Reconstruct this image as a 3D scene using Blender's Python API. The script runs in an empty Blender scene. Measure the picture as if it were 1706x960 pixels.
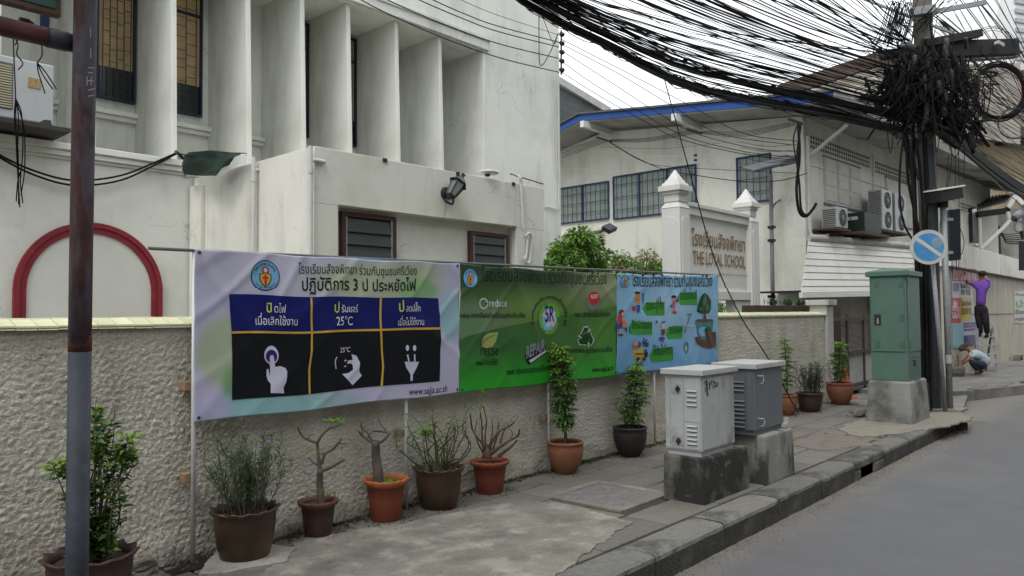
import bpy, math, random
from math import radians, sin, cos, pi, atan, atan2, sqrt
from mathutils import Vector, Matrix, noise
S = bpy.context.scene
COL = S.collection
V = Vector
rnd = random.Random(11)

# ------------------------------------------------------------------ camera
F_PX, W_PX, H_PX = 1260.0, 1706.0, 960.0
YAW, PITCH, ROLL = radians(42.0), radians(2.05), radians(0.5)
EYE = V((0, 0, 1.6))
_f0 = V((cos(YAW), sin(YAW), 0)); _r0 = V((sin(YAW), -cos(YAW), 0)); _u0 = V((0, 0, 1))
FW = _f0 * cos(PITCH) + _u0 * sin(PITCH)
_u1 = _u0 * cos(PITCH) - _f0 * sin(PITCH)
RT = _r0 * cos(ROLL) - _u1 * sin(ROLL)
UP = _u1 * cos(ROLL) + _r0 * sin(ROLL)
cd = bpy.data.cameras.new('camera'); cam = bpy.data.objects.new('camera', cd); COL.objects.link(cam)
cd.sensor_width = 36; cd.lens = 36 * F_PX / W_PX; cd.clip_end = 2000; cd.clip_start = .05
cam.matrix_world = Matrix(((RT.x, UP.x, -FW.x, EYE.x), (RT.y, UP.y, -FW.y, EYE.y), (RT.z, UP.z, -FW.z, EYE.z), (0, 0, 0, 1)))
S.camera = cam

def ray(px, py): return RT * ((px - 853) / F_PX) + UP * ((480 - py) / F_PX) + FW
def aY(px, py, y): d = ray(px, py); return EYE + d * ((y - EYE.y) / d.y)
def aX(px, py, x): d = ray(px, py); return EYE + d * ((x - EYE.x) / d.x)
def aZ(px, py, z=0): d = ray(px, py); return EYE + d * ((z - EYE.z) / d.z)
def aT(px, py, t): return EYE + ray(px, py) * t

# ------------------------------------------------------------------ sky, sun, exposure: a bright overcast noon
w = bpy.data.worlds.new("World"); S.world = w; w.use_nodes = True
nt = w.node_tree; bg = nt.nodes['Background']
sky = nt.nodes.new('ShaderNodeTexSky'); sky.sky_type = 'NISHITA'; sky.sun_disc = False
SUN_EL, SUN_AZ = radians(58), radians(250)          # azimuth from +Y, clockwise
sky.sun_elevation = SUN_EL; sky.sun_rotation = SUN_AZ; sky.air_density = 1.6; sky.dust_density = 4
hs = nt.nodes.new('ShaderNodeHueSaturation'); hs.inputs['Saturation'].default_value = .12
mx = nt.nodes.new('ShaderNodeMixRGB'); mx.inputs[0].default_value = .72; mx.inputs[2].default_value = (9.3, 9.7, 10.0, 1)
nt.links.new(sky.outputs[0], hs.inputs['Color']); nt.links.new(hs.outputs[0], mx.inputs[1]); nt.links.new(mx.outputs[0], bg.inputs[0])
bg.inputs[1].default_value = .115
sl = bpy.data.lights.new('sun', 'SUN'); sl.energy = .9; sl.angle = radians(20); sl.color = (1, .97, .92)
so = bpy.data.objects.new('sun', sl); COL.objects.link(so)
sd = V((sin(SUN_AZ) * cos(SUN_EL), cos(SUN_AZ) * cos(SUN_EL), sin(SUN_EL)))
so.rotation_euler = sd.to_track_quat('Z', 'Y').to_euler(); so.location = (0, 0, 30)
S.view_settings.view_transform = 'Standard'; S.view_settings.look = 'None'; S.view_settings.gamma = 1
S.view_settings.exposure = 0.76

# ------------------------------------------------------------------ materials
MATS = {}
def mat(name, col, rough=.75, var=.12, vs=4, bump=0, bs=60, metal=0, stain=None, streak=None, rand=0, spec=.4, alpha=1, emit=None, stain2=None, trans=0, speck=None, crack=0, band=None):
    if name in MATS: return MATS[name]
    m = bpy.data.materials.new(name); m.use_nodes = True; t = m.node_tree; N = t.nodes.new; L = t.links.new
    b = t.nodes['Principled BSDF']; MATS[name] = m
    b.inputs['Roughness'].default_value = rough; b.inputs['Metallic'].default_value = metal
    b.inputs['Specular IOR Level'].default_value = spec
    c = (col[0], col[1], col[2], 1)
    tc = N('ShaderNodeTexCoord')
    def nz(scale, det=6, mapping=None, r=.6):
        n = N('ShaderNodeTexNoise'); n.inputs['Scale'].default_value = scale; n.inputs['Detail'].default_value = det; n.inputs['Roughness'].default_value = r
        if mapping:
            mp = N('ShaderNodeMapping'); mp.inputs['Scale'].default_value = mapping; L(tc.outputs['Object'], mp.inputs[0]); L(mp.outputs[0], n.inputs['Vector'])
        else: L(tc.outputs['Object'], n.inputs['Vector'])
        return n.outputs['Fac']
    def mr(src, lo, hi, a=0, d=1):
        r = N('ShaderNodeMapRange'); r.inputs[1].default_value = lo; r.inputs[2].default_value = hi; r.inputs[3].default_value = a; r.inputs[4].default_value = d
        L(src, r.inputs[0]); return r.outputs[0]
    def mix(fac, a, bb, mode='MIX'):
        x = N('ShaderNodeMixRGB'); x.blend_type = mode
        for i, s in ((0, fac), (1, a), (2, bb)):
            if isinstance(s, (int, float)): x.inputs[i].default_value = s
            elif isinstance(s, tuple): x.inputs[i].default_value = s
            else: L(s, x.inputs[i])
        return x.outputs[0]
    out = c
    if var:
        v = mr(nz(vs), .3, .7, 1 - var, 1 + var)
        out = mix(1.0, c, v, 'MULTIPLY')
    for st in (stain, stain2):
        if st:
            sc, scl, lo, hi, am = st[:5]; mp = st[5] if len(st) > 5 else None
            out = mix(mr(nz(scl, 8, mp), lo, hi, 0, am), out, (sc[0], sc[1], sc[2], 1))
    if streak:
        sc, am = streak[:2]
        f = mr(nz(1.1, 6, (2.6, 2.6, .5), .6), .52, .80, 0, am)
        out = mix(f, out, (sc[0], sc[1], sc[2], 1))
    if band:
        sx = N('ShaderNodeSeparateXYZ'); L(tc.outputs['Object'], sx.inputs[0]); ad = N('ShaderNodeMath'); ad.operation = 'MULTIPLY_ADD'; L(nz(2.2, 8), ad.inputs[0]); ad.inputs[1].default_value = band[4]; L(sx.outputs[band[5] if len(band) > 5 else 'Y'], ad.inputs[2])
        out = mix(mr(ad.outputs[0], band[0], band[1], 0, band[3]), out, (*band[2], 1))
    if crack:
        vo = N('ShaderNodeTexVoronoi'); vo.feature = 'DISTANCE_TO_EDGE'; vo.inputs['Scale'].default_value = .55
        wn = N('ShaderNodeTexNoise'); wn.inputs['Scale'].default_value = 2.2; wn.inputs['Detail'].default_value = 8; L(tc.outputs['Object'], wn.inputs['Vector'])
        va = N('ShaderNodeVectorMath'); va.operation = 'MULTIPLY_ADD'; L(wn.outputs['Color'], va.inputs[0]); va.inputs[1].default_value = (.9, .9, .9); L(tc.outputs['Object'], va.inputs[2]); L(va.outputs[0], vo.inputs['Vector'])
        line = mr(vo.outputs['Distance'], .0012, .0045, crack, 0); msk = mr(nz(.9), .5, .6); mm = N('ShaderNodeMath'); mm.operation = 'MULTIPLY'; L(line, mm.inputs[0]); L(msk, mm.inputs[1])
        out = mix(mm.outputs[0], out, (.13, .12, .10, 1))
    if speck: out = mix(1.0, out, mr(nz(speck[0], 3, None, .8), .35, .65, 1 - speck[1], 1 + speck[1]), 'MULTIPLY')
    if rand:
        oi = N('ShaderNodeObjectInfo'); v = mr(oi.outputs['Random'], 0, 1, 1 - rand, 1 + rand); out = mix(1.0, out, v, 'MULTIPLY')
    if isinstance(out, tuple): b.inputs['Base Color'].default_value = out
    else: L(out, b.inputs['Base Color'])
    if bump:
        bp = N('ShaderNodeBump'); bp.inputs['Strength'].default_value = min(1, bump); bp.inputs['Distance'].default_value = .01 * max(1, bump)
        L(nz(bs, 5), bp.inputs['Height']); L(bp.outputs[0], b.inputs['Normal'])
    if emit: b.inputs['Emission Color'].default_value = (*emit[0], 1); b.inputs['Emission Strength'].default_value = emit[1]
    if trans:
        tr = N('ShaderNodeBsdfTranslucent'); ms = N('ShaderNodeMixShader'); ms.inputs[0].default_value = trans
        if isinstance(out, tuple): tr.inputs[0].default_value = out
        else: L(out, tr.inputs[0])
        L(b.outputs[0], ms.inputs[1]); L(tr.outputs[0], ms.inputs[2]); L(ms.outputs[0], t.nodes['Material Output'].inputs[0])
    return m
PLA = mat('plaster_white', (.66, .67, .62), .85, .05, .8, .25, 55, stain=((.42, .42, .37), 1.1, .50, .72, .45), stain2=((.30, .30, .26), 5, .62, .8, .35), streak=((.20, .19, .16), .42), crack=.45)
PLW = mat('plaster_warm', (.67, .665, .60), .85, .05, .8, .25, 55, stain=((.40, .39, .32), 1.3, .5, .72, .45), stain2=((.28, .27, .22), 5, .62, .8, .35), streak=((.18, .17, .14), .42), crack=.4)
PLG = mat('plaster_grey', (.46, .46, .43), .9, .1, 1.5, .3, 50, stain=((.2, .2, .18), 1.7, .5, .7, .6), streak=((.12, .12, .1), .5))
WHITE = mat('white_paint', (.68, .68, .65), .5, .05, 3)
PVC = mat('pvc', (.52, .52, .50), .4, .06, 5, stain=((.35, .33, .28), 9, .6, .8, .4))
CONC = mat('concrete', (.24, .235, .215), .92, .18, 3, .6, 70, stain=((.30, .29, .26), 7, .5, .7, .5))
BLACK = mat('black_plastic', (.018, .018, .02), .45, .2, 8)
CABLE = mat('cable_black', (.010, .010, .011), .65, .3, 3, spec=.12)
CABLEG = mat('cable_dark_grey', (.035, .035, .038), .6, .3, 3, spec=.2)
CABLEB = mat('cable_brown', (.16, .12, .07), .6, .3, 3)
STEEL = mat('galvanised_steel', (.27, .28, .295), .5, .18, 14, .15, 60, metal=.15, stain=((.16, .14, .12), 6, .58, .75, .5))
BLUEP = mat('blue_paint', (.012, .032, .11), .5, .2, 6)
DARK = mat('dark_interior', (.02, .02, .022), .8, .1)

# ------------------------------------------------------------------ mesh builder
class MB:
    def __init__(s): s.v = []; s.f = []; s.m = []
    def add(s, vs, fs, mi=0):
        o = len(s.v); s.v += [tuple(p) for p in vs]; s.f += [tuple(o + i for i in f) for f in fs]; s.m += [mi] * len(fs); return s
    def box(s, a, b, mi=0):
        x0, x1 = sorted((a[0], b[0])); y0, y1 = sorted((a[1], b[1])); z0, z1 = sorted((a[2], b[2]))
        return s.add([(x0, y0, z0), (x1, y0, z0), (x1, y1, z0), (x0, y1, z0), (x0, y0, z1), (x1, y0, z1), (x1, y1, z1), (x0, y1, z1)],
                     [(0, 3, 2, 1), (4, 5, 6, 7), (0, 1, 5, 4), (1, 2, 6, 5), (2, 3, 7, 6), (3, 0, 4, 7)], mi)
    def frus(s, c, a, b, z0, z1, mi=0, cy=None):   # rectangular frustum centred on c: half sizes a (bottom), b (top)
        x, y = c
        return s.add([(x - a[0], y - a[1], z0), (x + a[0], y - a[1], z0), (x + a[0], y + a[1], z0), (x - a[0], y + a[1], z0),
                      (x - b[0], y - b[1], z1), (x + b[0], y - b[1], z1), (x + b[0], y + b[1], z1), (x - b[0], y + b[1], z1)],
                     [(0, 3, 2, 1), (4, 5, 6, 7), (0, 1, 5, 4), (1, 2, 6, 5), (2, 3, 7, 6), (3, 0, 4, 7)], mi)
    def bar(s, p, q, wd, ht, up=(0, 0, 1), mi=0):
        p = V(p); q = V(q); d = (q - p).normalized(); u = V(up)
        if abs(d.dot(u)) > .95: u = V((0, 1, 0))
        r = d.cross(u).normalized(); u = r.cross(d).normalized(); vs = []
        for c in (p, q):
            for a, b in ((-1, -1), (1, -1), (1, 1), (-1, 1)): vs.append(c + r * (a * wd / 2) + u * (b * ht / 2))
        return s.add(vs, [(0, 1, 2, 3), (7, 6, 5, 4), (0, 4, 5, 1), (1, 5, 6, 2), (2, 6, 7, 3), (3, 7, 4, 0)], mi)
    def tube(s, pts, r, n=6, mi=0, cap=True):
        pts = [V(p) for p in pts]; k = len(pts); rs = r if isinstance(r, (list, tuple)) else [r] * k
        vs = []; fs = []; u = None
        for i, p in enumerate(pts):
            d = (pts[min(i + 1, k - 1)] - pts[max(i - 1, 0)])
            d = d.normalized() if d.length > 1e-9 else V((0, 0, 1))
            if u is None: u = d.orthogonal().normalized()
            else:
                u = u - d * u.dot(d); u = u.normalized() if u.length > 1e-6 else d.orthogonal().normalized()
            b = d.cross(u)
            for j in range(n): a = 2 * pi * j / n; vs.append(p + (u * cos(a) + b * sin(a)) * rs[i])
        for i in range(k - 1):
            for j in range(n): j2 = (j + 1) % n; fs.append((i * n + j, i * n + j2, (i + 1) * n + j2, (i + 1) * n + j))
        if cap: fs += [tuple(range(n))[::-1], tuple((k - 1) * n + j for j in range(n))]
        return s.add(vs, fs, mi)
    def lathe(s, prof, c=(0, 0, 0), n=24, mi=0, wave=None):
        vs = []; fs = []
        for i, (r, z) in enumerate(prof):
            for j in range(n):
                a = 2 * pi * j / n; rr = r; zz = z
                if wave and i in wave[0]: rr += wave[1] * cos(wave[2] * a); zz += wave[3] * cos(wave[2] * a)
                vs.append((c[0] + rr * cos(a), c[1] + rr * sin(a), c[2] + zz))
        for i in range(len(prof) - 1):
            for j in range(n): j2 = (j + 1) % n; fs.append((i * n + j, i * n + j2, (i + 1) * n + j2, (i + 1) * n + j))
        return s.add(vs, fs, mi)
    def disc(s, c, nrm, r, n=24, mi=0, th=0):
        nrm = V(nrm).normalized(); return s.tube([V(c) - nrm * th / 2, V(c) + nrm * th / 2], r, n, mi)
    def poly(s, pts, mi=0): return s.add(pts, [tuple(range(len(pts)))], mi)
    def prism(s, pts, ext, mi=0):
        n = len(pts); e = V(ext); vs = [V(p) for p in pts] + [V(p) + e for p in pts]
        return s.add(vs, [tuple(range(n))[::-1], tuple(range(n, 2 * n))] + [(i, (i + 1) % n, n + (i + 1) % n, n + i) for i in range(n)], mi)
    def grid(s, fn, nu, nv, mi=0):
        vs = [fn(i / nu, j / nv) for j in range(nv + 1) for i in range(nu + 1)]
        return s.add(vs, [(j * (nu + 1) + i, j * (nu + 1) + i + 1, (j + 1) * (nu + 1) + i + 1, (j + 1) * (nu + 1) + i) for j in range(nv) for i in range(nu)], mi)
    def leaf(s, p, d, ln, wd, up=V((0, 0, 1)), mi=0, fold=.25, bend=0):
        d = V(d).normalized(); sd_ = d.cross(up)
        sd_ = sd_.normalized() if sd_.length > 1e-4 else V((1, 0, 0))
        n_ = sd_.cross(d); m = V(p) + d * (ln * .45); e = V(p) + d * ln - V((0, 0, bend * ln))
        return s.add([p, m + sd_ * (wd / 2) + n_ * (fold * wd), e, m - sd_ * (wd / 2) + n_ * (fold * wd), m], [(0, 1, 4), (4, 1, 2), (0, 4, 3), (4, 2, 3)], mi)
    def build(s, name, m, parent=None, smooth=False, bev=0, kind=None, uv=None):
        me = bpy.data.meshes.new(name); off = parent_off(parent)
        me.from_pydata([(x - off[0], y - off[1], z - off[2]) for x, y, z in s.v], [], s.f)
        for mm in (m if isinstance(m, (list, tuple)) else [m]): me.materials.append(mm)
        if len(me.materials) > 1: me.polygons.foreach_set('material_index', s.m)
        if smooth: me.polygons.foreach_set('use_smooth', [True] * len(me.polygons))
        me.update(); o = bpy.data.objects.new(name, me); COL.objects.link(o)
        if parent: o.parent = parent
        if bev:
            b = o.modifiers.new('bevel', 'BEVEL'); b.width = bev; b.segments = 2; b.limit_method = 'ANGLE'; b.angle_limit = radians(40)
        if kind: o['kind'] = kind
        return o
OFF = {}
def parent_off(p):
    if p is None: return (0, 0, 0)
    if p.name in OFF: return OFF[p.name]
    return (0, 0, 0)
def thing(name, label, cat, loc=(0, 0, 0), group=None):
    o = bpy.data.objects.new(name, None); COL.objects.link(o); o.location = loc; o.empty_display_size = .1
    OFF[o.name] = tuple(loc); o['label'] = label; o['category'] = cat
    if group: o['group'] = group
    return o
def sub(o, parent):            # remember a part's own offset so that its sub-parts line up
    OFF[o.name] = parent_off(parent); return o
def part(mb, name, m, parent, **k): return sub(mb.build(name, m, parent, **k), parent)
def tag(o, label, cat, group=None):
    o['label'] = label; o['category'] = cat
    if group: o['group'] = group
    return o
def piece(src, name, parent, loc=None, rot=None):     # an alike piece: shares the mesh
    c = src.copy(); c.name = name; COL.objects.link(c); c.parent = parent
    if loc is not None: c.location = loc
    if rot is not None: c.rotation_euler = rot
    return c
def dup(o, loc, rz=0, label=None):
    c = o.copy(); COL.objects.link(c); c.location = loc; c.rotation_euler = (0, 0, rz)
    if label: c['label'] = label
    for ch in list(o.children):
        d = ch.copy(); COL.objects.link(d); d.parent = c
        for g in list(ch.children): e = g.copy(); COL.objects.link(e); e.parent = d
    return c
def spline(pts, n=8):          # Catmull-Rom
    pts = [V(p) for p in pts]; P = [pts[0] * 2 - pts[1]] + pts + [pts[-1] * 2 - pts[-2]]; out = []
    for i in range(1, len(P) - 2):
        a, b, c, d = P[i - 1:i + 3]
        for k in range(n):
            t = k / n; out.append(.5 * ((2 * b) + (c - a) * t + (2 * a - 5 * b + 4 * c - d) * t * t + (-a + 3 * b - 3 * c + d) * t ** 3))
    out.append(pts[-1]); return out

# ------------------------------------------------------------------ lettering (glyph outlines laid out one by one, so that marks stack)
GL = {}
def glyph(ch, bold=0):
    bold = min((0, .012, .03), key=lambda q: abs(q - bold)); k = (ch, bold)
    if k in GL: return GL[k]
    def mesh_of(t):
        c = bpy.data.curves.new('glyph', 'FONT'); c.body = t; c.size = 1; c.resolution_u = 3; c.offset = bold
        o = bpy.data.objects.new('glyph', c); COL.objects.link(o); dg = bpy.context.evaluated_depsgraph_get()
        m = bpy.data.meshes.new_from_object(o.evaluated_get(dg)); bpy.data.objects.remove(o); bpy.data.curves.remove(c); return m
    mark = ch in '\u0e31\u0e34\u0e35\u0e36\u0e37\u0e38\u0e39\u0e47\u0e48\u0e49\u0e4a\u0e4b\u0e4c\u0e4d'
    pre = '\u0e2d' if mark else ''
    m0 = mesh_of('|'); l0 = max(v.co.x for v in m0.vertices)
    mp = mesh_of(pre + '|'); lp = max(v.co.x for v in mp.vertices) - l0
    m1 = mesh_of((pre + ch if ch != ' ' else ' ') + '|'); adv = max(v.co.x for v in m1.vertices) - l0 - lp
    if mark: adv = 0
    vs, fs = [], []
    if ch != ' ':
        m = mesh_of(ch); vs = [(v.co.x, v.co.y) for v in m.vertices]; fs = [tuple(p.vertices) for p in m.polygons]
    GL[k] = (vs, fs, adv); return GL[k]
def lay(t, bold=0):            # -> list of (verts, faces, x offset, y offset), width
    out = []; x = 0; up = False
    for ch in t:
        vs, fs, adv = glyph(ch, bold); dy = 0
        if ch in '\u0e31\u0e34\u0e35\u0e36\u0e37': up = True
        elif ch in '\u0e48\u0e49\u0e4a\u0e4b\u0e4c': dy = .17 if up else 0.02
        else: up = False
        out.append((vs, fs, x, dy)); x += adv
    return out, x
def text_mb(mb, t, fn, width=None, size=None, ky=1, bold=0, mi=0, slant=0, center=False):
    g, wd = lay(t, bold); k = (width / wd) if width else size; x0 = -wd * k / 2 if center else 0
    for vs, fs, x, dy in g:
        if vs: mb.add([fn(x0 + (a + x) * k + slant * b * k, (b + dy) * k * ky) for a, b in vs], fs, mi)
    return mb
def arc_text(mb, t, fn, cx, cy, R, a0, a1, size, bold=0, mi=0, inner=False, ry=1):
    g, wd = lay(t, bold)
    for vs, fs, x, dy in g:
        if not vs: continue
        pts = []
        for a, b in vs:
            an = a0 + (a1 - a0) * (a + x) / wd; rr = R - (b + dy) * size if inner else R + (b + dy) * size
            pts.append(fn(cx + rr * cos(an), cy + rr * sin(an) * ry))
        mb.add(pts, fs, mi)
    return mb

for _b in (0, .012, .03):      # outline every glyph now, while the scene is still small
    for _c in sorted(set('โรงเรียนสัจจพิทยา ร่วมกับชุมชนศรีเวียงปฏิบัติการ 3 ป ประหยัดไฟปิดไฟเมื่อเลิกใช้งานปรับแอร์25°Cปลดปลั๊กเมื่อไม่ใช้งานwww.sajja.ac.thTHELOYALSCHOOLreducereuserepairrejectrecycleREPAIRALERT5RCarWashลดการใช้ผลิตภัณฑ์ที่มีบรรจุภัณฑ์สิ้นเปลืองหลีกเลี่ยงทำลายโลกแปรสภาพและหมุนเวียนนำกลับมาใช้ใหม่ซ้ำซ่อมแซมอุปกรณ์ให้สามารถต่อได้ช่วยกันปริมาณขยะด้วยหลักขนสู่ทิ้งรดน้ำแต่พอดีถุงผ้าจ่ายตลาดถังล้างรถถนนสีลมแขวงเขตบางรักกรุงเทพมหานครอธิษฐานวันสงกรานต์เทศกาลโปรดบริจาคร่วมงานกรุณางดจอดบริเวณนี้โปรโมชั่นประกาศห้ามตลอดเวลาข้อมูลเพิ่มเติม+-')): glyph(_c, _b)
# ================================================================== THE SETTING
YW = 5.0            # street face of the roughcast wall
YK = 2.70           # road side of the kerb
ASPH = mat('asphalt', (.120, .120, .124), .88, .07, 2.2, 1.0, 160, stain=((.17, .165, .16), .35, .5, .75, .4), stain2=((.075, .075, .08), .5, .58, .72, .25), speck=(170, .42), band=(YK - .12, YK + .32, (.19, .175, .15), .75, .5), crack=.25)
PAVE = mat('paving', (.140, .130, .114), .9, .22, 2.5, .8, 60, speck=(90, .22), stain=((.085, .08, .07), 2.3, .5, .68, .7), stain2=((.22, .20, .17), 3.3, .58, .7, .5), rand=.13)
KERB = mat('kerb_concrete', (.15, .145, .132), .92, .2, 3, .9, 45, speck=(80, .25), stain=((.05, .048, .042), 2.6, .48, .62, .85), rand=.15)
DIRT = mat('soil', (.06, .05, .038), .95, .3, 8, 1, 60)
MORTAR = mat('joint_sand', (.04, .037, .03), .95, .3, 8, .5, 60)
g = MB(); g.add([(-250, -250, -.23), (250, -250, -.23), (250, 250, -.23), (-250, 250, -.23)], [(0, 1, 2, 3)])
g.build('ground', DIRT, kind='structure')
g = MB(); g.grid(lambda u, v: (-14 + 64 * u, -5.2 + (YK + 1.9 + 5.2) * v, -.20 + .012 * noise.noise(V((u * 22, v * 4, 0)))), 80, 14)
g.build('road', ASPH, kind='structure', smooth=True)
# rough crown of grit in the gutter
g = MB()
for i in range(2600):
    x = 2.2 + 12 * rnd.random(); y = YK - .01 - abs(rnd.gauss(0, .10)); s = rnd.uniform(.003, .009); a = rnd.random() * 3
    g.add([(x + s * cos(a), y + s * sin(a), -.193), (x + s * cos(a + 2), y + s * sin(a + 2), -.193), (x + s * cos(a + 4), y + s * sin(a + 4), -.193), (x, y, -.188 + s)], [(0, 1, 3), (1, 2, 3), (2, 0, 3)])
g.build('gutter_grit', mat('grit', (.19, .17, .14), .95, .3, 9), kind='stuff')
pv = MB()
X_END = 13.75
pv.box((-9, YK + .02, -.3), (X_END - .25, YW + .3, -.018)); pv.prism([(X_END - .25, YK + .3, -.3), (X_END, YK + .6, -.3), (X_END + .35, YW + .3, -.3), (X_END - .25, YW + .3, -.3)], (0, 0, .28))
pave = pv.build('pavement', MORTAR, kind='structure')
def paver_mesh(w_, d_, k):
    b = MB(); r = random.Random(k); q = .009
    z = [r.uniform(-.0015, .001) for _ in range(4)]; x0, y0, x1, y1 = -w_ / 2, -d_ / 2, w_ / 2, d_ / 2
    vs = [(x0, y0, -.05), (x1, y0, -.05), (x1, y1, -.05), (x0, y1, -.05), (x0, y0, -.006 + z[0]), (x1, y0, -.006 + z[1]), (x1, y1, -.006 + z[2]), (x0, y1, -.006 + z[3]),
          (x0 + q, y0 + q, z[0]), (x1 - q, y0 + q, z[1]), (x1 - q, y1 - q, z[2]), (x0 + q, y1 - q, z[3])]
    return b.add(vs, [(0, 1, 5, 4), (1, 2, 6, 5), (2, 3, 7, 6), (3, 0, 4, 7), (4, 5, 9, 8), (5, 6, 10, 9), (6, 7, 11, 10), (7, 4, 8, 11), (8, 9, 10, 11)])
PD = (YW - YK - .30) / 5
pm = [paver_mesh(.404, PD - .016, k).build('paver', PAVE, pave) for k in range(5)]
pn = 0
holes = [(5.2, 6.0, 3.55, 4.3)]    # the concrete patch and the sunken cover lie here
px_list = []
for j in range(5):
    for i in range(31):
        x = 1.1 + .42 * i + (.21 if j % 2 else 0) * 0 + .02 * j; y = YK + .30 + PD * (j + .5)
        if x > X_END - .35: continue
        if any(a < x < b and c < y < d for a, b, c, d in holes): continue
        px_list.append((x, y))
for x, y in px_list:
    r = rnd.random(); src = pm[int(r * 5)]
    tilt = (rnd.gauss(0, .003), rnd.gauss(0, .003), rnd.gauss(0, .0015)); loc = (x, y, rnd.uniform(-.002, .002))
    if pn < 5: pm[pn].location = loc; pm[pn].rotation_euler = tilt
    else: piece(src, 'paver', pave, loc, tilt)
    pn += 1
# kerb: stones one by one, the last ones turn the corner
kb = MB(); kb.box((-9, YK + .02, -.4), (X_END - .3, YK + .27, -.02)); kerb = kb.build('kerb', MORTAR, kind='structure')
def kerb_mesh(L_, k):
    r = random.Random(50 + k); b = MB(); n = 12; prof = [(0, -.34), (.0, -.19), (.0, -.12), (.0, -.04), (.008, -.014), (.03, 0.002), (.12, .006), (.272, .003), (.28, -.05)]
    vs = []; fs = []
    for i in range(n + 1):
        x = -L_ / 2 + L_ * i / n
        for q, (y, z) in enumerate(prof):
            e = (.012 * noise.noise(V((x * 9 + k * 7, q * 3, 0))) + .012 * noise.noise(V((x * 25 + k * 7, q * 3, 4)))) if q in (1, 2, 3) else .004 * noise.noise(V((x * 9 + k * 7, q, 9)))
            vs.append((x, y + abs(e) * (1.3 if q < 4 else 0), z + (-abs(e) if q in (4, 5) else e * .3)))
    m = len(prof)
    for i in range(n):
        for q in range(m - 1): fs.append((i * m + q, (i + 1) * m + q, (i + 1) * m + q + 1, i * m + q + 1))
    fs += [tuple(range(m)), tuple(n * m + q for q in range(m))[::-1]]
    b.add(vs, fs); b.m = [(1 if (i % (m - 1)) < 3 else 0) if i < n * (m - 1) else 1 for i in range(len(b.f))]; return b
KERBF = mat('kerb_face_dark', (.036, .035, .031), .95, .3, 3, 1.0, 40, speck=(60, .35), stain=((.085, .08, .07), 3.5, .54, .7, .7))  # darker tone for the kerb stones' upright front and end faces
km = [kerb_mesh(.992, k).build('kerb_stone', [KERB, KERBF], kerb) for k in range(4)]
kn = 0
for i in range(12):
    x = 1.9 + 1.0 * i
    if i == 7: continue                      # the gully opening, built below
    loc = (x, YK, rnd.uniform(-.008, .006)); rot = (rnd.gauss(0, .01), 0, rnd.gauss(0, .006))
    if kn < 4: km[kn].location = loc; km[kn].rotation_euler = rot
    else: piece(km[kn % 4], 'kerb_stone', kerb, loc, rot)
    kn += 1
b = MB(); b.box((8.41, YK + .0, -.085), (9.39, YK + .28, .004)); b.box((8.41, YK, -.34), (8.58, YK + .26, -.086)); b.box((9.02, YK, -.34), (9.39, YK + .26, -.086))
gy = part(b, 'gully_lintel', mat('lintel_dirt', (.07, .068, .06), .95, .3, 4, 1, 40, speck=(60, .3), stain=((.15, .14, .12), 4, .48, .6, .8)), kerb, bev=.02)
b = MB(); b.box((8.57, YK + .04, -.3), (9.21, YK + .2, -.05)); part(b, 'gully_mouth', DARK, gy)
for a, (x, y) in zip((.5, 1.15, 1.45, 1.5), ((13.37, 2.74), (13.72, 3.2), (13.86, 3.95), (13.93, 4.8))):
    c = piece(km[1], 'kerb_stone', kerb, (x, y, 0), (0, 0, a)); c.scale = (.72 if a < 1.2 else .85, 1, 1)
b = MB(); r9 = random.Random(5)
for k in range(16):
    x = r9.uniform(2.4, 13.2); y = YK + r9.choice((r9.uniform(.03, .12), r9.uniform(.2, 2.0))); a = r9.uniform(-.5, .5) if r9.random() < .7 else r9.uniform(1, 2); P_ = []
    for q in range(r9.randint(4, 10)): P_.append(V((x, y, .0065 if y < YK + .28 else .005))); a += r9.gauss(0, .5); x += cos(a) * .05; y += sin(a) * .03
    for u, v in zip(P_, P_[1:]):
        w_ = V((-(v - u).y, (v - u).x, 0)).normalized() * r9.uniform(.0015, .004); b.add([u - w_, v - w_, v + w_, u + w_], [(0, 1, 2, 3)])
b.build('paving_cracks', DIRT, kind='stuff')
b = MB()
for k in range(700):
    x = r9.uniform(1.6, 13.4); y = YK + .05 + 2.2 * r9.random(); s = r9.choice((.003, .004, .006, .010)); a = r9.random() * 3; z = .012
    b.add([(x + s * cos(a), y + s * sin(a), z), (x + s * cos(a + 2), y + s * sin(a + 2), z), (x + s * cos(a + 4), y + s * sin(a + 4), z), (x, y, z + s * .7)], [(0, 1, 3), (1, 2, 3), (2, 0, 3)])
b.build('pavement_grit', mat('grit', 0), kind='stuff')
b = MB()
for k in range(46): b.leaf((r9.uniform(1.8, 9), YW - .15 - abs(r9.gauss(0, .35)), .014), (r9.gauss(0, 1), r9.gauss(0, 1), .05), r9.uniform(.02, .045), .014)
b.build('fallen_leaves', mat('dead_leaf', (.16, .10, .045), .8, .3, 12), kind='stuff')
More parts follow.
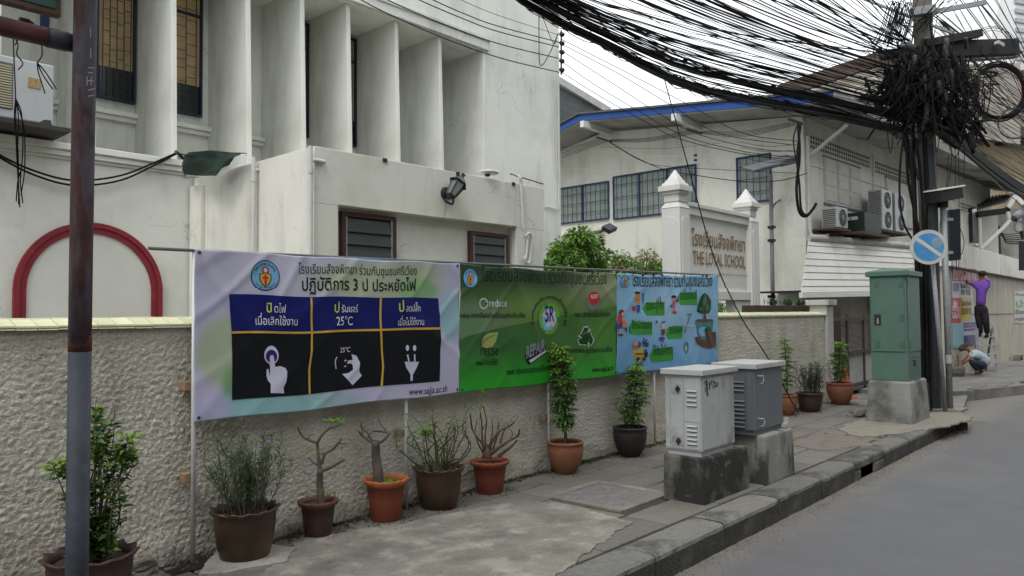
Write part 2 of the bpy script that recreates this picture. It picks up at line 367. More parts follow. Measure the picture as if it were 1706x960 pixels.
# broken concrete patch, trodden cement, cover
def flat_patch(name, pts, z, m, th=.02, kind='structure', jag=.03):
    b = MB(); P_ = []
    for i in range(len(pts)):
        a = V((*pts[i], 0)); c = V((*pts[(i + 1) % len(pts)], 0)); n = max(1, int((c - a).length / .035))
        for k in range(n):
            q = a.lerp(c, k / n); P_.append((q.x + jag * (.6 * noise.noise(V((q.x * 4, q.y * 4, 1))) + .6 * noise.noise(V((q.x * 17, q.y * 17, 1)))), q.y + jag * (.6 * noise.noise(V((q.x * 4, q.y * 4, 5))) + .6 * noise.noise(V((q.x * 17, q.y * 17, 5)))), z))
    b.prism([(p[0], p[1], z - th) for p in P_], (0, 0, th)); return b.build(name, m, kind=kind)
CEM = mat('cement_screed', (.185, .172, .146), .9, .28, 2.6, .9, 55, stain=((.34, .32, .275), 4.1, .48, .68, .8), stain2=((.12, .11, .095), 2.3, .5, .64, .8), speck=(100, .2))
def G(px, py, z=0): p = aZ(px, py, z); return (p.x, p.y)
flat_patch('concrete_patch', [G(500, 900), G(700, 868), G(860, 836), G(950, 842), G(1050, 872), G(990, 915), G(930, 960), (3.0, 2.95), (2.4, 3.3), G(380, 1010)], .008, CEM, jag=.06)
flat_patch('cement_smear', [G(355, 925), G(400, 905), G(490, 918), G(478, 940), G(380, 958), G(330, 962)], .018, mat('smear', (.30, .285, .255), .8, .12, 5, .6, 60, speck=(90, .15), stain=((.18, .165, .14), 5, .48, .62, .8)))
flat_patch('cement_apron', [G(1395, 716), G(1436, 700), G(1500, 690), G(1600, 688), G(1622, 700), G(1570, 712), G(1500, 724), G(1430, 730)], .010, mat('apron_cement', (.215, .20, .165), .9, .2, 4, .9, 60, speck=(100, .2), stain=((.15, .14, .12), 4, .45, .62, .8)), jag=.10)
flat_patch('brick_dust_patch', [G(1310, 740), G(1380, 722), G(1430, 731), G(1470, 728), G(1440, 745), G(1370, 752)], .006, mat('brick_dust', (.145, .115, .095), .95, .3, 9, 1, 60, stain=((.15, .138, .12), 4, .42, .56, .95)), jag=.16)
hp = [G(1000, 822), G(1055, 786), G(1112, 792), G(1112, 838), G(1060, 842)]
fr = MB(); x0, x1, y0, y1 = 5.18, 6.0, 3.5, 4.32
for a, c in (((x0, y0), (x1, y0 + .08)), ((x0, y1 - .08), (x1, y1)), ((x0, y0 + .08), (x0 + .08, y1 - .08)), ((x1 - .08, y0 + .08), (x1, y1 - .08))): fr.box((*a, -.04), (*c, .004))
hc = thing('drain_cover', 'square sunken concrete drain cover set in the pavement beside the white cabinet', 'drain cover', (5.6, 3.9, 0))
part(fr, 'cover_frame', CEM, hc, bev=.006)
b = MB(); b.grid(lambda u, v: (x0 + .085 + (x1 - x0 - .17) * u, y0 + .085 + (y1 - y0 - .17) * v, -.004 + .003 * noise.noise(V((u * 9, v * 9, 2)))), 12, 12)
part(b, 'cover_plate', mat('cover_cement', (.16, .155, .15), .9, .25, 9, 1, 80, stain=((.25, .24, .22), 14, .5, .7, .6)), hc)
# crossing and far pavement beyond the end of the kerb
b = MB(); b.prism([(X_END - .2, YK + .5, -.13), (15.2, YK + .35, -.13), (17.3, 3.4, -.13), (18, 6.6, -.13), (13.9, 6.6, -.13)], (0, 0, .045)); b.build('driveway', mat('driveway_cement', (.2, .19, .17), .9, .25, 2, .7, 50, stain=((.09, .085, .08), 1.6, .5, .66, .7)), kind='structure')
FARP = mat('far_paving', (.17, .165, .155), .9, .25, 2.5, .7, 40, stain=((.08, .075, .07), 1.2, .5, .66, .7))
b = MB(); b.prism([(16.4, 4.0, -.2), (17.2, 3.45, -.2), (19.3, 2.75, -.2), (24, 2.35, -.2), (45, 2.1, -.2), (45, 5.2, -.2), (16.4, 5.2, -.2)], (0, 0, .2)); b.build('far_pavement', FARP, kind='structure')
b = MB()
for i in range(14):
    x = 17.6 + 1.1 * i; y = 3.4 - .65 * min(1, (x - 17.3) / 2.2) - .35 * min(1, max(0, x - 19.5) / 5); b.box((x, y - .02, -.2), (x + 1.07, y + .16, .03 + rnd.uniform(-.012, .012)))
b.build('far_kerb', KERB, kind='structure', bev=.01)
b = MB(); b.add([(-30, YW + .2, -.01), (60, YW + .2, -.01), (60, 40, -.01), (-30, 40, -.01)], [(0, 1, 2, 3)]); b.build('yard_ground', mat('yard', (.2, .19, .17), .9, .2, 1), kind='structure')
b = MB(); b.box((-14, -9, -.3), (60, -5.2, 0)); b.build('opposite_pavement', FARP, kind='structure')

# ================================================================== ROUGHCAST WALL
RC = mat('roughcast', (.55, .525, .45), .95, .12, 3, 2.1, 46, stain=((.30, .27, .21), 1.6, .5, .72, .6), streak=((.14, .12, .09), .35), speck=(60, .16), stain2=((.40, .30, .20), 1.1, .56, .74, .35), band=(.46, .16, (.17, .155, .12), .65, .42, 'Z'))
WH = 1.535; WX0, WX1 = .55, 14.35
wall = thing('boundary_wall', 'long cream roughcast boundary wall with pale yellow coping tiles behind the potted plants', 'wall', (7, YW, 0))
xs = []; x = WX0
while x < WX1: xs.append(x); x += .0105 if x < 3.6 else (.016 if x < 6 else (.026 if x < 9 else .045))
xs.append(WX1); zs = [i * .0125 for i in range(-6, 124)]; zs = [z for z in zs if z < WH] + [WH]
b = MB(); vs = []
for z in zs:
    for x in xs:
        a = noise.noise(V((x * 38, z * 44, 0))); c = noise.noise(V((x * 62, z * 70, 7))); l = noise.noise(V((x * 3, z * 3, 3)))
        d = .009 * max(-.35, a) + .006 * c + .004 * l
        if z < .22: d += (.22 - z) * .35 * (.35 + .4 * noise.noise(V((x * 1.7, z * 2, 9))) + .35 * noise.noise(V((x * 6, z * 6, 1))))
        vs.append((x, YW - d, z))
n = len(xs); fs = [(j * n + i, j * n + i + 1, (j + 1) * n + i + 1, (j + 1) * n + i) for j in range(len(zs) - 1) for i in range(n - 1)]
b.add(vs, fs); part(b, 'roughcast_face', RC, wall, smooth=True)
b = MB(); b.box((-7, YW, -.1), (WX0, YW + .2, WH)); b.box((WX0, YW + .03, -.1), (WX1, YW + .2, WH)); part(b, 'wall_core', RC, wall)
TILE = mat('coping_tile', (.66, .65, .44), .3, .1, 6, .1, 60, stain=((.30, .30, .20), 5, .60, .78, .6), rand=.08)
b = MB(); b.box((WX0 - 7, YW - .025, WH + .001), (WX1, YW + .245, WH + .016)); part(b, 'coping_bed', mat('grout', (.2, .19, .15), .9), wall)
def tile_mesh(y0, z0, y1, z1):
    b = MB(); t = .012; h = .0525
    vs = [(-h, y0, z0), (h, y0, z0), (h, y1, z1), (-h, y1, z1)]; up = V((0, -(z1 - z0), y1 - y0)).normalized() * t
    b.add(vs + [(x * .97, y + up.y + (.003 if y == y0 else -.003), z + up.z) for x, y, z in vs], [(0, 3, 2, 1), (4, 5, 6, 7), (0, 1, 5, 4), (1, 2, 6, 5), (2, 3, 7, 6), (3, 0, 4, 7)])
    b.add([(-h, y0, z0 - .012), (h, y0, z0 - .012), (h, y0 + .01, z0), (-h, y0 + .01, z0)], [(0, 1, 2, 3)]); return b
tr = [tile_mesh(YW - .035, WH + .012, YW + .115, WH + .052), tile_mesh(YW + .12, WH + .054, YW + .25, WH + .058)]
for q, tb in enumerate(tr):
    src = tb.build('coping_tile', TILE, wall); src.location = (WX0 + .3 - 7, -YW, 0)   # mesh already stands at the wall's depth
    src.location = (WX0 + .3, 0, 0)
    # build() shifted the mesh by the wall's base, so x runs from there
    src.location = (WX0 + .05 + .0, 0, 0)
    k = 0
    for me_v in src.data.vertices: me_v.co.x += 7; me_v.co.x -= 0
    base = src
    i = 0; x = WX0 + .05
    while x < WX1 - .3:
        pos = (x - 7, rnd.uniform(-.003, .003), rnd.uniform(-.002, .002)); rt = (0, 0, rnd.gauss(0, .008))
        if i == 0: src.location = pos
        elif not (q == 0 and i in (41,)): piece(src, 'coping_tile', wall, pos, rt)
        x += .109; i += 1
b = MB(); b.box((WX1 - .3, YW - .05, -.1), (WX1 + .02, YW + .27, 1.72)); b.box((WX1 - .36, YW - .1, 1.72), (WX1 + .08, YW + .32, 1.82)); part(b, 'end_pier', PLG, wall, bev=.01)
# rubble and soil at the wall's foot
b = MB()
for i in range(900):
    x = 1.2 + 12 * rnd.random(); y = YW - .02 - abs(rnd.gauss(0, .05)) - .03; s = rnd.uniform(.006, .022)
    b.tube([(x, y, -.005), (x + rnd.uniform(-s, s), y + rnd.uniform(-s, s), s * .9)], [s, s * .5], 5)
b.build('soil_crumbs', DIRT, kind='stuff')
MOSS = mat('moss', (.035, .055, .02), .95, .4, 20)
b = MB()
for i in range(3800):
    x = rnd.choice([4.0, 5.6, 6.6, 7.4, 3.1, 6.2]) + rnd.gauss(0, .35); y = YW - .05 - abs(rnd.gauss(0, .035)); b.leaf((x, y, 0), (rnd.gauss(0, 1), rnd.gauss(0, 1) - .3, 1.2), rnd.uniform(.012, .045), .006)
b.build('weeds', MOSS, kind='stuff')
ROCK = mat('rubble', (.17, .155, .13), .95, .25, 6, 1, 60, stain=((.3, .28, .24), 8, .55, .7, .5))
def rock(c, s, label, seed, grp=None):
    import bmesh
    bm = bmesh.new(); bmesh.ops.create_icosphere(bm, subdivisions=3, radius=1)
    for v in bm.verts:
        k = 1 + .35 * noise.noise(v.co * 1.2 + V((seed, 0, 0))); k = min(k, 1.05); v.co = V((max(-.8, min(.8, v.co.x)), max(-.8, min(.8, v.co.y)), max(-.7, min(.7, v.co.z)))) * k
        v.co = V((v.co.x * s[0], v.co.y * s[1], v.co.z * s[2]))
    me = bpy.data.meshes.new('rubble_stone'); bm.to_mesh(me); bm.free(); me.materials.append(ROCK)
    o = bpy.data.objects.new('rubble_stone', me); COL.objects.link(o); o.location = (c[0], c[1], s[2] * .5); o.rotation_euler = (rnd.random() * .3, rnd.random() * .3, rnd.random() * 3)
    return tag(o, label, 'rock', grp)
p = aZ(480, 893); rock((p.x + .03, p.y + .05, 0), (.1, .07, .05), 'flat grey rubble stone wedged between the brown pot and the small dark red pot', 1)
p = aZ(235, 955); rock((p.x, p.y + .06, 0), (.14, .09, .06), 'pale broken cement lump beside the big front terracotta pot', 2)
p = aZ(497, 880); rock((p.x + .14, p.y + .16, 0), (.05, .04, .03), 'small round pebble at the wall foot behind the small dark red pot', 5)
p = aZ(1433, 695); rock((p.x, p.y + .05, 0), (.17, .12, .09), 'jagged concrete chunk leaning against the green cabinet plinth', 3)
p = aZ(310, 925); b = MB(); b.grid(lambda u, v: (p.x - .25 + .75 * u, YW - .26 + .24 * v * (1), .006 + .02 * noise.noise(V((u * 8, v * 5, 3))) * (1 if 0 < u < 1 and v > 0 else 0)), 20, 8); b.build('soil_hollow', mat('wet_soil', (.012, .011, .009), .9, .3, 9, 1, 60), kind='stuff')  # flat near-black patch standing for the hole at the wall's foot

# ================================================================== SCHOOL BUILDING
sch = thing('school_building', 'tall white school building with vertical concrete fins above a red arch', 'building', (4, 9, 0))
YA, YF, YB = 8.72, 8.98, 10.06
b = MB(); b.box((-6, YA, 0), (4.3, YA + .3, 3.36)); b.box((-6, YA + .3, 3.2), (4.3, YB, 3.34)); b.box((4.3, YF, 0), (9.28, YF + .2, 3.34)); b.box((4.3, YF + .2, 3.2), (9.28, YB, 3.34)); part(b, 'lower_wall', PLA, sch)
b = MB(); b.box((-6, YA - .09, 3.36), (4.28, YA + .35, 3.43)); b.box((-6, YA - .06, 3.30), (4.27, YA - .001, 3.359)); b.box((-6, YA - .03, 3.27), (4.26, YA - .001, 3.299)); part(b, 'ledge_moulding', PLA, sch, bev=.008)
b = MB(); b.box((-6, YB, 3.0), (9.28, YB + .25, 4.05)); b.box((-6, YB, 4.05), (9.28, YB + .2, 9)); part(b, 'window_wall', PLA, sch)
b = MB(); b.box((-6, YB - .1, 4.16), (9.28, YB - .001, 4.22)); b.box((-6, YB - .06, 4.1), (9.28, YB - .001, 4.159)); part(b, 'sill_moulding', PLA, sch, bev=.008)
b = MB(); b.box((-6, YF + .0, 6.18), (9.3, YB - .001, 9.6)); part(b, 'upper_wall', PLA, sch)
b = MB(); b.box((-6, YF - .05, 6.19), (9.4, YF - .001, 6.34)); b.box((-6, YF - .08, 6.34), (9.4, YF - .001, 6.40)); part(b, 'cornice', PLA, sch, bev=.01)
b = MB(); b.box((9.28, YF - .001, 0), (11.4, 16, 9.6)); part(b, 'end_wall', PLA, sch, bev=.01)
b = MB(); b.box((-6, YF - .1, 9.6), (11.5, 16, 9.8)); part(b, 'roof', PLG, sch)
fb = MB(); fb.add([(-.035, YF + .0, 3.34), (.035, YF, 3.34), (.035, YB - .002, 3.34), (-.035, YB - .002, 3.34), (-.035, YF + .07, 6.178), (.035, YF + .07, 6.178), (.035, YB - .002, 6.178), (-.035, YB - .002, 6.178)],
      [(0, 3, 2, 1), (4, 5, 6, 7), (0, 1, 5, 4), (1, 2, 6, 5), (2, 3, 7, 6), (3, 0, 4, 7)])
fin0 = part(fb, 'fin', PLA, sch, bev=.006)
FX = [1.32, 2.17, 3.07, 3.975, 4.945, 5.755, 6.525, 7.425, 8.335]
for i, x in enumerate(FX):
    if i == 0: fin0.location = (x, 0, 0); 
    else: piece(fin0, 'fin', sch, (x, 0, 0))
BLUED = mat('blue_frame', (.008, .018, .045), .5, .2, 6)
TAN = mat('lit_curtain', (.20, .155, .085), .5, .45, 3, emit=((.6, .42, .18), .05), streak=((.06, .05, .03), .6)); DKG = mat('dark_glass', (.022, .024, .028), .15, .2, 3)
def fin_window(x0, x1, z0=4.35, z1=6.12, zt=5.72):
    y = YB - .07; b = MB(); f = .026
    for a, c in (((x0, z0), (x1, z0 + f)), ((x0, z1 - f), (x1, z1)), ((x0, z0 + f), (x0 + f, z1 - f)), ((x1 - f, z0 + f), (x1, z1 - f)), ((x0 + f, zt), (x1 - f, zt + f))): b.box((a[0], y, a[1]), (c[0], YB - .002, c[1]))
    fr = part(b, 'window', BLUED, sch)
    b = MB(); zc = z0 + .42; b.box((x0 + f, YB - .02, zc), (x1 - f, YB - .004, zt)); b.box((x0 + f, YB - .02, zt + f), (x1 - f, YB - .004, z1 - f)); part(b, 'lit_pane', TAN, fr)
    b = MB(); b.box((x0 + f, YB - .02, z0 + f), (x1 - f, YB - .004, zc - .002)); part(b, 'lower_pane', DKG, fr)
    b = MB(); nb = 5
    for i in range(nb): xx = x0 + f + (x1 - x0 - 2 * f) * (i + .5) / nb; b.box((xx - .005, y - .012, z0), (xx + .005, y - .002, z1))
    for i in range(nb - 1):
        xa = x0 + f + (x1 - x0 - 2 * f) * (i + .5) / nb; xb = xa + (x1 - x0 - 2 * f) / nb; z = z0 + .1 + (.07 if i % 2 else 0)
        while z < z1: b.box((xa + .005, y - .011, z), (xb - .005, y - .003, z + .007)); z += rnd.choice((.18, .12, .15))
    part(b, 'grille', BLACK, fr)
for a, c in ((3.45, 3.92), (4.05, 4.80), (5.86, 6.48), (6.62, 7.37)): fin_window(a, c)
# red arch
RED = mat('red_arch_paint', (.20, .014, .025), .6, .18, 6, .3, 50, stain=((.30, .10, .09), 9, .60, .72, .5), streak=((.08, .02, .02), .4))
def arch_pts(r, zc, xc, zb, n=32):
    return [(xc - r, zb)] + [(xc - r * cos(pi * i / n), zc + r * sin(pi * i / n)) for i in range(n + 1)] + [(xc + r, zb)]
pl = aY(20, 500, YA); pr = aY(268, 500, YA); xc = (pl.x + pr.x) / 2; ro = (pr.x - pl.x) / 2; zt = aY(143, 370, YA).z; zc = zt - ro
b = MB()
for r0, r1, dd in ((ro, ro - .052, .05), (ro - .052, ro - .115, .032)):
    A = arch_pts(r0, zc, xc, .3); B = arch_pts(r1, zc, xc, .3); n = len(A); vs = []; fs = []
    for (x, z), (x2, z2) in zip(A, B): vs += [(x, YA - .002, z), (x, YA - dd, z), (x2, YA - dd, z2), (x2, YA - .002, z2)]
    for i in range(n - 1):
        for q in range(3): fs.append((4 * i + q, 4 * i + 4 + q, 4 * i + 5 + q, 4 * i + 1 + q))
    b.add(vs, fs)
part(b, 'red_arch', RED, sch)
b = MB(); A = arch_pts(ro - .115, zc, xc, .3); b.prism([(x, YA - .012, z) for x, z in A], (0, .010, 0)); part(b, 'arch_infill', mat('plaster_pale', (.58, .58, .54), .85, .05, 1.5, .2, 50), sch)
# conduits
b = MB(); q = [aY(929, 60, YF - .03), aY(930, 200, YF - .03), aY(931, 348, YF - .03), aY(909, 344, YF - .03)]; b.tube(q, .014, 6); b.tube([aY(925, 130, YF - .03), aY(928, 300, YF - .03)], .008, 5); part(b, 'conduit', PVC, sch)
# ---- annex
an = thing('entrance_annex', 'low white flat-topped annex with two brown louvred windows behind the banners', 'building', (5.8, 6.2, 0))
AX0, AX1, AY0 = 4.08, 7.52, 6.2; ZT = 3.24; RX0, RX1, RZ = 4.35, 6.97, 2.69
b = MB(); b.box((AX0, AY0, RZ), (AX1, AY0 + .12, ZT)); b.box((AX0, AY0, 0), (RX0, AY0 + .12, RZ)); b.box((RX1, AY0, 0), (AX1 - .02, AY0 + .12, RZ))
b.box((AX0, AY0 + .12, 0), (AX0 + .12, 8.71, ZT)); b.box((AX1 - .14, AY0 + .12, 0), (AX1 - .02, 8.97, RZ)); b.box((AX1 - .12, AY0 + .12, RZ), (AX1, 8.97, ZT)); b.box((AX0 + .12, AY0 + .12, 2.95), (AX1 - .12, 8.97, 3.05))
b.box((AX0 - .05, 8.42, 0), (AX0 - .001, 8.70, ZT - .1))
part(b, 'wall', PLW, an, bev=.006)
b = MB(); b.box((RX0, AY0 + .12, 0), (RX1, AY0 + .2, 2.95)); part(b, 'recessed_wall', PLW, an)
BRN = mat('brown_frame', (.062, .026, .02), .5, .2, 5); LOUV = mat('louvre_glass', (.055, .07, .07), .15, .1, 4, trans=.1)
def louvre_window(x0, x1, zt):
    y0 = AY0 + .06; y1 = AY0 + .118; f = .046; zb = 1.25; b = MB()
    for a, c in (((x0, zt - f), (x1, zt)), ((x0, zb), (x1, zb + f)), ((x0, zb + f), (x0 + f, zt - f)), ((x1 - f, zb + f), (x1, zt - f))): b.box((a[0], y0, a[1]), (c[0], y1, c[1]))
    w_ = part(b, 'window', BRN, an, bev=.003)
    b = MB(); b.box((x0 + f, y1 - .008, zb + f), (x1 - f, y1 - .003, zt - f)); part(b, 'dark_back', mat('room_dark', (.07, .08, .08), .6, .2), w_)
    b = MB()
    for s in (x0 + f, x1 - f - .02): b.box((s, y0 + .006, zb + f), (s + .02, y0 + .03, zt - f))
    part(b, 'louvre_rail', STEEL, w_)
    z = zb + f + .01; src = None
    while z < zt - f - .05:
        b = MB(); zz = z; b.add([(x0 + f + .02, y0 + .008, zz), (x1 - f - .02, y0 + .008, zz), (x1 - f - .02, y0 + .036, zz + .135), (x0 + f + .02, y0 + .036, zz + .135), (x0 + f + .02, y0 + .002, zz + .001), (x1 - f - .02, y0 + .002, zz + .001), (x1 - f - .02, y0 + .03, zz + .136), (x0 + f + .02, y0 + .03, zz + .136)],
              [(0, 3, 2, 1), (4, 5, 6, 7), (0, 1, 5, 4), (1, 2, 6, 5), (2, 3, 7, 6), (3, 0, 4, 7)])
        if src is None: src = part(b, 'louvre_pane', LOUV, w_); z0_ = z
        else: piece(src, 'louvre_pane', w_, (0, 0, z - z0_))
        z += .128
louvre_window(4.44, 5.13, 2.655); louvre_window(6.24, 6.9, 2.60)
def face_pipe(px, ytop, w_):
    y = aX(px, ytop, AX0 - .04).y; zt = aX(px, ytop, AX0 - .04).z - .09; b = MB()
    b.tube(spline([(AX0 + .1, y, zt), (AX0 - .02, y, zt), (AX0 - .055, y, zt - .03), (AX0 - .055, y, zt - .1), (AX0 - .055, y, 0.2)], 5), .020, 10)
    b.tube([(AX0 - .055, y, zt - .08), (AX0 - .055, y, zt - .13)], .027, 10)
    b.box((AX0 - .03, y - .045, 1.72), (AX0 - .001, y + .045, 1.74))
    part(b, 'downpipe', PVC, an, smooth=False)
face_pipe(425, 268, 0); face_pipe(520, 250, 0)
b = MB(); b.tube([aY(868, 300, AY0 - .03), aY(872, 380, AY0 - .03)], .022, 10); b.tube(spline([aY(856, 293, AY0 + .1), aY(866, 294, AY0 - .03), aY(868, 305, AY0 - .03)], 4), .018, 8); part(b, 'drain_pipe', PVC, an)
b = MB(); b.tube(spline([aY(876, 393, AY0 - .03), aY(881, 388, AY0 - .05), aY(885, 396, AY0 - .03), aY(883, 428, AY0 - .03), aY(880, 438, AY0 - .04), aY(874, 431, AY0 - .03), aY(877, 424, AY0 - .03), aY(879, 397, AY0 - .03)], 5), .016, 8); part(b, 'looped_hose', PVC, an)
b = MB()
for x in (4.9, 5.95, 6.9): b.box((x, AY0 - .012, ZT - .035), (x + .05, AY0 + .05, ZT + .004))
b.tube([aY(850, 289, AY0), aY(862, 293, AY0), aY(905, 306, AY0)], .008, 5); part(b, 'parapet_cable_stub', BLACK, an)
b = MB(); b.tube(spline([(RX0, AY0 - .01, RZ + .01), (5.6, AY0 - .012, RZ + .005), (RX1, AY0 - .01, RZ + .012)], 4), .008, 5); b.tube([(5.75, AY0 - .012, RZ), (5.78, AY0 - .012, 2.95)], .005, 5)
b.tube([(4.8, AY0 + .07, RZ), (4.82, AY0 + .1, 2.62)], .007, 5); part(b, 'wiring', mat('wire_cream', (.28, .26, .2), .7), an)
# lantern hanging askew
ln = thing('wall_lantern', 'black carriage lantern hanging askew from the annex wall above the right window', 'lantern', tuple(aY(742, 322, AY0)))
c0 = aY(742, 322, AY0); b = MB(); b.tube([c0 + V((0, 0, 0)), c0 + V((0, -.03, 0)), c0 + V((0, -.05, 0))], [.075, .07, .03], 16); part(b, 'wall_plate', BLACK, ln)
a0 = aY(748, 330, AY0 - .12); a1 = aY(768, 297, AY0 - .12); d = (a1 - a0).normalized()
b = MB(); b.tube(spline([c0 + V((0, -.04, 0)), c0 + V((.02, -.1, -.06)), c0 + V((.0, -.11, -.13)), aY(742, 334, AY0 - .1), a0], 5), .012, 8); part(b, 'bracket_arm', BLACK, ln)
L_ = (a1 - a0).length; q = lambda t: a0 + d * (L_ * t)
b = MB(); b.tube([q(.0), q(.08), q(.1), q(.15)], [.02, .035, .05, .055], 6); b.tube([q(.72), q(.74), q(.8), q(1.02), q(1.05), q(1.18), q(1.2)], [.11, .115, .10, .045, .02, .02, .03], 6)
u = d.orthogonal().normalized(); v2 = d.cross(u)
for k in range(6):
    e = u * cos(k * pi / 3) + v2 * sin(k * pi / 3); b.tube([q(.13) + e * .053, q(.73) + e * .088], .007, 5)
part(b, 'lantern_cage', BLACK, ln)
b = MB(); b.tube([q(.14), q(.72)], [.048, .08], 6); part(b, 'lantern_glass', mat('lamp_glass', (.14, .15, .15), .1, .1), ln)
dp = thing('dome_lamp', 'flat white dome lamp lying on the annex parapet', 'lamp', tuple(aY(812, 287, AY0 + .05)))
c = aY(812, 287, AY0 + .05); b = MB(); b.lathe([(.0, .03), (.07, .028), (.13, .01), (.14, -.005), (.12, -.02), (0, -.02)], c, 20); part(b, 'dome', PVC, dp, smooth=True); b = MB(); b.lathe([(.035, -.02), (.03, -.045), (0, -.045)], c, 12); part(b, 'socket', BLACK, dp)
# green tarpaulin on the annex parapet
TP = mat('green_tarp', (.014, .032, .025), .5, .2, 6, .4, 25)
A = [aX(318, 256, AX0 - .12), aX(357, 250, AX0 - .15), aX(420, 257, AX0 - .02), aX(380, 272, AX0 - .15), aX(370, 293, AX0 - .16), aX(312, 290, AX0 - .14)]
b = MB()
def tarp(u, v):
    top = A[0].lerp(A[1], min(1, u * 2)) if u < .5 else A[1].lerp(A[2], u * 2 - 1); bot = A[5].lerp(A[4], min(1, u * 1.4)) if u < .7 else A[4].lerp(A[3], (u - .7) / .3)
    p = top.lerp(bot, v); return p + V((-.04 * sin(u * 7 + v * 3) - .03 * noise.noise(V((u * 5, v * 5, 0))) - .03, 0, .02 * sin(v * 6)))
b.grid(tarp, 20, 12); o = b.build('tarpaulin', TP, smooth=True); m_ = o.modifiers.new('s', 'SOLIDIFY'); m_.thickness = .008; tag(o, 'dark green tarpaulin folded over the corner of the white annex parapet', 'tarpaulin')
b = MB(); b.tube([aX(305, 289, AX0 - .12), aX(326, 286, AX0 + .05)], .05, 12, cap=False); b.tube([aX(306, 289, AX0 - .11), aX(326, 286, AX0 + .05)], .04, 12); tag(b.build('pipe_end', PVC), 'short white pipe end poking out beneath the green tarpaulin', 'pipe')
# air conditioner on the ledge, far left
ACW = mat('ac_white', (.40, .42, .43), .45, .06, 4, stain=((.25, .24, .22), 3, .58, .8, .5)); GRL = mat('coil_grey', (.10, .10, .09), .6, .2, 9)
ac = thing('air_conditioner', 'white air conditioner unit on a dark shelf above the red arch behind the rusty pole', 'air conditioner', (2.1, 8.6, 3.5))
b = MB(); b.box((1.75, 8.5, 3.56), (2.54, 8.85, 4.17)); part(b, 'casing', ACW, ac, bev=.015)
b = MB()
for i in range(17): z = 3.66 + i * .025; b.box((1.8, 8.485, z), (2.17, 8.499, z + .012))
part(b, 'grille', mat('grille_beige', (.42, .38, .25), .5), ac)
b = MB(); b.box((1.79, 8.49, 3.65), (2.18, 8.4985, 4.1)); part(b, 'coil', GRL, ac)
b = MB(); b.box((2.31, 8.494, 3.9), (2.42, 8.4995, 4.0)); part(b, 'sticker', mat('sticker_brown', (.30, .20, .09), .6, .4, 30), ac)
b = MB(); b.box((1.6, 8.25, 3.46), (2.62, 8.9, 3.5)); b.box((1.7, 8.3, 3.5), (1.76, 8.84, 3.558)); b.box((2.4, 8.3, 3.5), (2.46, 8.84, 3.558)); part(b, 'shelf', mat('shelf_dark', (.04, .035, .03), .7, .3), ac)
b = MB(); wx = aY(73, 20, 10.1); b.box((wx.x - .05, 10.0, 4.9), (wx.x + .03, 10.19, 6.1)); part(b, 'shutter_frame', BLUEP, sch)
# ================================================================== BLUE-EAVED CLASSROOM BUILDING
XB = 17.0
bb = thing('classroom_building', 'white two-storey building with blue eave edge and blue barred windows beyond the sign', 'building', (19, 9, 0))
YC = aX(1338, 300, XB).y                                   # street corner of the block
K = radians(-3.3); SD = V((cos(K), sin(K), 0)); SN = V((-sin(K), cos(K), 0))   # street facade runs along SD
C0 = V((XB, YC, 0))
def fp(s, d, z): return C0 + SD * s + SN * d + V((0, 0, z))        # s along the facade, d inward
def onf(px, py, d=0):      # pixel -> facade plane (s, z)
    r_ = ray(px, py); P0 = C0 + SN * d; t = (P0 - EYE).dot(SN) / r_.dot(SN); p = EYE + r_ * t; return (p - C0).dot(SD), p.z
def fbox(b, s0, s1, d0, d1, z0, z1): 
    vs = [fp(s, d, z) for z in (z0, z1) for s, d in ((s0, d0), (s1, d0), (s1, d1), (s0, d1))]
    return b.add(vs, [(0, 3, 2, 1), (4, 5, 6, 7), (0, 1, 5, 4), (1, 2, 6, 5), (2, 3, 7, 6), (3, 0, 4, 7)])
YR = 11.9; ZE = 6.0
zr = lambda y: ZE + (y - 5.4) * .115 if y < YR else ZE + (YR - 5.4) * .115 - (y - YR) * .25
b = MB(); b.prism([(XB, YC, 0), (XB, YC, 6.05), (XB, YR, 6.6), (XB, 16, 5.9), (XB, 20, 4.9), (XB, 20, 0)], (.2, 0, 0)); part(b, 'side_wall', PLW, bb)
b = MB(); fbox(b, 0.201, 16, 0, .2, 0, 6.4); part(b, 'street_wall', PLW, bb)
XE = 15.95
b = MB(); b.prism([(XE, 5.38, ZE + .02), (XE, YR, zr(YR) + .02), (XE, 16.5, zr(16.5) + .02), (XE, 16.5, zr(16.5) - .06), (XE, YR, zr(YR) - .06), (XE, 5.38, ZE - .06)][::-1], (6, 0, 0)); part(b, 'soffit_board', mat('soffit', (.36, .355, .33), .85, .15, 2, stain=((.16, .15, .13), 1.5, .5, .7, .6)), bb)
FBL = mat('fascia_blue', (.014, .065, .27), .5, .12, 2, stain=((.02, .05, .18), 3, .55, .75, .5))
b = MB(); b.prism([(XE - .03, 5.36, ZE - .03), (XE - .03, YR, zr(YR) - .03), (XE - .03, 16.5, zr(16.5) - .03), (XE - .03, 16.5, zr(16.5) + .14), (XE - .03, YR, zr(YR) + .14), (XE - .03, 5.36, ZE + .14)], (.029, 0, 0)); part(b, 'fascia', FBL, bb)
RF = mat('roof_sheet', (.09, .09, .095), .8, .2, 3)
b = MB(); b.prism([(XE - .08, 5.3, ZE + .141), (XE - .08, YR, zr(YR) + .141), (XE - .08, 16.5, zr(16.5) + .141), (XE - .08, 16.5, zr(16.5) + .19), (XE - .08, YR, zr(YR) + .19), (XE - .08, 5.3, ZE + .19)], (14, 0, 0)); part(b, 'roof', RF, bb)
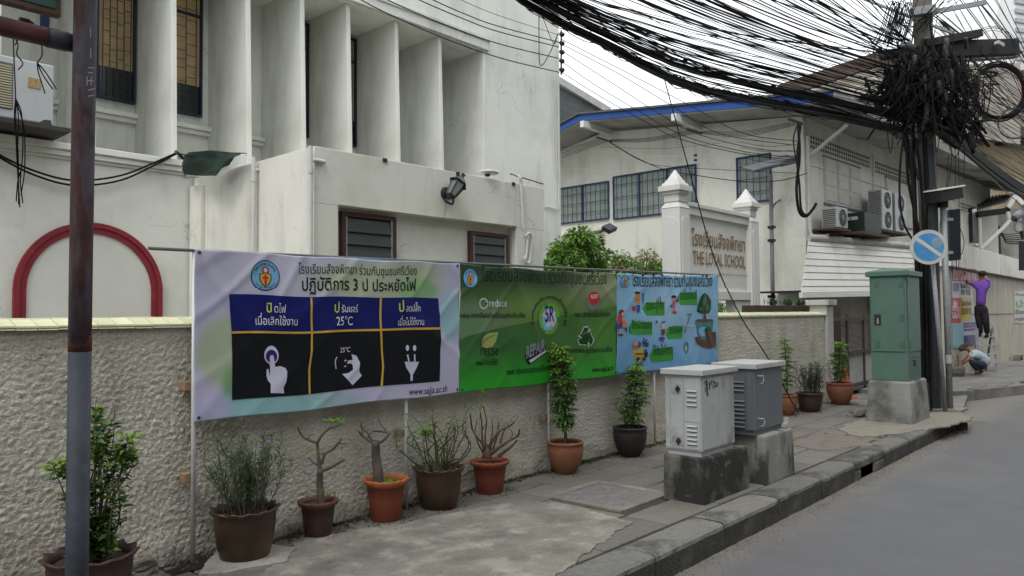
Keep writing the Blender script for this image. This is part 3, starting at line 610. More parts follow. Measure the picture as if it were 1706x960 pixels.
# street side soffit and eave
b = MB(); vs = [fp(-1.05, -1.15, ZE - .02), fp(17, -1.15, ZE - .02), fp(17, .1, ZE + .25), fp(-1.05, .1, ZE + .25)]; b.add(vs + [v + V((0, 0, .05)) for v in vs], [(0, 3, 2, 1), (4, 5, 6, 7), (0, 1, 5, 4), (2, 3, 7, 6), (1, 2, 6, 5), (3, 0, 4, 7)]); part(b, 'street_soffit', mat('soffit_dirty', (.30, .29, .265), .9, .15, 2, stain=((.08, .075, .065), .8, .48, .62, .8)), bb)
b = MB(); b.bar(fp(-1.1, -1.19, ZE + .06), fp(17, -1.19, ZE + .06), .04, .2); part(b, 'street_fascia', mat('fascia_grey', (.2, .2, .19), .8, .2), bb)
b = MB()
for y in (8.3, 11.7): b.box((XE - .2, y - .05, zr(y) - .22), (XB, y + .05, zr(y) - .08))
raf = MB(); raf.box((XE - .22, -.06, -.24), (XB - .002, .06, -.075)); r0 = None
for px in (978, 1130):
    y = aX(px, 208, XE).y
    if r0 is None: r0 = part(raf, 'rafter_end', WHITE, bb); r0.location = (0, y, zr(y)); 
    else: piece(r0, 'rafter_end', bb, (0, y, zr(y)))
# windows on the side wall facing us
GLB = mat('window_glass', (.10, .145, .15), .12, .15, 2, streak=((.32, .36, .34), .5)); CUR = mat('curtain_grey', (.24, .29, .28), .8, .15, 5, streak=((.10, .12, .12), .7))
def side_window(px0, px1, ytop, ybot, pxr, nsash):
    y1 = aX(px0, 300, XB).y; y0 = aX(px1, 300, XB).y; zt = aX(pxr, ytop, XB).z; zb = aX(pxr, ybot, XB).z; f = .035; b = MB(); x = XB
    for a, c in (((y0, zb), (y1, zb + f)), ((y0, zt - f), (y1, zt)), ((y0, zb + f), (y0 + f, zt - f)), ((y1 - f, zb + f), (y1, zt - f))): b.box((x - .05, a[0], a[1]), (x - .002, c[0], c[1]))
    for k in range(1, nsash): yy = y0 + (y1 - y0) * k / nsash; b.box((x - .045, yy - .022, zb + f), (x - .002, yy + .022, zt - f))
    w_ = part(b, 'window', BLUEP, bb)
    for k in range(nsash):
        b = MB(); b.box((x - .014, y0 + (y1 - y0) * k / nsash + .036, zb + f), (x - .003, y0 + (y1 - y0) * (k + 1) / nsash - .036, zt - f)); part(b, 'pane', CUR, w_)
    b = MB(); y = y0 + .1
    while y < y1 - .04: b.box((x - .075, y - .005, zb + .02), (x - .062, y + .005, zt - .02)); y += .16
    for z in (zb + .25, (zb + zt) / 2, zt - .25): b.box((x - .062, y0 + .03, z - .006), (x - .052, y1 - .03, z + .006))
    part(b, 'grille', BLACK, w_)
side_window(930, 1015, 303, 366, 1000, 2); side_window(1022, 1161, 274, 352, 1150, 3); side_window(1228, 1286, 254, 334, 1284, 1)
b = MB(); p0 = aX(935, 392, XB); p1 = aX(1020, 378, XB); b.bar(p0 - V((.04, 0, 0)), p1 - V((.04, 0, 0)), .08, .06); part(b, 'string_course', PLW, bb)
# street face: breeze blocks, shutters
VB = mat('vent_shadow', (.10, .10, .09), .9)
b = MB()
for (ax, ay), (bx, by), hh in (((1349, 222), (1449, 262), 26), ((1457, 266), (1519, 291), 24), ((1600, 335), (1626, 345), 20)):
    s0, z0 = onf(ax, ay); s1, z1 = onf(bx, by); zt = (z0 + z1) / 2; h = .36; n = max(3, int((s1 - s0) / .13))
    for i in range(n):
        for j in range(3):
            s = s0 + (s1 - s0) * i / n; fbox(b, s + .025, s + (s1 - s0) / n - .025, -.004, -.001, zt - .11 * j - .085, zt - .11 * j - .012)
    
part(b, 'breeze_block_openings', VB, bb, kind='stuff')
SHW = mat('shutter_white', (.50, .49, .44), .6, .08, 4, streak=((.25, .23, .18), .3))
def shutter(x0, x1, yt0, yb0, n):
    s0, zt = onf(x0, yt0); s1, _ = onf(x1, yt0); _, zb = onf(x0, yb0); wd = (s1 - s0) / n
    b = MB(); fbox(b, s0 - .03, s1 + .03, -.03, -.001, zb - .05, zb - .001); fbox(b, s0 - .03, s1 + .03, -.03, -.001, zt + .001, zt + .05); part(b, 'shutter_rail', mat('rail_blue_grey', (.10, .13, .16), .6), bb)
    for k in range(n):
        b = MB(); fbox(b, s0 + wd * k + .012, s0 + wd * (k + 1) - .012, -.03, -.001, zb, zt)
        for j in range(3): zz = zb + (zt - zb) * j / 3; fbox(b, s0 + wd * k + .07, s0 + wd * (k + 1) - .07, -.042, -.031, zz + .06, zz + (zt - zb) / 3 - .06)
        part(b, 'shutter', SHW, bb)
shutter(1371, 1431, 261, 336, 3); shutter(1474, 1516, 296, 370, 2)
s_, z_ = onf(1613, 346); b = MB(); s2, _ = onf(1622, 346); fbox(b, s_, s2, -.12, -.001, onf(1613, 402)[1], z_); part(b, 'narrow_window', DKG, bb); 
b = MB(); fbox(b, s2, s2 + .12, -.14, -.001, onf(1613, 404)[1], z_ + .02); fbox(b, s_ - .02, s2 + .2, -.2, -.001, onf(1613, 404)[1] - .1, onf(1613, 404)[1]); part(b, 'window_reveal', PLW, bb)
b = MB(); fbox(b, 0, 16, -.025, -.001, 4.98, 5.02); s0, _ = onf(1453, 270); fbox(b, s0 - .03, s0 + .03, -.04, -.0015, 3.2, 5.8); fbox(b, -.002, .2, -.03, -.0012, 0, 5.95); part(b, 'pilaster_and_band', PLW, bb)
b = MB(); s0, z0 = onf(1346, 262, -.04); s1, z1 = onf(1396, 210, -.7); b.tube([fp(s0, -.04, z0), fp(s1, -.9, z1)], .045, 8); part(b, 'strut_pipe', PVC, bb)
b = MB(); b.tube(spline([fp(.12, -.07, 5.6), fp(.12, -.07, 4), fp(.14, -.07, 3.45), fp(.2, -.12, 3.3), fp(.45, -.14, 3.28)], 5), .045, 8); part(b, 'downpipe', PVC, bb)
# AC units on brackets
def ac_unit(px0, pxs, px1, pyt, pyb, nf, label, d=-.55, col=ACW):
    s0, zt = onf(pxs, pyt, d); s1, _ = onf(px1, pyt, d); _, zb = onf(pxs, pyb, d); wd = s1 - s0; dep = .34
    base = fp(s0, d, zb); t_ = thing('air_conditioner', label, 'air conditioner', tuple(base), group='air conditioner units above the white awning')
    b = MB(); fbox(b, s0, s1, d, d + dep, zb, zt); part(b, 'casing', col, t_, bev=.01)
    b = MB()
    k = int((zt - zb) / .05)
    for i in range(k): zz = zb + .03 + (zt - zb - .06) * i / k; fbox(b, s0 - .012, s0 - .001, d + .03, d + dep - .03, zz, zz + .022)
    part(b, 'side_grille', GRL, t_)
    for i in range(nf):
        zc_ = zb + (zt - zb) * (i + .5) / nf; r = min(wd * .36, (zt - zb) / nf * .42); sc = s0 + wd * .52
        b = MB(); c = fp(sc, d - .004, zc_); b.disc(c, SN, r, 20, th=.006); f_ = part(b, 'fan_opening', DARK, t_)
        b = MB()
        for k in range(3): 
            rr = r * (.35 + .32 * k); pts = [fp(sc + rr * cos(a * pi / 8), d - .012, zc_ + rr * sin(a * pi / 8)) for a in range(17)]; b.tube(pts, .006, 4, cap=False)
        for a in range(4): b.bar(fp(sc + r * cos(a * pi / 4), d - .012, zc_ + r * sin(a * pi / 4)), fp(sc - r * cos(a * pi / 4), d - .012, zc_ - r * sin(a * pi / 4)), .008, .008)
        b.disc(fp(sc, d - .016, zc_), SN, r * .3, 12, th=.012); part(b, 'fan_guard', mat('fan_guard', (.2, .2, .2), .5), f_)
    b = MB(); fbox(b, s0 - .15, s1 + .1, d - .03, -.01, zb - .06, zb - .02); part(b, 'bracket_shelf', mat('rusty_bracket', (.08, .055, .045), .85, .3, 9), t_)
    return t_
ac_unit(1373, 1394, 1412, 343, 377, 1, 'small single-fan air conditioner left of the black box above the white awning')
ac_unit(1450, 1469, 1486, 314, 380, 2, 'tall double-fan air conditioner directly right of the black box', d=-.55)
ac_unit(1488, 1491, 1509, 320, 384, 2, 'tall double-fan air conditioner nearest the cable-wrapped utility pole', d=-.5)
s0, zt = onf(1440, 352, -.75); s1, _ = onf(1468, 352, -.75); _, zb = onf(1440, 384, -.75)
t_ = thing('equipment_box', 'black equipment box with a small pale label among the air conditioners', 'box', tuple(fp(s0, -.75, zb)))
b = MB(); fbox(b, s0, s1, -.75, -.28, zb, zt); part(b, 'casing', mat('box_black', (.008, .012, .012), .5, .2), t_, bev=.01)
b = MB(); fbox(b, s0 - .004, s0 - .001, -.42, -.25, zb + .28, zb + .36); fbox(b, s0 - .004, s0 - .001, -.6, -.44, zb + .28, zb + .36); part(b, 'label', mat('label_pale', (.35, .42, .40), .5), t_)
b = MB(); fbox(b, s0 - .2, s1 + .4, -.8, -.01, zb - .07, zb - .01); part(b, 'shelf', MATS['rusty_bracket'], t_)
# white plank-clad awning
aw = thing('plank_awning', 'white plank-clad awning with a tiled ridge above the gate', 'awning', (17, 6, 2))
_A, _D = aY(1347, 397, 6.27), aY(1334, 488, 6.05); _t = 1.66 * F_PX / (519 - 411); _B = aT(1518, 411, _t); _B = _A.lerp(_B, 1.35); _C = V((_B.x - .1, _B.y - .28, _D.z + .14)); N_ = 8
PLK = mat('plank_white', (.60, .60, .57), .6, .05, 3, streak=((.3, .28, .22), .25))
for k in range(N_):
    u0 = k / N_; u1 = (k + 1) / N_; o_ = V((-.008, -.016, 0)); a, b_, c, d = _A.lerp(_D, u0), _B.lerp(_C, u0), _B.lerp(_C, u1) + o_, _A.lerp(_D, u1) + o_
    b = MB(); b.add([a, b_, c, d, d - o_, c - o_], [(0, 1, 2, 3), (3, 2, 5, 4), (0, 3, 4)]); part(b, 'plank', PLK, aw)
b = MB(); b.bar(_D + V((0, 0, -.06)), _C + V((0, 0, -.06)), .08, .11); part(b, 'lower_board', WHITE, aw)
RT_ = mat('ridge_tile', (.42, .41, .38), .8, .1, 3, stain=((.1, .1, .09), 3, .52, .7, .8)); d_ = (_B - _A); nR = int(d_.length / .62)
for i in range(nR): b = MB(); b.tube([_A + d_ * (i / nR) + V((0, 0, .02)), _A + d_ * ((i + .97) / nR) + V((0, 0, .035))], [.075, .09], 10); part(b, 'ridge_tile', RT_, aw)
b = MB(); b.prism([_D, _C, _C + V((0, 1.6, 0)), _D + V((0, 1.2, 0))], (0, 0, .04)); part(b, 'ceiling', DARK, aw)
# gate
MAR = mat('gate_maroon', (.055, .028, .028), .6, .25, 6)
gt = thing('sliding_gate', 'dark maroon barred sliding gate between the wall pier and the green cabinet', 'gate', (15.2, 5.15, 0))
b = MB()
for z in (.08, .75, 1.42): b.box((WX1 + .05, 5.12, z), (20, 5.18, z + .07))
part(b, 'rail', MAR, gt, kind='stuff')
for i in range(6): 
    x = WX1 + .30 + i * 1.0; b = MB(); b.box((x, 5.12, .02), (x + .045, 5.16, 1.55)); part(b, 'upright', MAR, gt)
b = MB(); i = 0
for i in range(24): b.box((WX1 + .1, 5.17, .84 + i * .024), (20, 5.19, .852 + i * .024))
part(b, 'upper_mesh', mat('gate_mesh', (.05, .04, .038), .7), gt, kind='stuff')
b = MB()
for i in range(17): b.add([(WX1 + .1, 5.2, .1 + i * .04), (20, 5.2, .1 + i * .04), (20, 5.23, .135 + i * .04), (WX1 + .1, 5.23, .135 + i * .04)], [(0, 1, 2, 3)])
part(b, 'louvred_sheet', mat('louvre_white', (.4, .4, .38), .6, .2, 8), gt, kind='stuff')

# roofs behind
b = MB(); A1 = aT(928, 137, 27); A2 = aT(1015, 190, 27); A3 = aT(1015, 235, 27); A4 = aT(925, 240, 27)
mr_ = thing('corrugated_roof', 'dark corrugated roof rising behind the blue eave beside the school wall', 'roof', tuple(A3))
nn = 14; vs = []; fs = []
for i in range(nn * 2 + 1):
    u = i / (nn * 2); t0 = A1.lerp(A2, u); off = V((0, 0, .05 if i % 2 else -.05)); vs += [t0 + off, A4.lerp(A3, u) + off * 1.0 + V((-3, 0, 0))]
for i in range(nn * 2): fs.append((2 * i, 2 * i + 2, 2 * i + 3, 2 * i + 1))
vs = []; 
for j in range(16):
    v_ = j / 15; off = V((0, 0, .07 if j % 2 else -.07)); vs += [A1.lerp(A4, v_) + off, A2.lerp(A3, v_) + off]
b.add(vs, [(2 * j, 2 * j + 1, 2 * j + 3, 2 * j + 2) for j in range(15)]); part(b, 'sheeting', mat('dark_sheet', (.045, .055, .055), .6, .3, 2), mr_)
b = MB(); b.bar(A1 + V((0, 0, .1)), A2 + V((0, 0, .1)), .3, .22); part(b, 'verge_trim', mat('trim_grey', (.3, .3, .29), .7), mr_)
# brown roof edge behind the pole
P1, P2, P3 = aT(1300, 152, 24), aT(1462, 98, 24), aT(1692, 84, 27)
P1b, P2b = aT(1345, 178, 22), aT(1462, 160, 22)
br = thing('brown_roof', 'brown corrugated roof with a rusty edge behind the utility pole tangle', 'roof', tuple(P2))
BRR = mat('roof_brown', (.10, .066, .05), .85, .25, 2, stain=((.04, .03, .028), 1.5, .5, .7, .6)); b = MB()
b.bar(P1, P2, .25, .42); part(b, 'verge_board', BRR, br); b = MB(); b.bar(P2, P3, .3, .5); part(b, 'eave_board', BRR, br)
b = MB()
for i in range(22):
    u0, u1 = i / 22, (i + 1) / 22; a = P1.lerp(P2, u0); c = P1.lerp(P2, u1); e = P1b.lerp(P2b, u1); f_ = P1b.lerp(P2b, u0); k = V((0, 0, .05 * (i % 2) - .25)); b.add([a + k, c + V((0, 0, .05 * ((i + 1) % 2) - .25)), e + V((0, 0, .05 * ((i + 1) % 2))), f_ + V((0, 0, .05 * (i % 2)))], [(0, 1, 2, 3)])
b.poly([P2, P3, aT(1700, 190, 23), P2b, P1b, P1][:5]) if False else None
b2 = MB(); b2.prism([aT(1330, 160, 22.5), aT(1462, 112, 23.5), aT(1700, 104, 26), aT(1700, 240, 24), aT(1462, 200, 21.5)], V((.1, .1, 0))); part(b2, 'gable_wall', mat('gable_grey', (.20, .18, .15), .9, .3, 1), br)
part(b, 'sheeting', mat('roof_under', (.22, .20, .18), .8, .3, 2), br)
# far tower, far buildings to the right
tw = thing('far_tower', 'pale grey high-rise tower far off at the top right', 'building', tuple(aT(1690, 60, 120)))
T0 = aT(1640, 120, 120); T1 = aT(1860, 120, 130); zt = aT(1690, -120, 120).z
b = MB(); d = (T1 - T0); n_ = V((-d.y, d.x, 0)).normalized()
if n_.dot(T0) < 0: n_ = -n_
tp = [V((T0.x, T0.y, 0)), V((T1.x, T1.y, 0)), V((T1.x, T1.y, 0)) + n_ * 12, V((T0.x, T0.y, 0)) + n_ * 12]
ap = aT(1690, -60, 124); b.add([*tp, V((T0.x, T0.y, T0.z)), V((T1.x, T1.y, zt)), V((T1.x, T1.y, zt)) + n_ * 12, V((T0.x, T0.y, T0.z)) + n_ * 12, aT(1668, -10, 121.5) , aT(1668, -10, 121.5) + n_ * 12], [(0, 1, 5, 8, 4), (4, 8, 9, 7), (0, 4, 7, 3), (8, 5, 6, 9)])
part(b, 'tower_wall', mat('tower_pale', (.62, .63, .63), .7, .05, .1), tw)
b = MB(); dd = d.normalized()
for i in range(9):
    z = aT(1690, 128 - i * 16, 122).z; a = T0 + d * .22; c = T0 + d * .62; b.box((0, 0, 0), (0, 0, 0)) if False else b.bar((a.x - n_.x * .3, a.y - n_.y * .3, z), (c.x - n_.x * .3, c.y - n_.y * .3, z), .5, .7)
part(b, 'sunshade', mat('tower_shade', (.30, .32, .34), .6), tw, kind='stuff')
def far_block(name, label, cat, pts, t, m, depth, roof=None):
    """pts: outline (pixels) of a face at forward distance t, given real depth behind"""
    P = [aT(x, y, t) for x, y in pts]; e = V((FW.x, FW.y, 0)).normalized() * depth; o_ = thing(name, label, cat, tuple(P[0])); b = MB(); b.prism(P, e); part(b, 'wall', m, o_); return o_, P
BEI = mat('beige_wall', (.42, .34, .22), .85, .15, .6, streak=((.2, .16, .1), .3))
o_, P = far_block('beige_building', 'beige building seen through the cables right of the utility pole', 'building', [(1560, 560), (1560, 200), (1600, 160), (1660, 190), (1850, 190), (1850, 560)], 36, BEI, 9)
b = MB(); b.bar(aT(1555, 205, 35.5), aT(1602, 158, 35.5), .4, .3); b.bar(aT(1602, 158, 35.5), aT(1664, 190, 35.5), .4, .3); part(b, 'gable_trim', WHITE, o_)
for x in (1612, 1668, 1724):
    b = MB(); c = aT(x, 215, 35.9); b.box((c.x - .3, c.y - 1.1, c.z - .8), (c.x + .3, c.y + .2, c.z + .5)); part(b, 'window', DKG, o_)
o2, P = far_block('red_roofed_house', 'house with a dull red roof glimpsed behind the cable coil at right', 'building', [(1632, 210), (1632, 176), (1850, 176), (1850, 210)], 33, mat('house_grey', (.3, .3, .3), .8), 6)
b = MB(); b.prism([aT(1625, 176, 32.6), aT(1650, 136, 34.5), aT(1850, 130, 34.5), aT(1850, 176, 32.6)], (0, 0, .15)); part(b, 'roof', mat('roof_red', (.20, .035, .03), .8, .3, 1.5), o2)
# grey slab building behind, left of beige
o4, P = far_block('grey_apartment_block', 'grey-white apartment block hazy behind the cables at the right edge', 'building', [(1645, 300), (1645, 110), (1900, 95), (1900, 300)], 60, mat('block_grey', (.45, .46, .46), .8, .1, .3), 10)
for i in range(3):
    for j in range(4):
        c = aT(1662 + 22 * i, 125 + 24 * j, 59.8); b = MB(); b.box((c.x - .4, c.y - .5, c.z - .35), (c.x + .1, c.y + .2, c.z + .35)); part(b, 'window', DKG, o4)

# far compound wall with posters, and what stands above it
YP = 4.42
fw = thing('compound_wall', 'cream compound wall with a deep white top beam behind the two workmen', 'wall', (24, YP, 0))
CW = mat('compound_cream', (.44, .415, .34), .9, .1, .8, .2, 40, stain=((.2, .18, .13), 1.2, .52, .72, .6), streak=((.12, .1, .07), .5))
b = MB(); b.box((20.6, YP, -.2), (42, YP + .2, 2.7)); b.box((20.6, YP + .2, -.2), (20.8, 6.4, 2.7)); part(b, 'wall_face', CW, fw)
b = MB(); b.box((20.5, YP - .14, 2.7), (42, YP + .3, 3.32)); part(b, 'top_beam', PLW, fw, bev=.01)
b = MB(); b.box((20.7, YP - .012, 1.48), (42, YP - .001, 1.5)); b.box((20.5, YP - .06, 2.66), (42, YP - .001, 2.699)); part(b, 'joint_line', mat('joint_dark', (.2, .18, .15), .9), fw)  # thin joint line mid-wall and a darker strip under the top beam
# tiled lean-to beyond
hs_ = thing('tiled_lean_to', 'small lean-to with wavy dark roof tiles and white gutter right of the black panel', 'building', (29, 5.6, 0))
A, B_, C_, D_ = aT(1628, 350, 26), aT(1678, 338, 26), aT(1690, 322, 29), aT(1628, 330, 29)
b = MB(); n = 22; vs = []
for i in range(n + 1):
    u = i / n; k = V((0, 0, .06 * (i % 2))); vs += [A.lerp(B_, u) + k - V((0, 0, .0)), D_.lerp(C_, u) + k]
b.add(vs, [(2 * i, 2 * i + 2, 2 * i + 3, 2 * i + 1) for i in range(n)]); part(b, 'tile_roof', mat('tile_grey', (.13, .125, .115), .9, .3, 4, stain=((.3, .29, .27), 3, .55, .7, .5)), hs_)
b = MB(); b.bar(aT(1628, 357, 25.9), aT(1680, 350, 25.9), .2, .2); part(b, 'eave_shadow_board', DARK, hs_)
b = MB(); b.bar(aT(1678, 345, 25.8), aT(1691, 326, 25.8), .14, .14); b.bar(aT(1691, 326, 25.8), aT(1712, 352, 25.8), .14, .14); part(b, 'barge_board', WHITE, hs_)
b = MB(); b.tube(spline([aT(1679, 352, 25.7), aT(1680, 362, 25.7), aT(1678, 372, 25.7), aT(1634, 414, 25.7)], 4), .065, 8); b.tube([aT(1632, 358, 25.9), aT(1634, 415, 25.8)], .05, 8); part(b, 'gutter_pipe', WHITE, hs_)
b = MB(); P = [aT(1630, 356, 27), aT(1662, 352, 27), aT(1664, 424, 27), aT(1630, 418, 27)]; b.prism(P, V((FW.x, FW.y, 0)) * .3); part(b, 'front_wall', PLW, hs_)
b = MB(); P = [aT(1655, 350, 28.5), aT(1860, 330, 28.5), aT(1860, 450, 28.5), aT(1655, 440, 28.5)]; b.prism(P, V((FW.x, FW.y, 0)) * .3); part(b, 'yard_wall', PLG, hs_)
b = MB()
for k in range(6): b.tube(spline([aT(1662 + 2 * k, 385 + 2 * k, 28), aT(1680, 390 + 3 * k, 28), aT(1720, 384 + 4 * k, 28)], 4), .02, 4)
b.box((aT(1663, 375, 28).x - .1, aT(1663, 375, 28).y, aT(1663, 425, 28).z), (aT(1663, 375, 28).x + .4, aT(1663, 375, 28).y + .1, aT(1663, 375, 28).z)); part(b, 'hanging_cables', DARK, hs_, kind='stuff')

# ================================================================== SCHOOL SIGN
sg = thing('school_sign', 'white masonry school sign with golden Thai and English lettering between two pointed pillars', 'sign', (12, 6.1, 0))
SGW = mat('sign_white', (.62, .62, .59), .75, .05, 1.5, .1, 40, streak=((.25, .24, .2), .3))
YS = 6.0
def pillar(x0, w_):
    b = MB(); c = (x0 + w_ / 2, YS + w_ / 2); h = w_ / 2
    b.frus(c, (h, h), (h, h), 0, 3.30); b.frus(c, (h * 1.05, h * 1.05), (h * .72, h * .72), 3.301, 3.40); b.frus(c, (h * .82, h * .82), (h * .82, h * .82), 3.401, 3.52)
    b.frus(c, (h * .95, h * .95), (h * .95, h * .95), 3.521, 3.57); b.frus(c, (h * 1.22, h * 1.22), (h * 1.22, h * 1.22), 3.571, 3.66)
    b.frus(c, (h * 1.0, h * 1.0), (h * .9, h * .9), 3.661, 3.71); b.frus(c, (h * .78, h * .78), (h * .66, h * .66), 3.711, 3.76); b.frus(c, (h * .6, h * .6), (.01, .01), 3.761, 3.93)
    pl_ = part(b, 'pillar', SGW, sg, bev=.006)
    b = MB(); i_ = .05     # raised panel with clipped top corners on two faces
    b.prism([(x0 + i_, YS - .012, .2), (x0 + w_ - i_, YS - .012, .2), (x0 + w_ - i_, YS - .012, 3.08), (x0 + w_ - i_ - .05, YS - .012, 3.16), (x0 + i_ + .05, YS - .012, 3.16), (x0 + i_, YS - .012, 3.08)], (0, .011, 0))
    b.prism([(x0 - .012, YS + i_, .2), (x0 - .012, YS + w_ - i_, .2), (x0 - .012, YS + w_ - i_, 3.08), (x0 - .012, YS + w_ - i_ - .05, 3.16), (x0 - .012, YS + i_ + .05, 3.16), (x0 - .012, YS + i_, 3.08)], (.011, 0, 0))
    part(b, 'raised_panel', SGW, pl_, bev=.004)
PX0 = aY(1133, 400, YS).x; PX1 = aY(1151, 400, YS).x; PX2 = aY(1252, 400, YS).x
pillar(PX0, .33); pillar(PX2, .33)
zt = aY(1160, 338, YS + .04).z; zb = 1.98
b = MB(); b.box((PX0 + .331, YS + .10, zb), (PX2 - .001, YS + .25, zt - .2)); part(b, 'sign_panel', mat('panel_grey', (.60, .60, .56), .7, .05, 1.5, streak=((.22, .21, .18), .35)), sg)
b = MB(); b.box((PX0 + .331, YS + .02, zt - .07), (PX2 - .001, YS + .3, zt)); b.box((PX0 + .331, YS + .05, zt - .2), (PX2 - .001, YS + .28, zt - .071)); part(b, 'cornice', SGW, sg, bev=.008); b = MB(); b.box((PX0 + .331, YS + .03, zb - .16), (PX2 - .001, YS + .28, zb - .001)); part(b, 'bottom_rail', SGW, sg, bev=.008)
b = MB(); b.box((PX2 - .55, YS + .06, 0), (PX2 - .001, YS + .26, zb - .161)); part(b, 'base_leg', SGW, sg)
GOLD = mat('sign_gold', (.21, .125, .05), .6, .2, 30)
b = MB(); ya = YS + .085; w0 = aY(1151, 410, ya); w1 = aY(1242, 410, ya); wd = (w1.x - w0.x)
text_mb(b, 'โรงเรียนสัจจพิทยา', lambda x, z: (w0.x + .04 + x, ya, aY(1196, 413, ya).z + z), width=wd * .98, ky=1.25, bold=.012)
part(b, 'thai_lettering', GOLD, sg)
b = MB(); w0e = aY(1155, 440, ya); w1e = aY(1242, 440, ya)
text_mb(b, 'THE LOYAL SCHOOL', lambda x, z: (w0e.x + x, ya, aY(1196, 442, ya).z + z), width=w1e.x - w0e.x, ky=1.5, bold=.012)
g_, gw = lay('THE LOYAL SCHOOL', .012); k_ = (w1e.x - w0e.x) / gw; zb_ = aY(1196, 442, ya).z
for ch, (vs, fs, x, dy) in zip('THE LOYAL SCHOOL', g_):        # slab feet on the straight letters
    if ch in 'THLYA':
        xs_ = [a for a, c in vs]; lo, hi = min(xs_), max(xs_); feet = {'T': [(lo + hi) / 2], 'Y': [(lo + hi) / 2], 'H': [lo + .05, hi - .05], 'L': [lo + .05], 'A': [lo + .03, hi - .03]}[ch]
        for f0 in feet: b.box((w0e.x + (x + f0 - .11) * k_, ya - .001, zb_), (w0e.x + (x + f0 + .11) * k_, ya + .001, zb_ + .035 * k_ * 1.5))
part(b, 'english_lettering', GOLD, sg)
b = MB(); text_mb(b, 'ถนนสีลม แขวงสีลม เขตบางรัก กรุงเทพมหานคร', lambda x, z: (w0e.x + .9 + x, ya, aY(1225, 459, ya).z + z), width=wd * .55); part(b, 'small_lettering', mat('text_grey', (.16, .16, .15), .7), sg)

# ================================================================== LAMP POST, FLOODLIGHT, SHRUBS
lp = thing('street_lamp', 'slim grey lamp post with a flat tilted lamp head right of the school sign', 'street lamp', tuple(aY(1286, 500, 7.0)))
LG = mat('lamp_grey', (.13, .14, .15), .5, .15, 5); pt = aY(1284, 290, 7.0); pb = V((aY(1287, 500, 7).x, 7.0, 0))
b = MB(); b.tube([pb, pt], [.05, .04], 10); part(b, 'post', LG, lp, smooth=True)
b = MB()
for py in (400, 378, 495): c = aY(1285.5, py, 7.0); b.box((c.x - .06, 6.93, c.z - .03), (c.x + .06, 7.07, c.z + .03))
part(b, 'clamp', BLACK, lp, kind='stuff')
h0 = aT(1246, 282, 16.4); h1 = aT(1318, 264, 16.9); b = MB(); b.bar(h0.lerp(h1, .0), h0.lerp(h1, .72), .36, .07, up=(.3, -.5, 1)); b.bar(h0.lerp(h1, .66), h1, .3, .16, up=(.3, -.5, 1)); hd = part(b, 'lamp_head', LG, lp, bev=.02)
b = MB(); b.bar(h0.lerp(h1, .1) - V((.02, 0, .05)), h0.lerp(h1, .62) - V((.02, 0, .05)), .26, .03, up=(.3, -.5, 1)); part(b, 'lens', mat('lens_pale', (.40, .40, .36), .3), hd)
b = MB(); b.tube(spline([aY(1286, 352, 7.0), aY(1290, 340, 7.0), aY(1305, 330, 6.98), aY(1326, 325, 6.95)], 5), .022, 8); part(b, 'side_arm', LG, lp)
b = MB(); b.tube([aY(1322, 328, 6.95), aY(1348, 318, 6.95)], .075, 10); part(b, 'arm_lamp', PVC, lp)
fl = thing('floodlight', 'small black floodlight poking out above the green shrub', 'floodlight', tuple(aY(1010, 382, 9)))
a = aY(1006, 384, 9); c = aY(1024, 376, 9); b = MB(); b.bar(a.lerp(c, .15), c.lerp(a, .15), .22, .10, up=(0, -.6, 1)); part(b, 'housing', BLACK, fl, bev=.02)
b = MB(); b.tube([a.lerp(c, .5), a.lerp(c, .5) + V((.1, .6, -.1)), a.lerp(c, .5) + V((.1, .6, -2.7))], .02, 6); part(b, 'bracket', BLACK, fl)

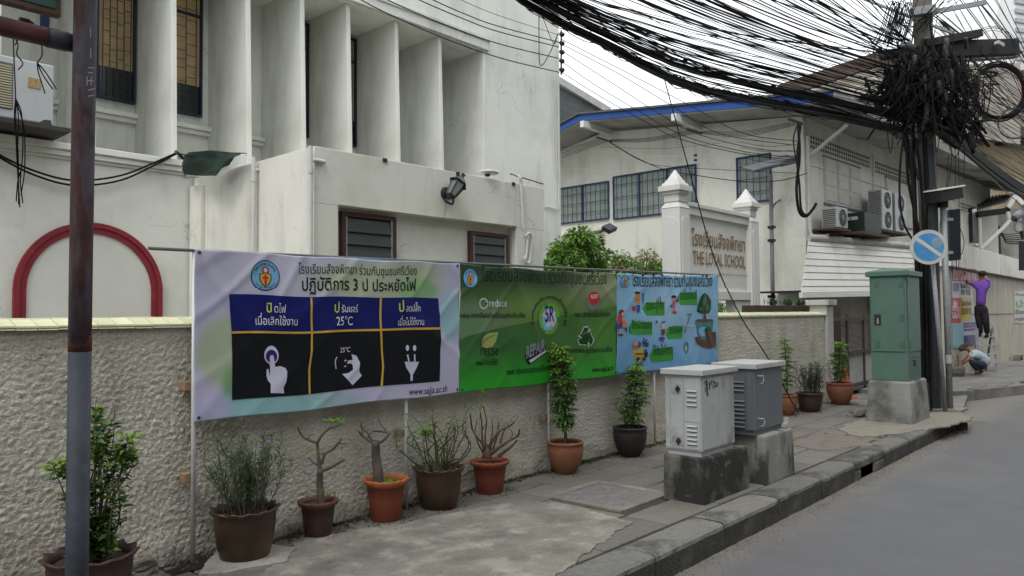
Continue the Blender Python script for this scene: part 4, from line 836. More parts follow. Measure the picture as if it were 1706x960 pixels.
LEAF_A = mat('leaf_mid', (.075, .17, .028), .5, .35, 14, rand=.0, trans=.25); LEAF_B = mat('leaf_light', (.17, .32, .045), .5, .3, 12, trans=.3); LEAF_D = mat('leaf_dark', (.03, .07, .022), .5, .35, 16, trans=.15); LEAF_G = mat('leaf_grey', (.10, .13, .085), .6, .3, 16, trans=.15)
LEAF_Y = mat('leaf_young', (.22, .32, .05), .5, .25, 12, trans=.3); BARK = mat('bark', (.16, .13, .10), .9, .25, 14, .6, 60); TWIG = mat('twig', (.07, .055, .035), .85, .3, 12); PINK = mat('petal_pink', (.50, .14, .20), .6, .3, 14, trans=.3); VIO = mat('petal_violet', (.16, .08, .42), .6, .2, trans=.2)
def shrub(name, label, c, rad, n, mats, wt, lf, seed, trunk=True, grp=None):
    r = random.Random(seed); t_ = thing(name, label, 'shrub', (c[0], c[1], 0), grp); b = MB(); tb = MB()
    clumps = []
    for _ in range(46):
        a = r.random() * 2 * pi; e = r.uniform(-.7, 1); rr = r.uniform(.45, 1)
        p = V((cos(a) * sqrt(1 - min(1, e * e)) * rr, sin(a) * sqrt(1 - min(1, e * e)) * rr, e * rr)); clumps.append((V((c[0] + p.x * rad[0], c[1] + p.y * rad[1], c[2] + p.z * rad[2])), r.uniform(.13, .27) * max(rad), r.random()))
    for p, s_, q in clumps:
        for _ in range(n // 46):
            d = V((r.gauss(0, 1), r.gauss(0, 1), r.gauss(.2, .8))).normalized(); k = r.random() ** .5
            mi = 0; x = r.random() * .6 + q * .4; acc = 0
            for i, w_ in enumerate(wt):
                acc += w_
                if x < acc: mi = i; break
            b.leaf(p + V((d.x, d.y, d.z * .8)) * s_ * k, d + V((r.gauss(0, .4), r.gauss(0, .4), -.3)), lf * r.uniform(.6, 1.3), lf * .5, V((r.gauss(0, .4), r.gauss(0, .4), 1)), mi, bend=.2)
        if trunk: tb.tube(spline([(c[0], c[1], 0), (c[0] + (p.x - c[0]) * .3, c[1] + (p.y - c[1]) * .3, c[2] * .6), p], 4), [.02] * 4 + [.012] * 4 + [.006], 5)
    part(b, 'crown', mats, t_); 
    if trunk: part(tb, 'stems', TWIG, t_)
c = aY(955, 415, 7.6); shrub('green_shrub', 'dense glossy green shrub left of the bougainvillea above the green banner', (c.x, 7.6, 2.35), (.80, .6, .62), 9500, [LEAF_A, LEAF_B, LEAF_D], (.4, .4, .2), .085, 3)
c = aY(1000, 424, 7.9); shrub('green_shrub', 'low darker part-shaded shrub squeezed between the glossy shrub and the bougainvillea', (c.x, 7.9, 2.1), (.4, .5, .35), 2000, [LEAF_A, LEAF_B, LEAF_D], (.4, .2, .4), .07, 8)
c = aY(1062, 425, 8.0); shrub('bougainvillea', 'bougainvillea with faded pink bracts beside the left sign pillar', (c.x, 8.0, 2.25), (.86, .6, .55), 7400, [LEAF_B, LEAF_A, PINK, LEAF_D], (.48, .30, .14, .08), .07, 4)
c = aY(1212, 497, 7.2); shrub('green_shrub', 'small dark shrub seen under the school sign panel', (c.x, 7.2, 1.55), (.42, .4, .35), 1800, [LEAF_A, LEAF_B, LEAF_D], (.5, .2, .3), .06, 5)
pb_ = thing('planter_box', 'brown planter box with spiky seedlings on the yard side of the wall coping', 'planter', (13, 5.5, 0)); X0 = aY(1250, 508, 5.5).x; X1 = aY(1392, 508, 5.5).x
b = MB(); b.box((X0, 5.4, 0), (X1, 5.65, 1.72)); part(b, 'box', mat('plank_brown', (.06, .035, .025), .8, .3, 6), pb_)
b = MB()
for i in range(170): x = rnd.choice([X0 + .9, X0 + 1.6, X0 + 2.1]) + rnd.gauss(0, .12); b.leaf((x, 5.5, 1.72), (rnd.gauss(0, .5), rnd.gauss(0, .3), 1), rnd.uniform(.08, .17), .02)
part(b, 'seedlings', LEAF_D, pb_)
# ================================================================== BANNERS
from mathutils.geometry import tessellate_polygon
YBN = 4.86
def flatm(name, col, rough=.42, bump=0): return mat(name, col, rough, .03, 3, spec=.22)
class Banner:
    def __init__(s, tl, tr_, br_, bl, seed, name, label):
        s.tl, s.tr, s.br, s.bl = [aY(x, y, YBN) for x, y in (tl, tr_, br_, bl)]; s.seed = seed
        s.t = thing(name, label, 'banner', (s.bl.x, YBN, 0)); s.W = (s.tr - s.tl).length; s.H = (s.tl - s.bl).length
    def wr(s, u, v):
        x = u * s.W; z = v * s.H; k = s.seed
        d = .010 * noise.noise(V((x * 1.3 + k, z * 1.6, 0))) + .007 * noise.noise(V((x * 2.4 - z * 2.2 + k, z * 1.1, 3)))
        c = noise.noise(V(((x + z * 1.0) * 1.9 + k, (x - z) * .5, 5))); d += .012 * math.exp(-(c / .10) ** 2) * (1 - .55 * v)
        c = noise.noise(V(((x - z * .8) * 1.3 + k, (x + z) * .4, 9))); d += .007 * math.exp(-(c / .12) ** 2)
        d += .0018 * noise.noise(V((x * 6, z * 6, k))) + .005 * sin((x * 1.0 + k) * 5) * (.3 + v)
        return d * .8
    def P(s, u, v, off=0):
        t = s.tl.lerp(s.tr, u); b = s.bl.lerp(s.br, u); p = t.lerp(b, v); off = off * 1.1 + (.0018 if off else 0); sag = .012 * sin(pi * u) * (1 - v) + .005 * sin(u * 21 + s.seed) * (1 - v) - .006 * sin(u * 13) * v
        return V((p.x, YBN - .012 - off - s.wr(u, v), p.z - sag))
    def uv(s, px, py):
        p = aY(px, py, YBN - .012); u = (p.x - s.tl.x) / (s.tr.x - s.tl.x); zt = s.tl.z + (s.tr.z - s.tl.z) * u; zb = s.bl.z + (s.br.z - s.bl.z) * u
        return u, (zt - p.z) / (zt - zb)
    def px(s, px, py, off): return s.P(*s.uv(px, py), off)
    def fn(s, px, py, off):       # metric frame anchored at a pixel
        u0, v0 = s.uv(px, py); return lambda x, z: s.P(u0 + x / s.W, v0 - z / s.H, off)
    def quad(s, a, b, c, d, off, nu=24, nv=16, mb=None, mi=0):
        a, b, c, d = [V((*s.uv(*p), 0)) for p in (a, b, c, d)]; mb = mb or MB()
        mb.grid(lambda u, v: (lambda q: s.P(q.x, q.y, off))(a.lerp(b, u).lerp(d.lerp(c, u), v)), nu, nv, mi); return mb
    def line(s, pts, wpx, off, mb=None, mi=0):
        mb = mb or MB(); pts = [V((*p, 0)) for p in pts]
        for a, b in zip(pts, pts[1:]):
            d = (b - a); n = V((-d.y, d.x, 0)).normalized() * wpx / 2; k = max(1, int(d.length / 10)); 
            s.quad((a + n)[:2], (b + n)[:2], (b - n)[:2], (a - n)[:2], off, k, 1, mb, mi)
        return mb
    def poly(s, pts, off, mb=None, mi=0):
        mb = mb or MB(); U = [V((*s.uv(x, y), 0)) for x, y in pts]; st = [tuple(U[i] for i in t) for t in tessellate_polygon([U])]; out = []
        while st:
            a, b, c = st.pop(); m = lambda p, q: ((p.x - q.x) * s.W) ** 2 + ((p.y - q.y) * s.H) ** 2; e = [m(a, b), m(b, c), m(c, a)]; k = e.index(max(e))
            if max(e) > .0016:
                if k == 1: a, b, c = b, c, a
                elif k == 2: a, b, c = c, a, b
                h = (a + b) / 2; st += [(a, h, c), (h, b, c)]
            else: out.append((a, b, c))
        vs = []; 
        for t in out: vs += [s.P(p.x, p.y, off) for p in t]
        return mb.add(vs, [(3 * i, 3 * i + 1, 3 * i + 2) for i in range(len(out))], mi)
    def ell(s, cx, cy, rx, ry, off, mb=None, mi=0, n=28, r0=0):
        mb = mb or MB(); pts = []; k = 3
        vs = []; fs = []
        for i in range(k + 1):
            q = r0 + (1 - r0) * i / k
            for j in range(n): a = 2 * pi * j / n; vs.append(s.px(cx + rx * q * cos(a), cy + ry * q * sin(a), off))
        for i in range(k):
            for j in range(n): fs.append((i * n + j, i * n + (j + 1) % n, (i + 1) * n + (j + 1) % n, (i + 1) * n + j))
        return mb.add(vs, fs, mi)
    def text(s, t, x0, x1, y, off, ky=1, bold=0, mb=None, mi=0, slant=0, y1=None):
        mb = mb or MB(); u0, v0 = s.uv(x0, y); u1, v1 = s.uv(x1, y if y1 is None else y1); w_ = (u1 - u0) * s.W; sl_ = (v1 - v0) if y1 is not None else 0
        return text_mb(mb, t, lambda x, z: s.P(u0 + x / s.W, v0 - z / s.H + sl_ * x / w_, off), width=w_, ky=ky, bold=bold, mi=mi, slant=slant)
    def sheet(s, m, nu=190, nv=110):
        b = MB(); b.grid(lambda u, v: s.P(u, v, 0), nu, nv); o = part(b, 'vinyl_sheet', m, s.t, smooth=True)
        uvl = o.data.uv_layers.new(name='uv')
        for l in o.data.loops: i = l.vertex_index; uvl.data[l.index].uv = ((i % (nu + 1)) / nu, 1 - (i // (nu + 1)) / nv)
        so_ = o.modifiers.new('thick', 'SOLIDIFY'); so_.thickness = .0012; so_.offset = 1 if False else -1
        b = MB()
        for u, v in ((.012, .02), (.988, .02), (.012, .975), (.988, .975)): b.disc(s.P(u, v, .003), (0, 1, 0), .011, 10, th=.004)
        part(b, 'eyelet', mat('eyelet', (.06, .06, .06), .4, metal=.5), s.t, kind='stuff'); return o
def ban_mat(name, base, layers, rough=.36):
    """print in UV: base colour, then (colour, kind, params) layers"""
    m = bpy.data.materials.new(name); m.use_nodes = True; t = m.node_tree; N = t.nodes.new; L = t.links.new; b = t.nodes['Principled BSDF']; b.inputs['Roughness'].default_value = rough
    tc = N('ShaderNodeUVMap'); tc.uv_map = 'uv'; sp = N('ShaderNodeSeparateXYZ'); L(tc.outputs[0], sp.inputs[0]); out = (*base, 1)
    nz = N('ShaderNodeTexNoise'); nz.inputs['Scale'].default_value = 3; nz.inputs['Detail'].default_value = 2; L(tc.outputs[0], nz.inputs['Vector'])
    def M(op, a, c=None):
        x = N('ShaderNodeMath'); x.operation = op
        for i, s_ in enumerate((a, c)):
            if s_ is None: continue
            if isinstance(s_, (int, float)): x.inputs[i].default_value = s_
            else: L(s_, x.inputs[i])
        return x.outputs[0]
    U, Vv = sp.outputs[0], M('SUBTRACT', 1.0, sp.outputs[1]); nw = M('MULTIPLY', M('SUBTRACT', nz.outputs['Fac'], .5), .35)
    def ramp(src, lo, hi, a=0, c=1):
        r = N('ShaderNodeMapRange'); r.inputs[1].default_value = lo; r.inputs[2].default_value = hi; r.inputs[3].default_value = a; r.inputs[4].default_value = c; r.interpolation_type = 'SMOOTHSTEP'; L(src, r.inputs[0]); return r.outputs[0]
    for col, kind, pr in layers:
        if kind == 'blob':
            cu, cv, ru, rv, soft, am = pr; du = M('DIVIDE', M('SUBTRACT', U, cu), ru); dv = M('DIVIDE', M('SUBTRACT', Vv, cv), rv)
            d = M('ADD', M('SQRT', M('ADD', M('MULTIPLY', du, du), M('MULTIPLY', dv, dv))), M('MULTIPLY', nw, .6)); f = ramp(d, 1 - soft, 1, am, 0)
        elif kind == 'v': lo, hi, am = pr; f = ramp(M('ADD', Vv, M('MULTIPLY', nw, .2)), lo, hi, 0, am)
        elif kind == 'u': lo, hi, am = pr; f = ramp(U, lo, hi, 0, am)
        elif kind == 'hill': a_, b_, umax, am = pr; f = ramp(M('SUBTRACT', Vv, M('SUBTRACT', a_, M('MULTIPLY', M('POWER', U, .7), b_))), -.002, .002, 0, am)
        x = N('ShaderNodeMixRGB'); L(f, x.inputs[0]); x.inputs[2].default_value = (*col, 1)
        if isinstance(out, tuple): x.inputs[1].default_value = out
        else: L(out, x.inputs[1])
        out = x.outputs[0]
    L(out, b.inputs['Base Color']); return m
INK = flatm('print_black', (.012, .012, .014)); WHT = flatm('print_white', (.62, .62, .66)); NAVY = flatm('print_navy', (.006, .010, .11)); BLK = flatm('print_panel_black', (.006, .007, .010))
YEL = flatm('print_gold', (.52, .32, .05)); LIME = flatm('print_lime', (.42, .52, .06)); REDP = flatm('print_red', (.42, .03, .02)); SKYB = flatm('print_sky', (.16, .38, .60)); GRNP = flatm('print_green', (.04, .26, .03)); DGRN = flatm('print_dark_green', (.008, .05, .012))
ORG = flatm('print_orange', (.55, .20, .04)); SKIN_P = flatm('print_skin', (.50, .24, .14)); BRWN = flatm('print_brown', (.10, .04, .025)); TEAL = flatm('print_teal', (.05, .18, .17)); BLUP = flatm('print_blue', (.02, .06, .30)); GREYP = flatm('print_grey', (.16, .17, .18)); LEAFP = flatm('print_leaf', (.30, .34, .10)); DVIO = flatm('print_violet', (.03, .015, .12))
PALG = flatm('print_pale', (.45, .48, .50))
HEAD = 'โรงเรียนสัจจพิทยา ร่วมกับชุมชนศรีเวียง'
def emblem(B, cx, cy, rx, ry, off=.002):
    E_ = sub(B.ell(cx, cy, rx, ry, off).build('emblem', flatm('emblem_navy', (.01, .015, .08)), B.t), B.t)
    part(B.ell(cx, cy, rx * .93, ry * .93, off + .001), 'emblem_disc', SKYB, E_)
    k = lambda x, y: (cx + rx * x, cy + ry * y)
    part(B.poly([k(-.42, -.12), k(0, -.2), k(.42, -.12), k(.40, .28), k(.24, .55), k(0, .74), k(-.24, .55), k(-.40, .28)], off + .002), 'shield_edge', INK, E_)
    part(B.poly([k(-.36, -.08), k(0, -.15), k(.36, -.08), k(.34, .26), k(.2, .5), k(0, .66), k(-.2, .5), k(-.34, .26)], off + .003), 'shield', YEL, E_)
    mb = B.poly([k(-.07, -.06), k(.07, -.06), k(.07, .58), k(-.07, .58)], off + .004); B.poly([k(-.2, .06), k(.2, .06), k(.2, .18), k(-.2, .18)], off + .0042, mb); part(mb, 'cross', REDP, E_)
    mb = MB(); pts = [k((.30 if i % 2 else .2) * cos(i * pi / 14), -.36 + (.30 if i % 2 else .2) * sin(i * pi / 14)) for i in range(28)]; B.poly(pts, off + .003, mb); part(mb, 'sunburst', REDP, E_)
    part(B.ell(*k(0, -.36), rx * .13, ry * .14, off + .004), 'flame', PALG, E_)
    mb = MB(); arc_text(mb, 'THE LOYAL SCHOOL', lambda x, y: B.px(cx + x * rx, cy - y * ry, off + .003), 0, 0, .68, radians(158), radians(22), .21, bold=.02)
    arc_text(mb, 'โรงเรียนสัจจพิทยา', lambda x, y: B.px(cx + x * rx, cy - y * ry, off + .003), 0, 0, .84, radians(212), radians(328), .2, inner=True); part(mb, 'emblem_lettering', INK, E_)
# --- banner 1: saving electricity
B1 = Banner((322, 413), (764, 438), (764, 655), (322, 705), 1.0, 'saving_banner', 'white and lavender vinyl banner with three black pictogram panels under blue headings')
B1.sheet(ban_mat('banner_lavender', (.42, .41, .56), [((.46, .46, .56), 'blob', (.3, .1, .5, .3, .9, .8)), ((.34, .40, .22), 'blob', (.64, .16, .36, .2, .5, .8)), ((.16, .36, .13), 'blob', (.80, .22, .12, .13, .5, .75)), ((.32, .40, .22), 'blob', (.10, .60, .12, .26, .4, .8)), ((.12, .32, .12), 'blob', (.15, .80, .09, .16, .4, .8)),
         ((.22, .42, .46), 'blob', (.96, .40, .09, .26, .6, .8)), ((.20, .42, .44), 'blob', (.22, .96, .26, .14, .5, .85)), ((.24, .42, .42), 'blob', (.42, .98, .2, .1, .6, .7)), ((.40, .36, .56), 'blob', (.05, .97, .07, .16, .5, .8)), ((.30, .34, .2), 'blob', (.84, .05, .16, .1, .7, .5))]))
c6 = lambda x, y: (310 + x / 2.909, 390 + y / 2.909)
emblem(B1, *c6(382, 199), 24, 26.5)
part(B1.text(HEAD, *[c6(540, 180)[0], c6(1117, 190)[0]], c6(0, 180)[1], .002, ky=1.35, bold=.004, y1=c6(0, 195)[1]), 'header_lettering', INK, B1.t)
part(B1.text('ปฏิบัติการ 3 ป ประหยัดไฟ', c6(555, 0)[0], c6(1112, 0)[0], c6(0, 268)[1], .002, ky=1.3, bold=.012, y1=c6(0, 275)[1]), 'title_lettering', INK, B1.t)
hb = part(B1.quad(c6(206, 293), c6(1222, 310), c6(1233, 458), c6(218, 475), .002, 110, 20), 'heading_panel', NAVY, B1.t, smooth=True)
part(B1.quad(c6(218, 475), c6(1233, 458), c6(1231, 712), c6(220, 811), .002, 110, 40), 'pictogram_panel', BLK, B1.t, smooth=True)
dv = B1.line([c6(215, 481), c6(420, 477), c6(606, 473), c6(940, 464), c6(1237, 456)], 3.6, .004); part(dv, 'divider', YEL, B1.t)
part(B1.line([c6(603, 303), c6(602, 380), c6(606, 475), c6(604, 560), c6(594, 660), c6(596, 774)], 3.3, .0045), 'divider', YEL, B1.t)
part(B1.line([c6(939, 307), c6(938, 400), c6(941, 465), c6(945, 560), c6(952, 640), c6(944, 743)], 3.3, .0045), 'divider', YEL, B1.t)
def small2(B, yel, wh, l2, x0, x1, y, xa, xb2, y2, cv=c6):
    part(B.text(yel, cv(x0, 0)[0], cv(x0 + 30, 0)[0], cv(0, y)[1], .004, ky=1.15, bold=.012), 'lettering', LIME, B.t)
    mb = B.text(wh, cv(x0 + 36, 0)[0], cv(x1, 0)[0], cv(0, y)[1], .004, ky=1.35); B.text(l2, cv(xa, 0)[0], cv(xb2, 0)[0], cv(0, y2)[1], .004, ky=1.3, bold=.003, mb=mb); part(mb, 'lettering', WHT, B.t)
small2(B1, 'ปิ', 'ดไฟ', 'เมื่อเลิกใช้งาน', 384, 480, 380, 330, 538, 443)
small2(B1, 'ป', 'รับแอร์', '25°C', 714, 830, 379, 724, 806, 443)
small2(B1, 'ป', 'ลดปลั๊ก', 'เมื่อไม่ใช้งาน', 1024, 1136, 376, 1022, 1152, 444)
LAV = flatm('print_lavender_white', (.52, .51, .66))
mb = B1.ell(*c6(408, 588), 12, 15.5, .004); o = part(mb, 'pictogram_switch', LAV, B1.t); part(B1.ell(*c6(408, 594), 9.5, 11, .005), 'switch_shade', DVIO, o)
mb = B1.poly([c6(*p) for p in ((399, 596), (404, 588), (413, 588), (418, 596), (426, 645), (402, 650), (400, 640))], .006); B1.poly([c6(*p) for p in ((402, 650), (426, 645), (450, 640), (474, 648), (482, 664), (479, 715), (466, 745), (470, 772), (402, 773), (404, 728), (390, 712), (384, 690), (385, 660), (392, 655), (400, 690))], .006, mb); part(mb, 'pictogram_finger', LAV, o)
mb = B1.poly([c6(*p) for p in ((800, 584), (824, 592), (840, 626), (838, 668), (852, 690), (808, 736), (756, 680), (786, 676), (808, 660), (806, 636), (796, 628), (780, 632), (783, 615), (806, 612))], .004); B1.line([c6(729, 595), c6(722, 612), (c6(722, 630)), c6(726, 654)], 1.6, .004, mb); part(mb, 'pictogram_hand', LAV, B1.t)
part(B1.text('25°C', c6(744, 0)[0], c6(794, 0)[0], c6(0, 575)[1], .0045, ky=1.2), 'lettering', WHT, B1.t)
mb = B1.text('+', c6(763, 0)[0], c6(779, 0)[0], c6(0, 627)[1], .0045); B1.text('-', c6(763, 0)[0], c6(777, 0)[0], c6(0, 655)[1], .0045, mb=mb); part(mb, 'lettering', WHT, B1.t)
mb = B1.poly([c6(*p) for p in ((1057, 620), (1127, 619), (1120, 642), (1100, 680), (1086, 680), (1064, 646))], .004)
for q in ((1070, 585, 1078, 618), (1104, 583, 1107, 618)): B1.line([c6(*q[:2]), c6(*q[2:])], 2.6, .0045, mb)
for q in (1070, 1104): B1.ell(*c6(q, 553), 2.8, 5, .004, mb, n=12)
B1.line([c6(1092, 680), c6(1092, 712)], 4.0, .0045, mb); part(mb, 'pictogram_plug', LAV, B1.t)
part(B1.text('www.sajja.ac.th', c6(1079, 0)[0], c6(1270, 0)[0], c6(0, 781)[1], .002, ky=1.15, bold=.006, slant=.15, y1=c6(0, 764)[1]), 'lettering', INK, B1.t)
# --- banner 2: five Rs
c7 = lambda x, y: (750 + x / 3.63, 420 + y / 3.63)
B2 = Banner((765, 439), (1025, 455), (1025, 626), (763, 656), 4.3, 'recycling_banner', 'green vinyl banner about reduce, reuse and recycle with a red button')
B2.sheet(ban_mat('banner_green', (.020, .055, .016), [((.10, .20, .035), 'v', (.08, .5, .9)), ((.24, .28, .15), 'blob', (.95, .14, .45, .34, .9, .8)), ((.16, .27, .07), 'blob', (.45, .34, .4, .25, .9, .6)), ((.12, .20, .11), 'blob', (.05, .46, .3, .22, .6, .85)), ((.022, .10, .022), 'hill', (.60, .27, 1, .9)),
         ((.06, .20, .02), 'blob', (.95, .62, .5, .45, .9, .85)), ((.02, .30, .02), 'v', (.62, 1.0, .95)), ((.05, .14, .02), 'blob', (.6, .55, .35, .4, .9, .5))]))
emblem(B2, *c7(122, 156), 12.5, 16.5)
part(B2.text(HEAD, c7(190, 0)[0], c7(945, 0)[0], c7(0, 168)[1], .002, ky=1.4, bold=.006, y1=c7(0, 192)[1]), 'header_lettering', INK, B2.t)
part(B2.text('reduce', c7(236, 0)[0], c7(345, 0)[0], c7(0, 330)[1], .002, ky=1.2, bold=.02), 'lettering', PALG, B2.t)
mb = B2.ell(*c7(205, 313), 7.6, 9.6, .002, r0=.72); B2.poly([c7(208, 300), c7(232, 306), c7(220, 335)], .003, mb); o = part(mb, 'reduce_mark', PALG, B2.t)
part(B2.poly([c7(211, 303), c7(228, 308), c7(219, 328)], .004), 'mark_leaf', DGRN, o)
SM = [('reduce ลดการใช้ผลิตภัณฑ์ที่มีบรรจุภัณฑ์สิ้นเปลือง', 62, 455, 402, 396), ('reject หลีกเลี่ยงใช้สิ่งทำลายโลก', 750, 968, 392, 392), ('recycle แปรสภาพและหมุนเวียนนำกลับมาใช้ใหม่', 672, 985, 612, 604), ('reuse นำมาใช้ซ้ำ', 163, 300, 690, 684), ('repair ซ่อมแซมอุปกรณ์ให้สามารถใช้งานต่อได้', 345, 730, 742, 704)]
for t, x0, x1, ya, yb_ in SM: part(B2.text(t, c7(x0, 0)[0], c7(x1, 0)[0], c7(0, ya)[1], .002, ky=1.4, bold=.012, y1=c7(0, yb_)[1]), 'small_lettering', INK, B2.t)
part(B2.text('www.sajja.ac.th', c7(868, 0)[0], c7(992, 0)[0], c7(0, 725)[1], .002, ky=1.3, bold=.01, y1=c7(0, 716)[1]), 'lettering', INK, B2.t)
cx, cy = c7(597, 402)
mb = MB(); arc_text(mb, 'ช่วยกันลดปริมาณขยะด้วยหลัก 5R', lambda x, y: B2.px(cx + x, cy - y, .002), 0, 0, 26, radians(196), radians(-22), 6.6, bold=.012, ry=1.3); part(mb, 'arc_lettering', INK, B2.t)
gl = part(B2.ell(cx, cy, 17, 27, .002), 'globe_mark', GRNP, B2.t); part(B2.ell(cx, cy + 1, 13, 22, .003), 'globe', SKYB, gl)
mb = MB()
for x, y, rx, ry in ((-5, -10, 7, 8), (6, 4, 5, 10), (-2, 9, 4, 5), (7, -9, 3, 4)): B2.ell(cx + x, cy + y, rx, ry, .0042 + .0001 * x, mb, n=14)
part(mb, 'cloud', PALG, gl)
for a0 in (100, 220, 340):
    mb = MB()
    A = [radians(a0 - k * 12) for k in range(9)]; P_ = [(cx + 17.5 * cos(a), cy - 27 * sin(a)) for a in A]; Q_ = [(cx + 12 * cos(a), cy - 19.5 * sin(a)) for a in A]
    for i in range(8): mb.add([B2.px(*P_[i], .0055), B2.px(*P_[i + 1], .0055), B2.px(*Q_[i + 1], .0055), B2.px(*Q_[i], .0055)], [(0, 1, 2, 3)])
    part(mb, 'recycling_arrow', flatm('print_leaf_green', (.13, .32, .03)), gl)
part(B2.text('5R', cx - 7.5, cx + 8, cy + 5, .0065, ky=1.7, bold=.01), 'lettering', DVIO, gl)
o = part(B2.ell(*c7(865, 296), 10.5, 14.5, .002), 'button_base', GREYP, B2.t); part(B2.ell(*c7(866, 278), 8.6, 11, .0035), 'button_top', REDP, o); part(B2.text('ALERT', c7(846, 0)[0], c7(888, 0)[0], c7(0, 278)[1], .005, ky=1.3, bold=.02), 'lettering', WHT, o)
def tri_mark(B, cx, cy, rx, ry, cv, off, m, grow, parent):
    mb = MB()
    for k in range(3):
        a = radians(90 + 120 * k); R2 = lambda x, y: cv(cx + (x * cos(a) - y * sin(a)) * rx, cy - (x * sin(a) + y * cos(a)) * ry)
        B.poly([R2(x * grow + .45 * (1 - grow), y * grow) for x, y in ((.95, -.25), (.95, .25), (.3, .62), (.1, .9), (-.05, .42), (.15, .5), (.55, .22), (.55, -.25))], off + .0001 * k, mb)
    return part(mb, 'recycling_triangle', m, parent)
ot = tri_mark(B2, 822, 515, 48, 66, c7, .002, PALG, 1.12, B2.t); tri_mark(B2, 822, 515, 48, 66, c7, .0035, DGRN, .92, ot)
part(B2.ell(*c7(822, 520), 5.5, 7, .004), 'mark_core', DGRN, ot)
o = part(B2.poly([c7(*p) for p in ((297, 485), (285, 540), (262, 575), (225, 585), (202, 575), (198, 545), (206, 515), (232, 492))], .002), 'reuse_leaf', LEAFP, B2.t); part(B2.line([c7(203, 562), c7(215, 535), c7(245, 515), c7(275, 506)], 1.0, .0035), 'leaf_vein', DGRN, o)
part(B2.text('reuse', c7(188, 0)[0], c7(300, 0)[0], c7(0, 632)[1], .002, ky=1.35), 'lettering', INK, B2.t)
o = part(B2.poly([c7(*p) for p in ((455, 620), (578, 562), (588, 606), (480, 680), (462, 660))], .002), 'repair_tool', flatm('print_black2', (.015, .015, .02)), B2.t)
part(B2.poly([c7(*p) for p in ((478, 655), (580, 592), (585, 602), (490, 668))], .0035), 'tool_shaft', PALG, o); part(B2.text('REPAIR', c7(462, 0)[0], c7(572, 0)[0], c7(0, 643)[1], .004, ky=1.8, bold=.03, y1=c7(0, 590)[1]), 'lettering', flatm('print_greyblue', (.2, .22, .26)), o)
# --- banner 3: children saving water
c3 = lambda x, y: (1020 + x / 5.333, 440 + y / 5.333)
B3 = Banner((1026, 455), (1195, 458), (1195, 605), (1025, 626), 8.8, 'water_saving_banner', 'light blue vinyl banner with green arrow tags, cartoon children and a tree in a hand')
B3.sheet(ban_mat('banner_blue', (.20, .40, .58), [((.10, .28, .50), 'v', (.5, 1, .7)), ((.36, .50, .66), 'blob', (.45, .35, .3, .3, .9, .7)), ((.28, .42, .66), 'blob', (.75, .75, .2, .3, .9, .5)), ((.07, .20, .40), 'blob', (.1, .7, .2, .3, .9, .5))]), 90, 70)
emblem(B3, *c3(106, 152), 7.4, 12.3)
part(B3.text(HEAD, c3(176, 0)[0], c3(890, 0)[0], c3(0, 190)[1], .002, ky=1.6, bold=.008, y1=c3(0, 190)[1]), 'header_lettering', INK, B3.t)
TG = [([(272, 390), (305, 337), (465, 337), (467, 453), (305, 453)], 'ขนขยะสู่ที่ทิ้ง', 303, 455, 405), ([(572, 300), (600, 250), (748, 252), (755, 365), (605, 362)], 'รดน้ำแต่พอดี', 600, 748, 318), ([(155, 560), (180, 512), (358, 510), (362, 625), (172, 632)], 'ใช้ถุงผ้าจ่ายตลาด', 178, 355, 582),
      ([(480, 600), (510, 558), (633, 550), (628, 660), (500, 668)], 'ปิดน้ำให้สนิท', 512, 622, 622), ([(342, 810), (375, 750), (540, 740), (553, 855), (365, 870)], 'ใช้ถังน้ำล้างรถ', 372, 542, 815)]
for pts, t, x0, x1, y in TG:
    o = part(B3.poly([c3(*p) for p in pts], .003), 'arrow_tag', GRNP, B3.t); part(B3.text(t, c3(x0, 0)[0], c3(x1, 0)[0], c3(0, y)[1], .0045, ky=1.9, bold=.02), 'lettering', DGRN, o)
def fig(items, nm):
    root = None
    for k, (m, kind, a) in enumerate(items):
        off = .002 + .0012 * k; mb = B3.ell(*c3(a[0], a[1]), a[2] / 5.333, a[3] / 5.333, off, n=14) if kind == 'e' else B3.poly([c3(*p) for p in a], off)
        if root is None: root = part(mb, nm, m, B3.t)
        else: part(mb, nm + '_patch', m, root)
fig([(BLUP, 'p', [(215, 365), (250, 365), (248, 410), (240, 438), (220, 438)]), (ORG, 'e', (228, 305, 28, 48)), (INK, 'e', (218, 258, 24, 12)), (REDP, 'p', [(175, 380), (208, 378), (208, 420), (177, 420)]), (BLUP, 'p', [(268, 262), (280, 250), (282, 275), (277, 355), (271, 355)]), (INK, 'e', (226, 322, 6, 6))], 'cartoon_child')
fig([(SKIN_P, 'e', (542, 305, 18, 26)), (INK, 'e', (542, 288, 20, 14)), (flatm('print_pink', (.5, .12, .2)), 'p', [(530, 325), (555, 325), (562, 385), (535, 388)]), (SKIN_P, 'p', [(540, 388), (556, 388), (556, 420), (542, 420)]), (REDP, 'e', (554, 428, 18, 12)), (BLUP, 'e', (520, 372, 8, 12)), (INK, 'e', (568, 320, 6, 18))], 'cartoon_child')
fig([(BRWN, 'e', (86, 438, 24, 30)), (SKIN_P, 'e', (96, 450, 14, 18)), (REDP, 'p', [(55, 455), (85, 462), (88, 530), (42, 535)]), (BLUP, 'p', [(42, 530), (82, 530), (78, 580), (30, 575)]), (SKIN_P, 'p', [(50, 580), (72, 580), (80, 630), (62, 630)]), (INK, 'e', (82, 635, 18, 8)), (INK, 'e', (56, 632, 10, 7)), (ORG, 'e', (104, 540, 22, 34)), (INK, 'p', [(115, 570), (130, 570), (128, 610), (120, 608)]), (INK, 'p', [(148, 565), (156, 565), (156, 620), (150, 620)])], 'cartoon_child')
